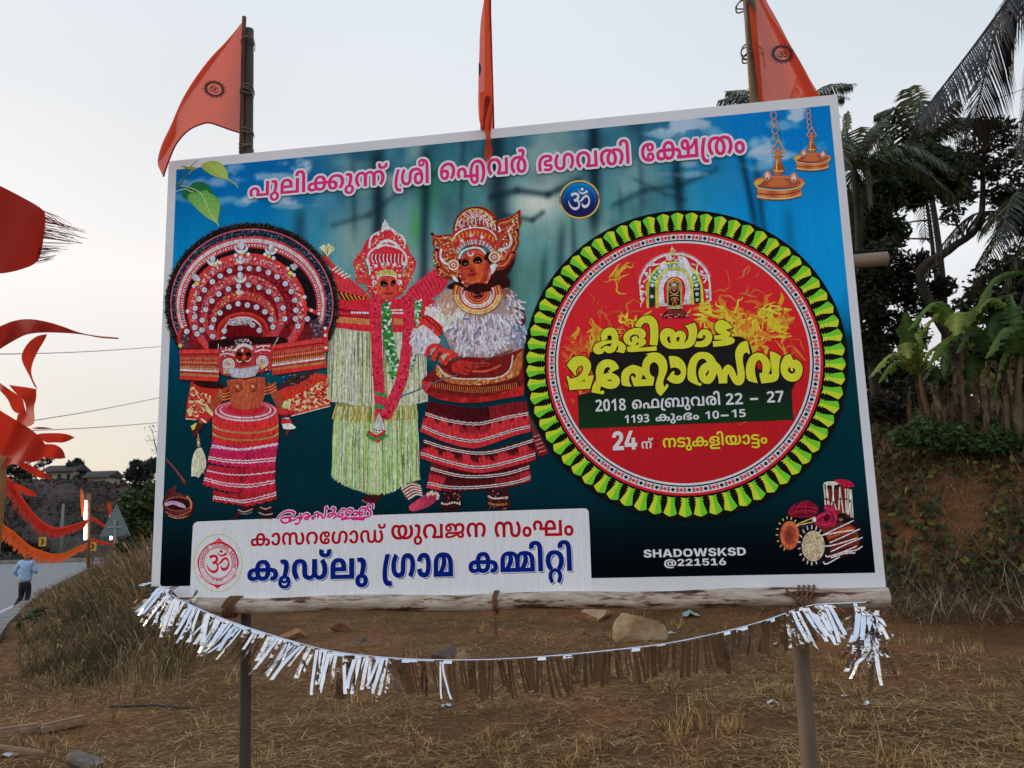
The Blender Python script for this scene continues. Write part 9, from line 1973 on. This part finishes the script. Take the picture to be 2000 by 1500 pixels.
banana(1828,845,1793,722,14.8,[(1745,690,1696,738,-.2),(1775,655,1768,610,-.4),(1790,660,1792,640,.5),(1750,705,1716,748,.4),(1810,690,1838,670,0),(1770,670,1775,700,-.6)], 'leaning banana plant at the left of the clump with yellow-green leaves', 52,.40,.06, BG1,5)
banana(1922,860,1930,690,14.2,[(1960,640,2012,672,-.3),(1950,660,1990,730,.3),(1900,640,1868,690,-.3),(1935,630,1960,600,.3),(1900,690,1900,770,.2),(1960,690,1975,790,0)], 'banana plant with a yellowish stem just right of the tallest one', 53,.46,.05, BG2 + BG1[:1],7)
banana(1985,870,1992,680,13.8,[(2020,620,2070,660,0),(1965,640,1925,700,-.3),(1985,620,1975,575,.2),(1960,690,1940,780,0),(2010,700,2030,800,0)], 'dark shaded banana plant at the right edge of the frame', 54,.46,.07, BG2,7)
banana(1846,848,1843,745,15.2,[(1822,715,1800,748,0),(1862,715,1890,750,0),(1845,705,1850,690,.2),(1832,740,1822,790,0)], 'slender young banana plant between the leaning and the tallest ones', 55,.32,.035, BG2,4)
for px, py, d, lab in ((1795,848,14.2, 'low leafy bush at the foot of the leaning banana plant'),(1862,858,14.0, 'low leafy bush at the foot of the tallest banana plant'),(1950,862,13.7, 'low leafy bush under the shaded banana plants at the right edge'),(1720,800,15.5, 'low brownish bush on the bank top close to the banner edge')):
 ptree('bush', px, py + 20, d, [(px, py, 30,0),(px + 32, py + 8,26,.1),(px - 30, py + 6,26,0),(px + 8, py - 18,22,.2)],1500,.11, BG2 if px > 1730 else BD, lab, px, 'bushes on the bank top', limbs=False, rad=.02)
# ------------------------------------------------------------------ plants, stalks and straw on the ground
rg = random.Random(99)
vm = MB(); VC = [(.055,.085,.026),(.035,.058,.02),(.09,.10,.028),(.17,.15,.025),(.025,.04,.016),(.06,.05,.03)]
cnt = 0
while cnt < 17000:
 f = rg.uniform(9.5,22); r = rg.uniform(.5,.74 * f + .5); e_ = embank(r, f)
 if e_ < .45 or (e_ > 3.6 and rg.random() < .5): continue
 x, y = xy(r, f); nn = mnoise.noise(Vector((x * .8, y * .8, e_ * .7)))
 if nn < -.5 + .25 * rg.random(): continue
 p = Vector((x, y, gz(x, y) + rg.uniform(.0,.22))); s = rg.uniform(.04,.095); a = Vector((rg.gauss(0,1), rg.gauss(0,1), rg.gauss(0,.8))).normalized(); b = a.cross(Vector((rg.gauss(0,1), rg.gauss(0,1), rg.gauss(0,1)))).normalized()
 cc = shade_of(VC, rg); vm.add([p - a * s, p + b * s * .6, p + a * s, p - b * s * .6],[(0,1,2,3)], cc); cnt += 1
tag(vm.build('creeper_leaves', LEAFM), 'tangle of green and yellowing creepers over the red bank at the right', 'ground cover', kind='stuff')
def blades(n, place, L, w, lay, cols, droop=.3):
 """dry stalks: place() gives a foot or None, lay the lean from upright in radians"""
 m = MB(); k = 0
 while k < n:
  p = place()
  if p is None: continue
  k += 1; az = rg.uniform(0,6.28); l = L[0] + (L[1] - L[0]) * rg.random() ** 1.5; a = rg.uniform(*lay); h = Vector((math.cos(az), math.sin(az),0)); s = Vector((-h.y, h.x, 0)) * rg.uniform(*w) * .5
  d = h * math.sin(a) + Vector((0,0, math.cos(a))); a2 = a + droop * rg.uniform(-.3,1); d2 = h * math.sin(a2) + Vector((0,0, math.cos(a2))); q = p + d * l * .5; e = q + d2 * l * .5
  cc = shade_of(cols, rg); m.add([p - s, p + s, q + s * .8, q - s * .8, e + s * .3, e - s * .3],[(0,1,2,3),(3,2,4,5)], cc)
 return m
STRAW = vcol('straw', .85,.15,.1)
SC = [(.46,.28,.10),(.56,.36,.14),(.27,.15,.055),(.36,.19,.07),(.66,.46,.21),(.10,.055,.024),(.06,.036,.018)]
def on_ground(fr, rr, ok=None, up=.02):
 def f_():
  f = fr[0] + (fr[1] - fr[0]) * rg.random() ** 1.8; r = rg.uniform(max(rr[0],-.66 * f - .3), min(rr[1],.66 * f + .3)); x, y = xy(r, f)
  if r < -3 and wall_side(x, y) > -.15: return None
  if ok and not ok(x, y, r, f): return None
  return Vector((x, y, gz(x, y) + up * rg.random()))
 return f_
def patchy(x, y, r, f): return mnoise.noise(Vector((x * .5, y * .5,7))) + .5 * mnoise.noise(Vector((x * 1.7, y * 1.7,2))) > -.45 + .55 * smooth(0,6, r) - .35 * rg.random()
tag(blades(95000, on_ground((4.3,18),(-12,12), patchy, .03),(.05,.26),(.0022,.005),(1.36,1.6), SC, .2).build('dry_straw', STRAW), 'matted dry brown straw and dead grass lying over the red ground', 'dry grass', kind='stuff')
tag(blades(14000, on_ground((4.4,14),(-9,9), None, .012),(.012,.045),(.008,.022),(1.35,1.58),[(.05,.035,.022),(.09,.055,.03),(.20,.13,.07),(.03,.022,.018),(.15,.07,.04),(.12,.11,.10)],.1).build('leaf_litter', STRAW), 'small dead leaves and chips strewn over the red ground', 'leaf litter', kind='stuff')
def tuftp():
 C_ = []
 for _ in range(150):
  p = on_ground((4.6,15),(-9,9))()
  if p is not None: C_.append((p, rg.uniform(.05,.22)))
 def f_():
  c, r = rg.choice(C_); a = rg.uniform(0,6.28); d = r * rg.random() ** .5; x, y = c.x + d * math.cos(a), c.y + d * math.sin(a)
  return Vector((x, y, gz(x, y)))
 return f_
tag(blades(9000, tuftp(),(.06,.22),(.003,.006),(.1,1.1), SC + [(.08,.085,.03)],.5).build('dry_tufts', STRAW), 'small tufts of dry grass standing up from the waste ground', 'dry grass', kind='stuff')
TC = [(.20,.13,.065),(.27,.18,.09),(.13,.085,.045),(.38,.27,.15),(.09,.06,.034)]; TG = [(.08,.085,.03),(.06,.06,.025),(.13,.10,.045),(.045,.035,.02)]
def tall_grass(n):
 m = MB(); k = 0
 while k < n:
  f = rg.uniform(9.5,27); a = rg.uniform(-.57,-.35); r = a * f; x, y = xy(r, f); px_ = 1000 + 1650 * a; n_ = mnoise.noise(Vector((x * .8, y * .8,4)))
  if wall_side(x, y) > -.2 or rg.random() > smooth(-.35,-.43, a) + .05 or f < 10 + 3.5 * rg.random() + 3 * n_: continue
  if n_ < -.25 * rg.random() - .12: continue
  h = min(1.7,.28 + max(0, px_ - 84) / 210 * 1.25) * rg.uniform(.4,1.08) * (.2 + .8 * smooth(10.5,15.5, f)) * (1 + .35 * n_); p = Vector((x, y, gz(x, y))); az = rg.uniform(0,6.28); ln = rg.uniform(.05,.6); d = Vector((math.cos(az) * ln, math.sin(az) * ln, 1)).normalized()
  s_ = Vector((RH.x, RH.y, 0)) * rg.uniform(.002,.0046); q = p + d * h * .6; bend = Vector((math.cos(az), math.sin(az),0)) * h * rg.uniform(.05,.35); e = q + d * h * .35 + bend * .6; g = e + bend * .6 + Vector((0,0,-.02))
  cc = shade_of(TC if n_ > -.05 else TG, rg); w2 = rg.choice((.4,.6,2.2))
  m.add([p - s_, p + s_, q + s_ * .8, q - s_ * .8, e + s_ * w2, e - s_ * w2, g],[(0,1,2,3),(3,2,4,5),(5,4,6)], cc); k += 1
 return m
tag(tall_grass(26000).build('tall_dry_grass', STRAW), 'tall brown dry grass thicket between the road wall and the banner', 'dry grass', kind='stuff')
def bankp():
 f = rg.uniform(9.5,21); r = rg.uniform(.5,.74 * f + .4); e_ = embank(r, f)
 if e_ < .12 or e_ > 3.3: return None
 x, y = xy(r, f); return Vector((x, y, gz(x, y) + rg.uniform(0,.12)))
tag(blades(24000, bankp, (.15,.75),(.005,.012),(.5,1.7),[(.18,.125,.075),(.26,.19,.12),(.10,.07,.045),(.06,.048,.03),(.34,.26,.165)],.7).build('dead_stalks', STRAW), 'tangle of dead twigs and stalks over the lower bank at the right', 'undergrowth', kind='stuff')
def moundp():
 f = rg.uniform(13,21); r = rg.uniform(-8,3); e_ = embank(r, f)
 if e_ < .05: return None
 x, y = xy(r, f); return Vector((x, y, gz(x, y)))
tag(blades(4200, moundp, (.12,.5),(.004,.009),(.2,1.4), SC + [(.09,.09,.035)],.6).build('mound_grass', STRAW), 'thin dry grass on the low red mound behind the banner', 'dry grass', kind='stuff')
# ------------------------------------------------------------------ rocks, planks, litter
def rock(px, py, w, h, c, lab, seed, flat=0):
 p = G(px, py); d = (p - CAM).dot(FWD); W, H = w * d / FPX / 2, h * d / FPX / 2; rr = random.Random(seed); nu, nv = 30,16; V = []
 pl = [(Vector((rr.gauss(0,1), rr.gauss(0,1), rr.gauss(0,1))).normalized(), rr.uniform(.36,.66)) for _ in range(8)]
 for j in range(nv + 1):
  for i in range(nu):
   a, b = 2 * math.pi * i / nu, math.pi * (j / nv - .5); v = Vector((math.cos(a) * math.cos(b), math.sin(a) * math.cos(b), math.sin(b)))
   for n_, k in pl:
    e_ = v.dot(n_) - k
    if e_ > 0: v -= n_ * e_
   v += v.normalized() * .05 * mnoise.noise(v * 3 + Vector((seed, 0,0)))
   V.append(p + Vector((v.x * W * 1.3, v.y * W, v.z * H * 1.45 + H * .5)))
 m = MB(); m.add(V, [(j * nu + i, j * nu + (i + 1) % nu, (j + 1) * nu + (i + 1) % nu, (j + 1) * nu + i) for j in range(nv) for i in range(nu)])
 tag(m.build('rock', c, None, loc=p), lab, 'rock')
TANR = noisy('tan_stone', (.26,.145,.06),(.44,.33,.20),5,.9,8, bump=.4); REDR = noisy('laterite', (.15,.07,.04),(.30,.16,.095),7,.95,8, bump=.5); GRYR = noisy('grey_stone', (.09,.07,.055),(.20,.16,.125),6,.9,8, bump=.4)
rock(1250,1252,84,62, TANR, 'largest tan boulder with a pale top facet below the log', 1)
rock(1168,1212,60,28, TANR, 'long flat reddish-tan stone just under the log, left of the big boulder', 2)
rock(1160,1242,34,22, REDR, 'small red-brown stone left of the big boulder', 3)
rock(866,1287,40,30, GRYR, 'blocky grey-brown stone behind the middle of the garland', 4)
rock(905,1287,42,20, REDR, 'low reddish stone right beside the blocky grey-brown one', 5)
rock(672,1234,44,26, REDR, 'reddish stone with a pale edge on the mound near the left post', 6)
rock(578,1246,60,18, noisy('orange_earth', (.22,.10,.035),(.34,.17,.06),8,.95), 'low heap of bright orange earth behind the left part of the garland', 7)
rock(172,1508,74,54, GRYR, 'brown angular stone at the bottom edge on the left', 8)
rock(700,1258,30,16, GRYR, 'small dark stone below the reddish one on the mound', 9)
rock(1240,1300,40,14, REDR, 'flat red stone behind the garland under the big boulder', 10)
WPL = noisy('old_plank', (.15,.08,.045),(.30,.19,.115),6,.85,8,(.3,4,4),.3)
def plank(a, b, w, t, lab, name='plank'):
 p, q_ = G(*a), G(*b); p.z += .05; q_.z += .05; d = q_ - p; m = MB(); u = d.normalized(); n = Vector((-u.y, u.x, 0)).normalized(); R_ = Matrix((u, n, u.cross(n))).transposed()
 m.box((p + q_) / 2,(d.length, w, t), R_); m.box((p + q_) / 2 + Vector((0,0, t * .7)) + n * w * .1,(d.length * .93, w * .55, t * .5), R_); tag(m.build(name, WPL, None, loc=(p + q_) / 2), lab, 'plank')
plank((-60,1452),(78,1432),.13,.05, 'weathered brown plank at the left edge of the ground')
plank((80,1436),(166,1416),.12,.05, 'short reddish plank lying end to end with the weathered one')
plank((-30,1466),(88,1484),.04,.02, 'thin split stick of pale wood below the two planks')
q = MB(); q.tube([G(215,1386) + Vector((0,0,.03)), G(300,1387) + Vector((0,0,.05)), G(372,1389) + Vector((0,0,.03))],.012,6); tag(q.build('stick', BLK, None, loc=G(300,1387)), 'long dark stick lying in the dry grass left of the post', 'stick')
def scrap(px, py, s, m, lab):
 p = G(px, py); rr = random.Random(px); q = MB(); n = 5; vs = [p + Vector(((i - 2) * s * .3 + rr.uniform(-.1,.1) * s, (j - 2) * s * .3,.02 + s * .35 * rr.random() * (1 - abs(i - 2) / 3))) for i in range(n) for j in range(n)]
 q.add(vs, [(i * n + j, i * n + j + 1,(i + 1) * n + j + 1,(i + 1) * n + j) for i in range(n - 1) for j in range(n - 1)]); tag(q.build('litter', m, None, loc=p), lab, 'litter')
PLAS = noisy('pale_plastic', (.38,.42,.42),(.62,.65,.65),9,.4); GPL = noisy('green_plastic', (.16,.30,.27),(.45,.52,.48),9,.4); BPL = noisy('blue_plastic', (.12,.16,.20),(.28,.33,.38),9,.4)
for a_ in ((1350,1204,.22, GPL, 'crumpled pale green plastic bag right of the big boulder'),(1312,1240,.09, GPL, 'small teal plastic scrap beside the big boulder'),(1508,1377,.07, PLAS, 'white paper scrap left of the right post'),(1651,1364,.05, FOIL, 'silver foil scrap lying right of the right post'),(1696,1380,.07, FOIL, 'crumpled foil piece below the hanging tassel'),
           (872,1383,.07, PLAS, 'white plastic scrap on the straw near the middle'),(1040,1356,.04, PLAS, 'tiny white scrap on the ground beneath the garland'),(14,1480,.10, PLAS, 'white plastic scrap at the left edge by the planks'),(1866,936,.14, BPL, 'grey-blue plastic bag caught on the bank below the banana plants'),(1742,1090,.22, BPL, 'dark blue-grey plastic bag on the bank by the banner edge')): scrap(*a_)
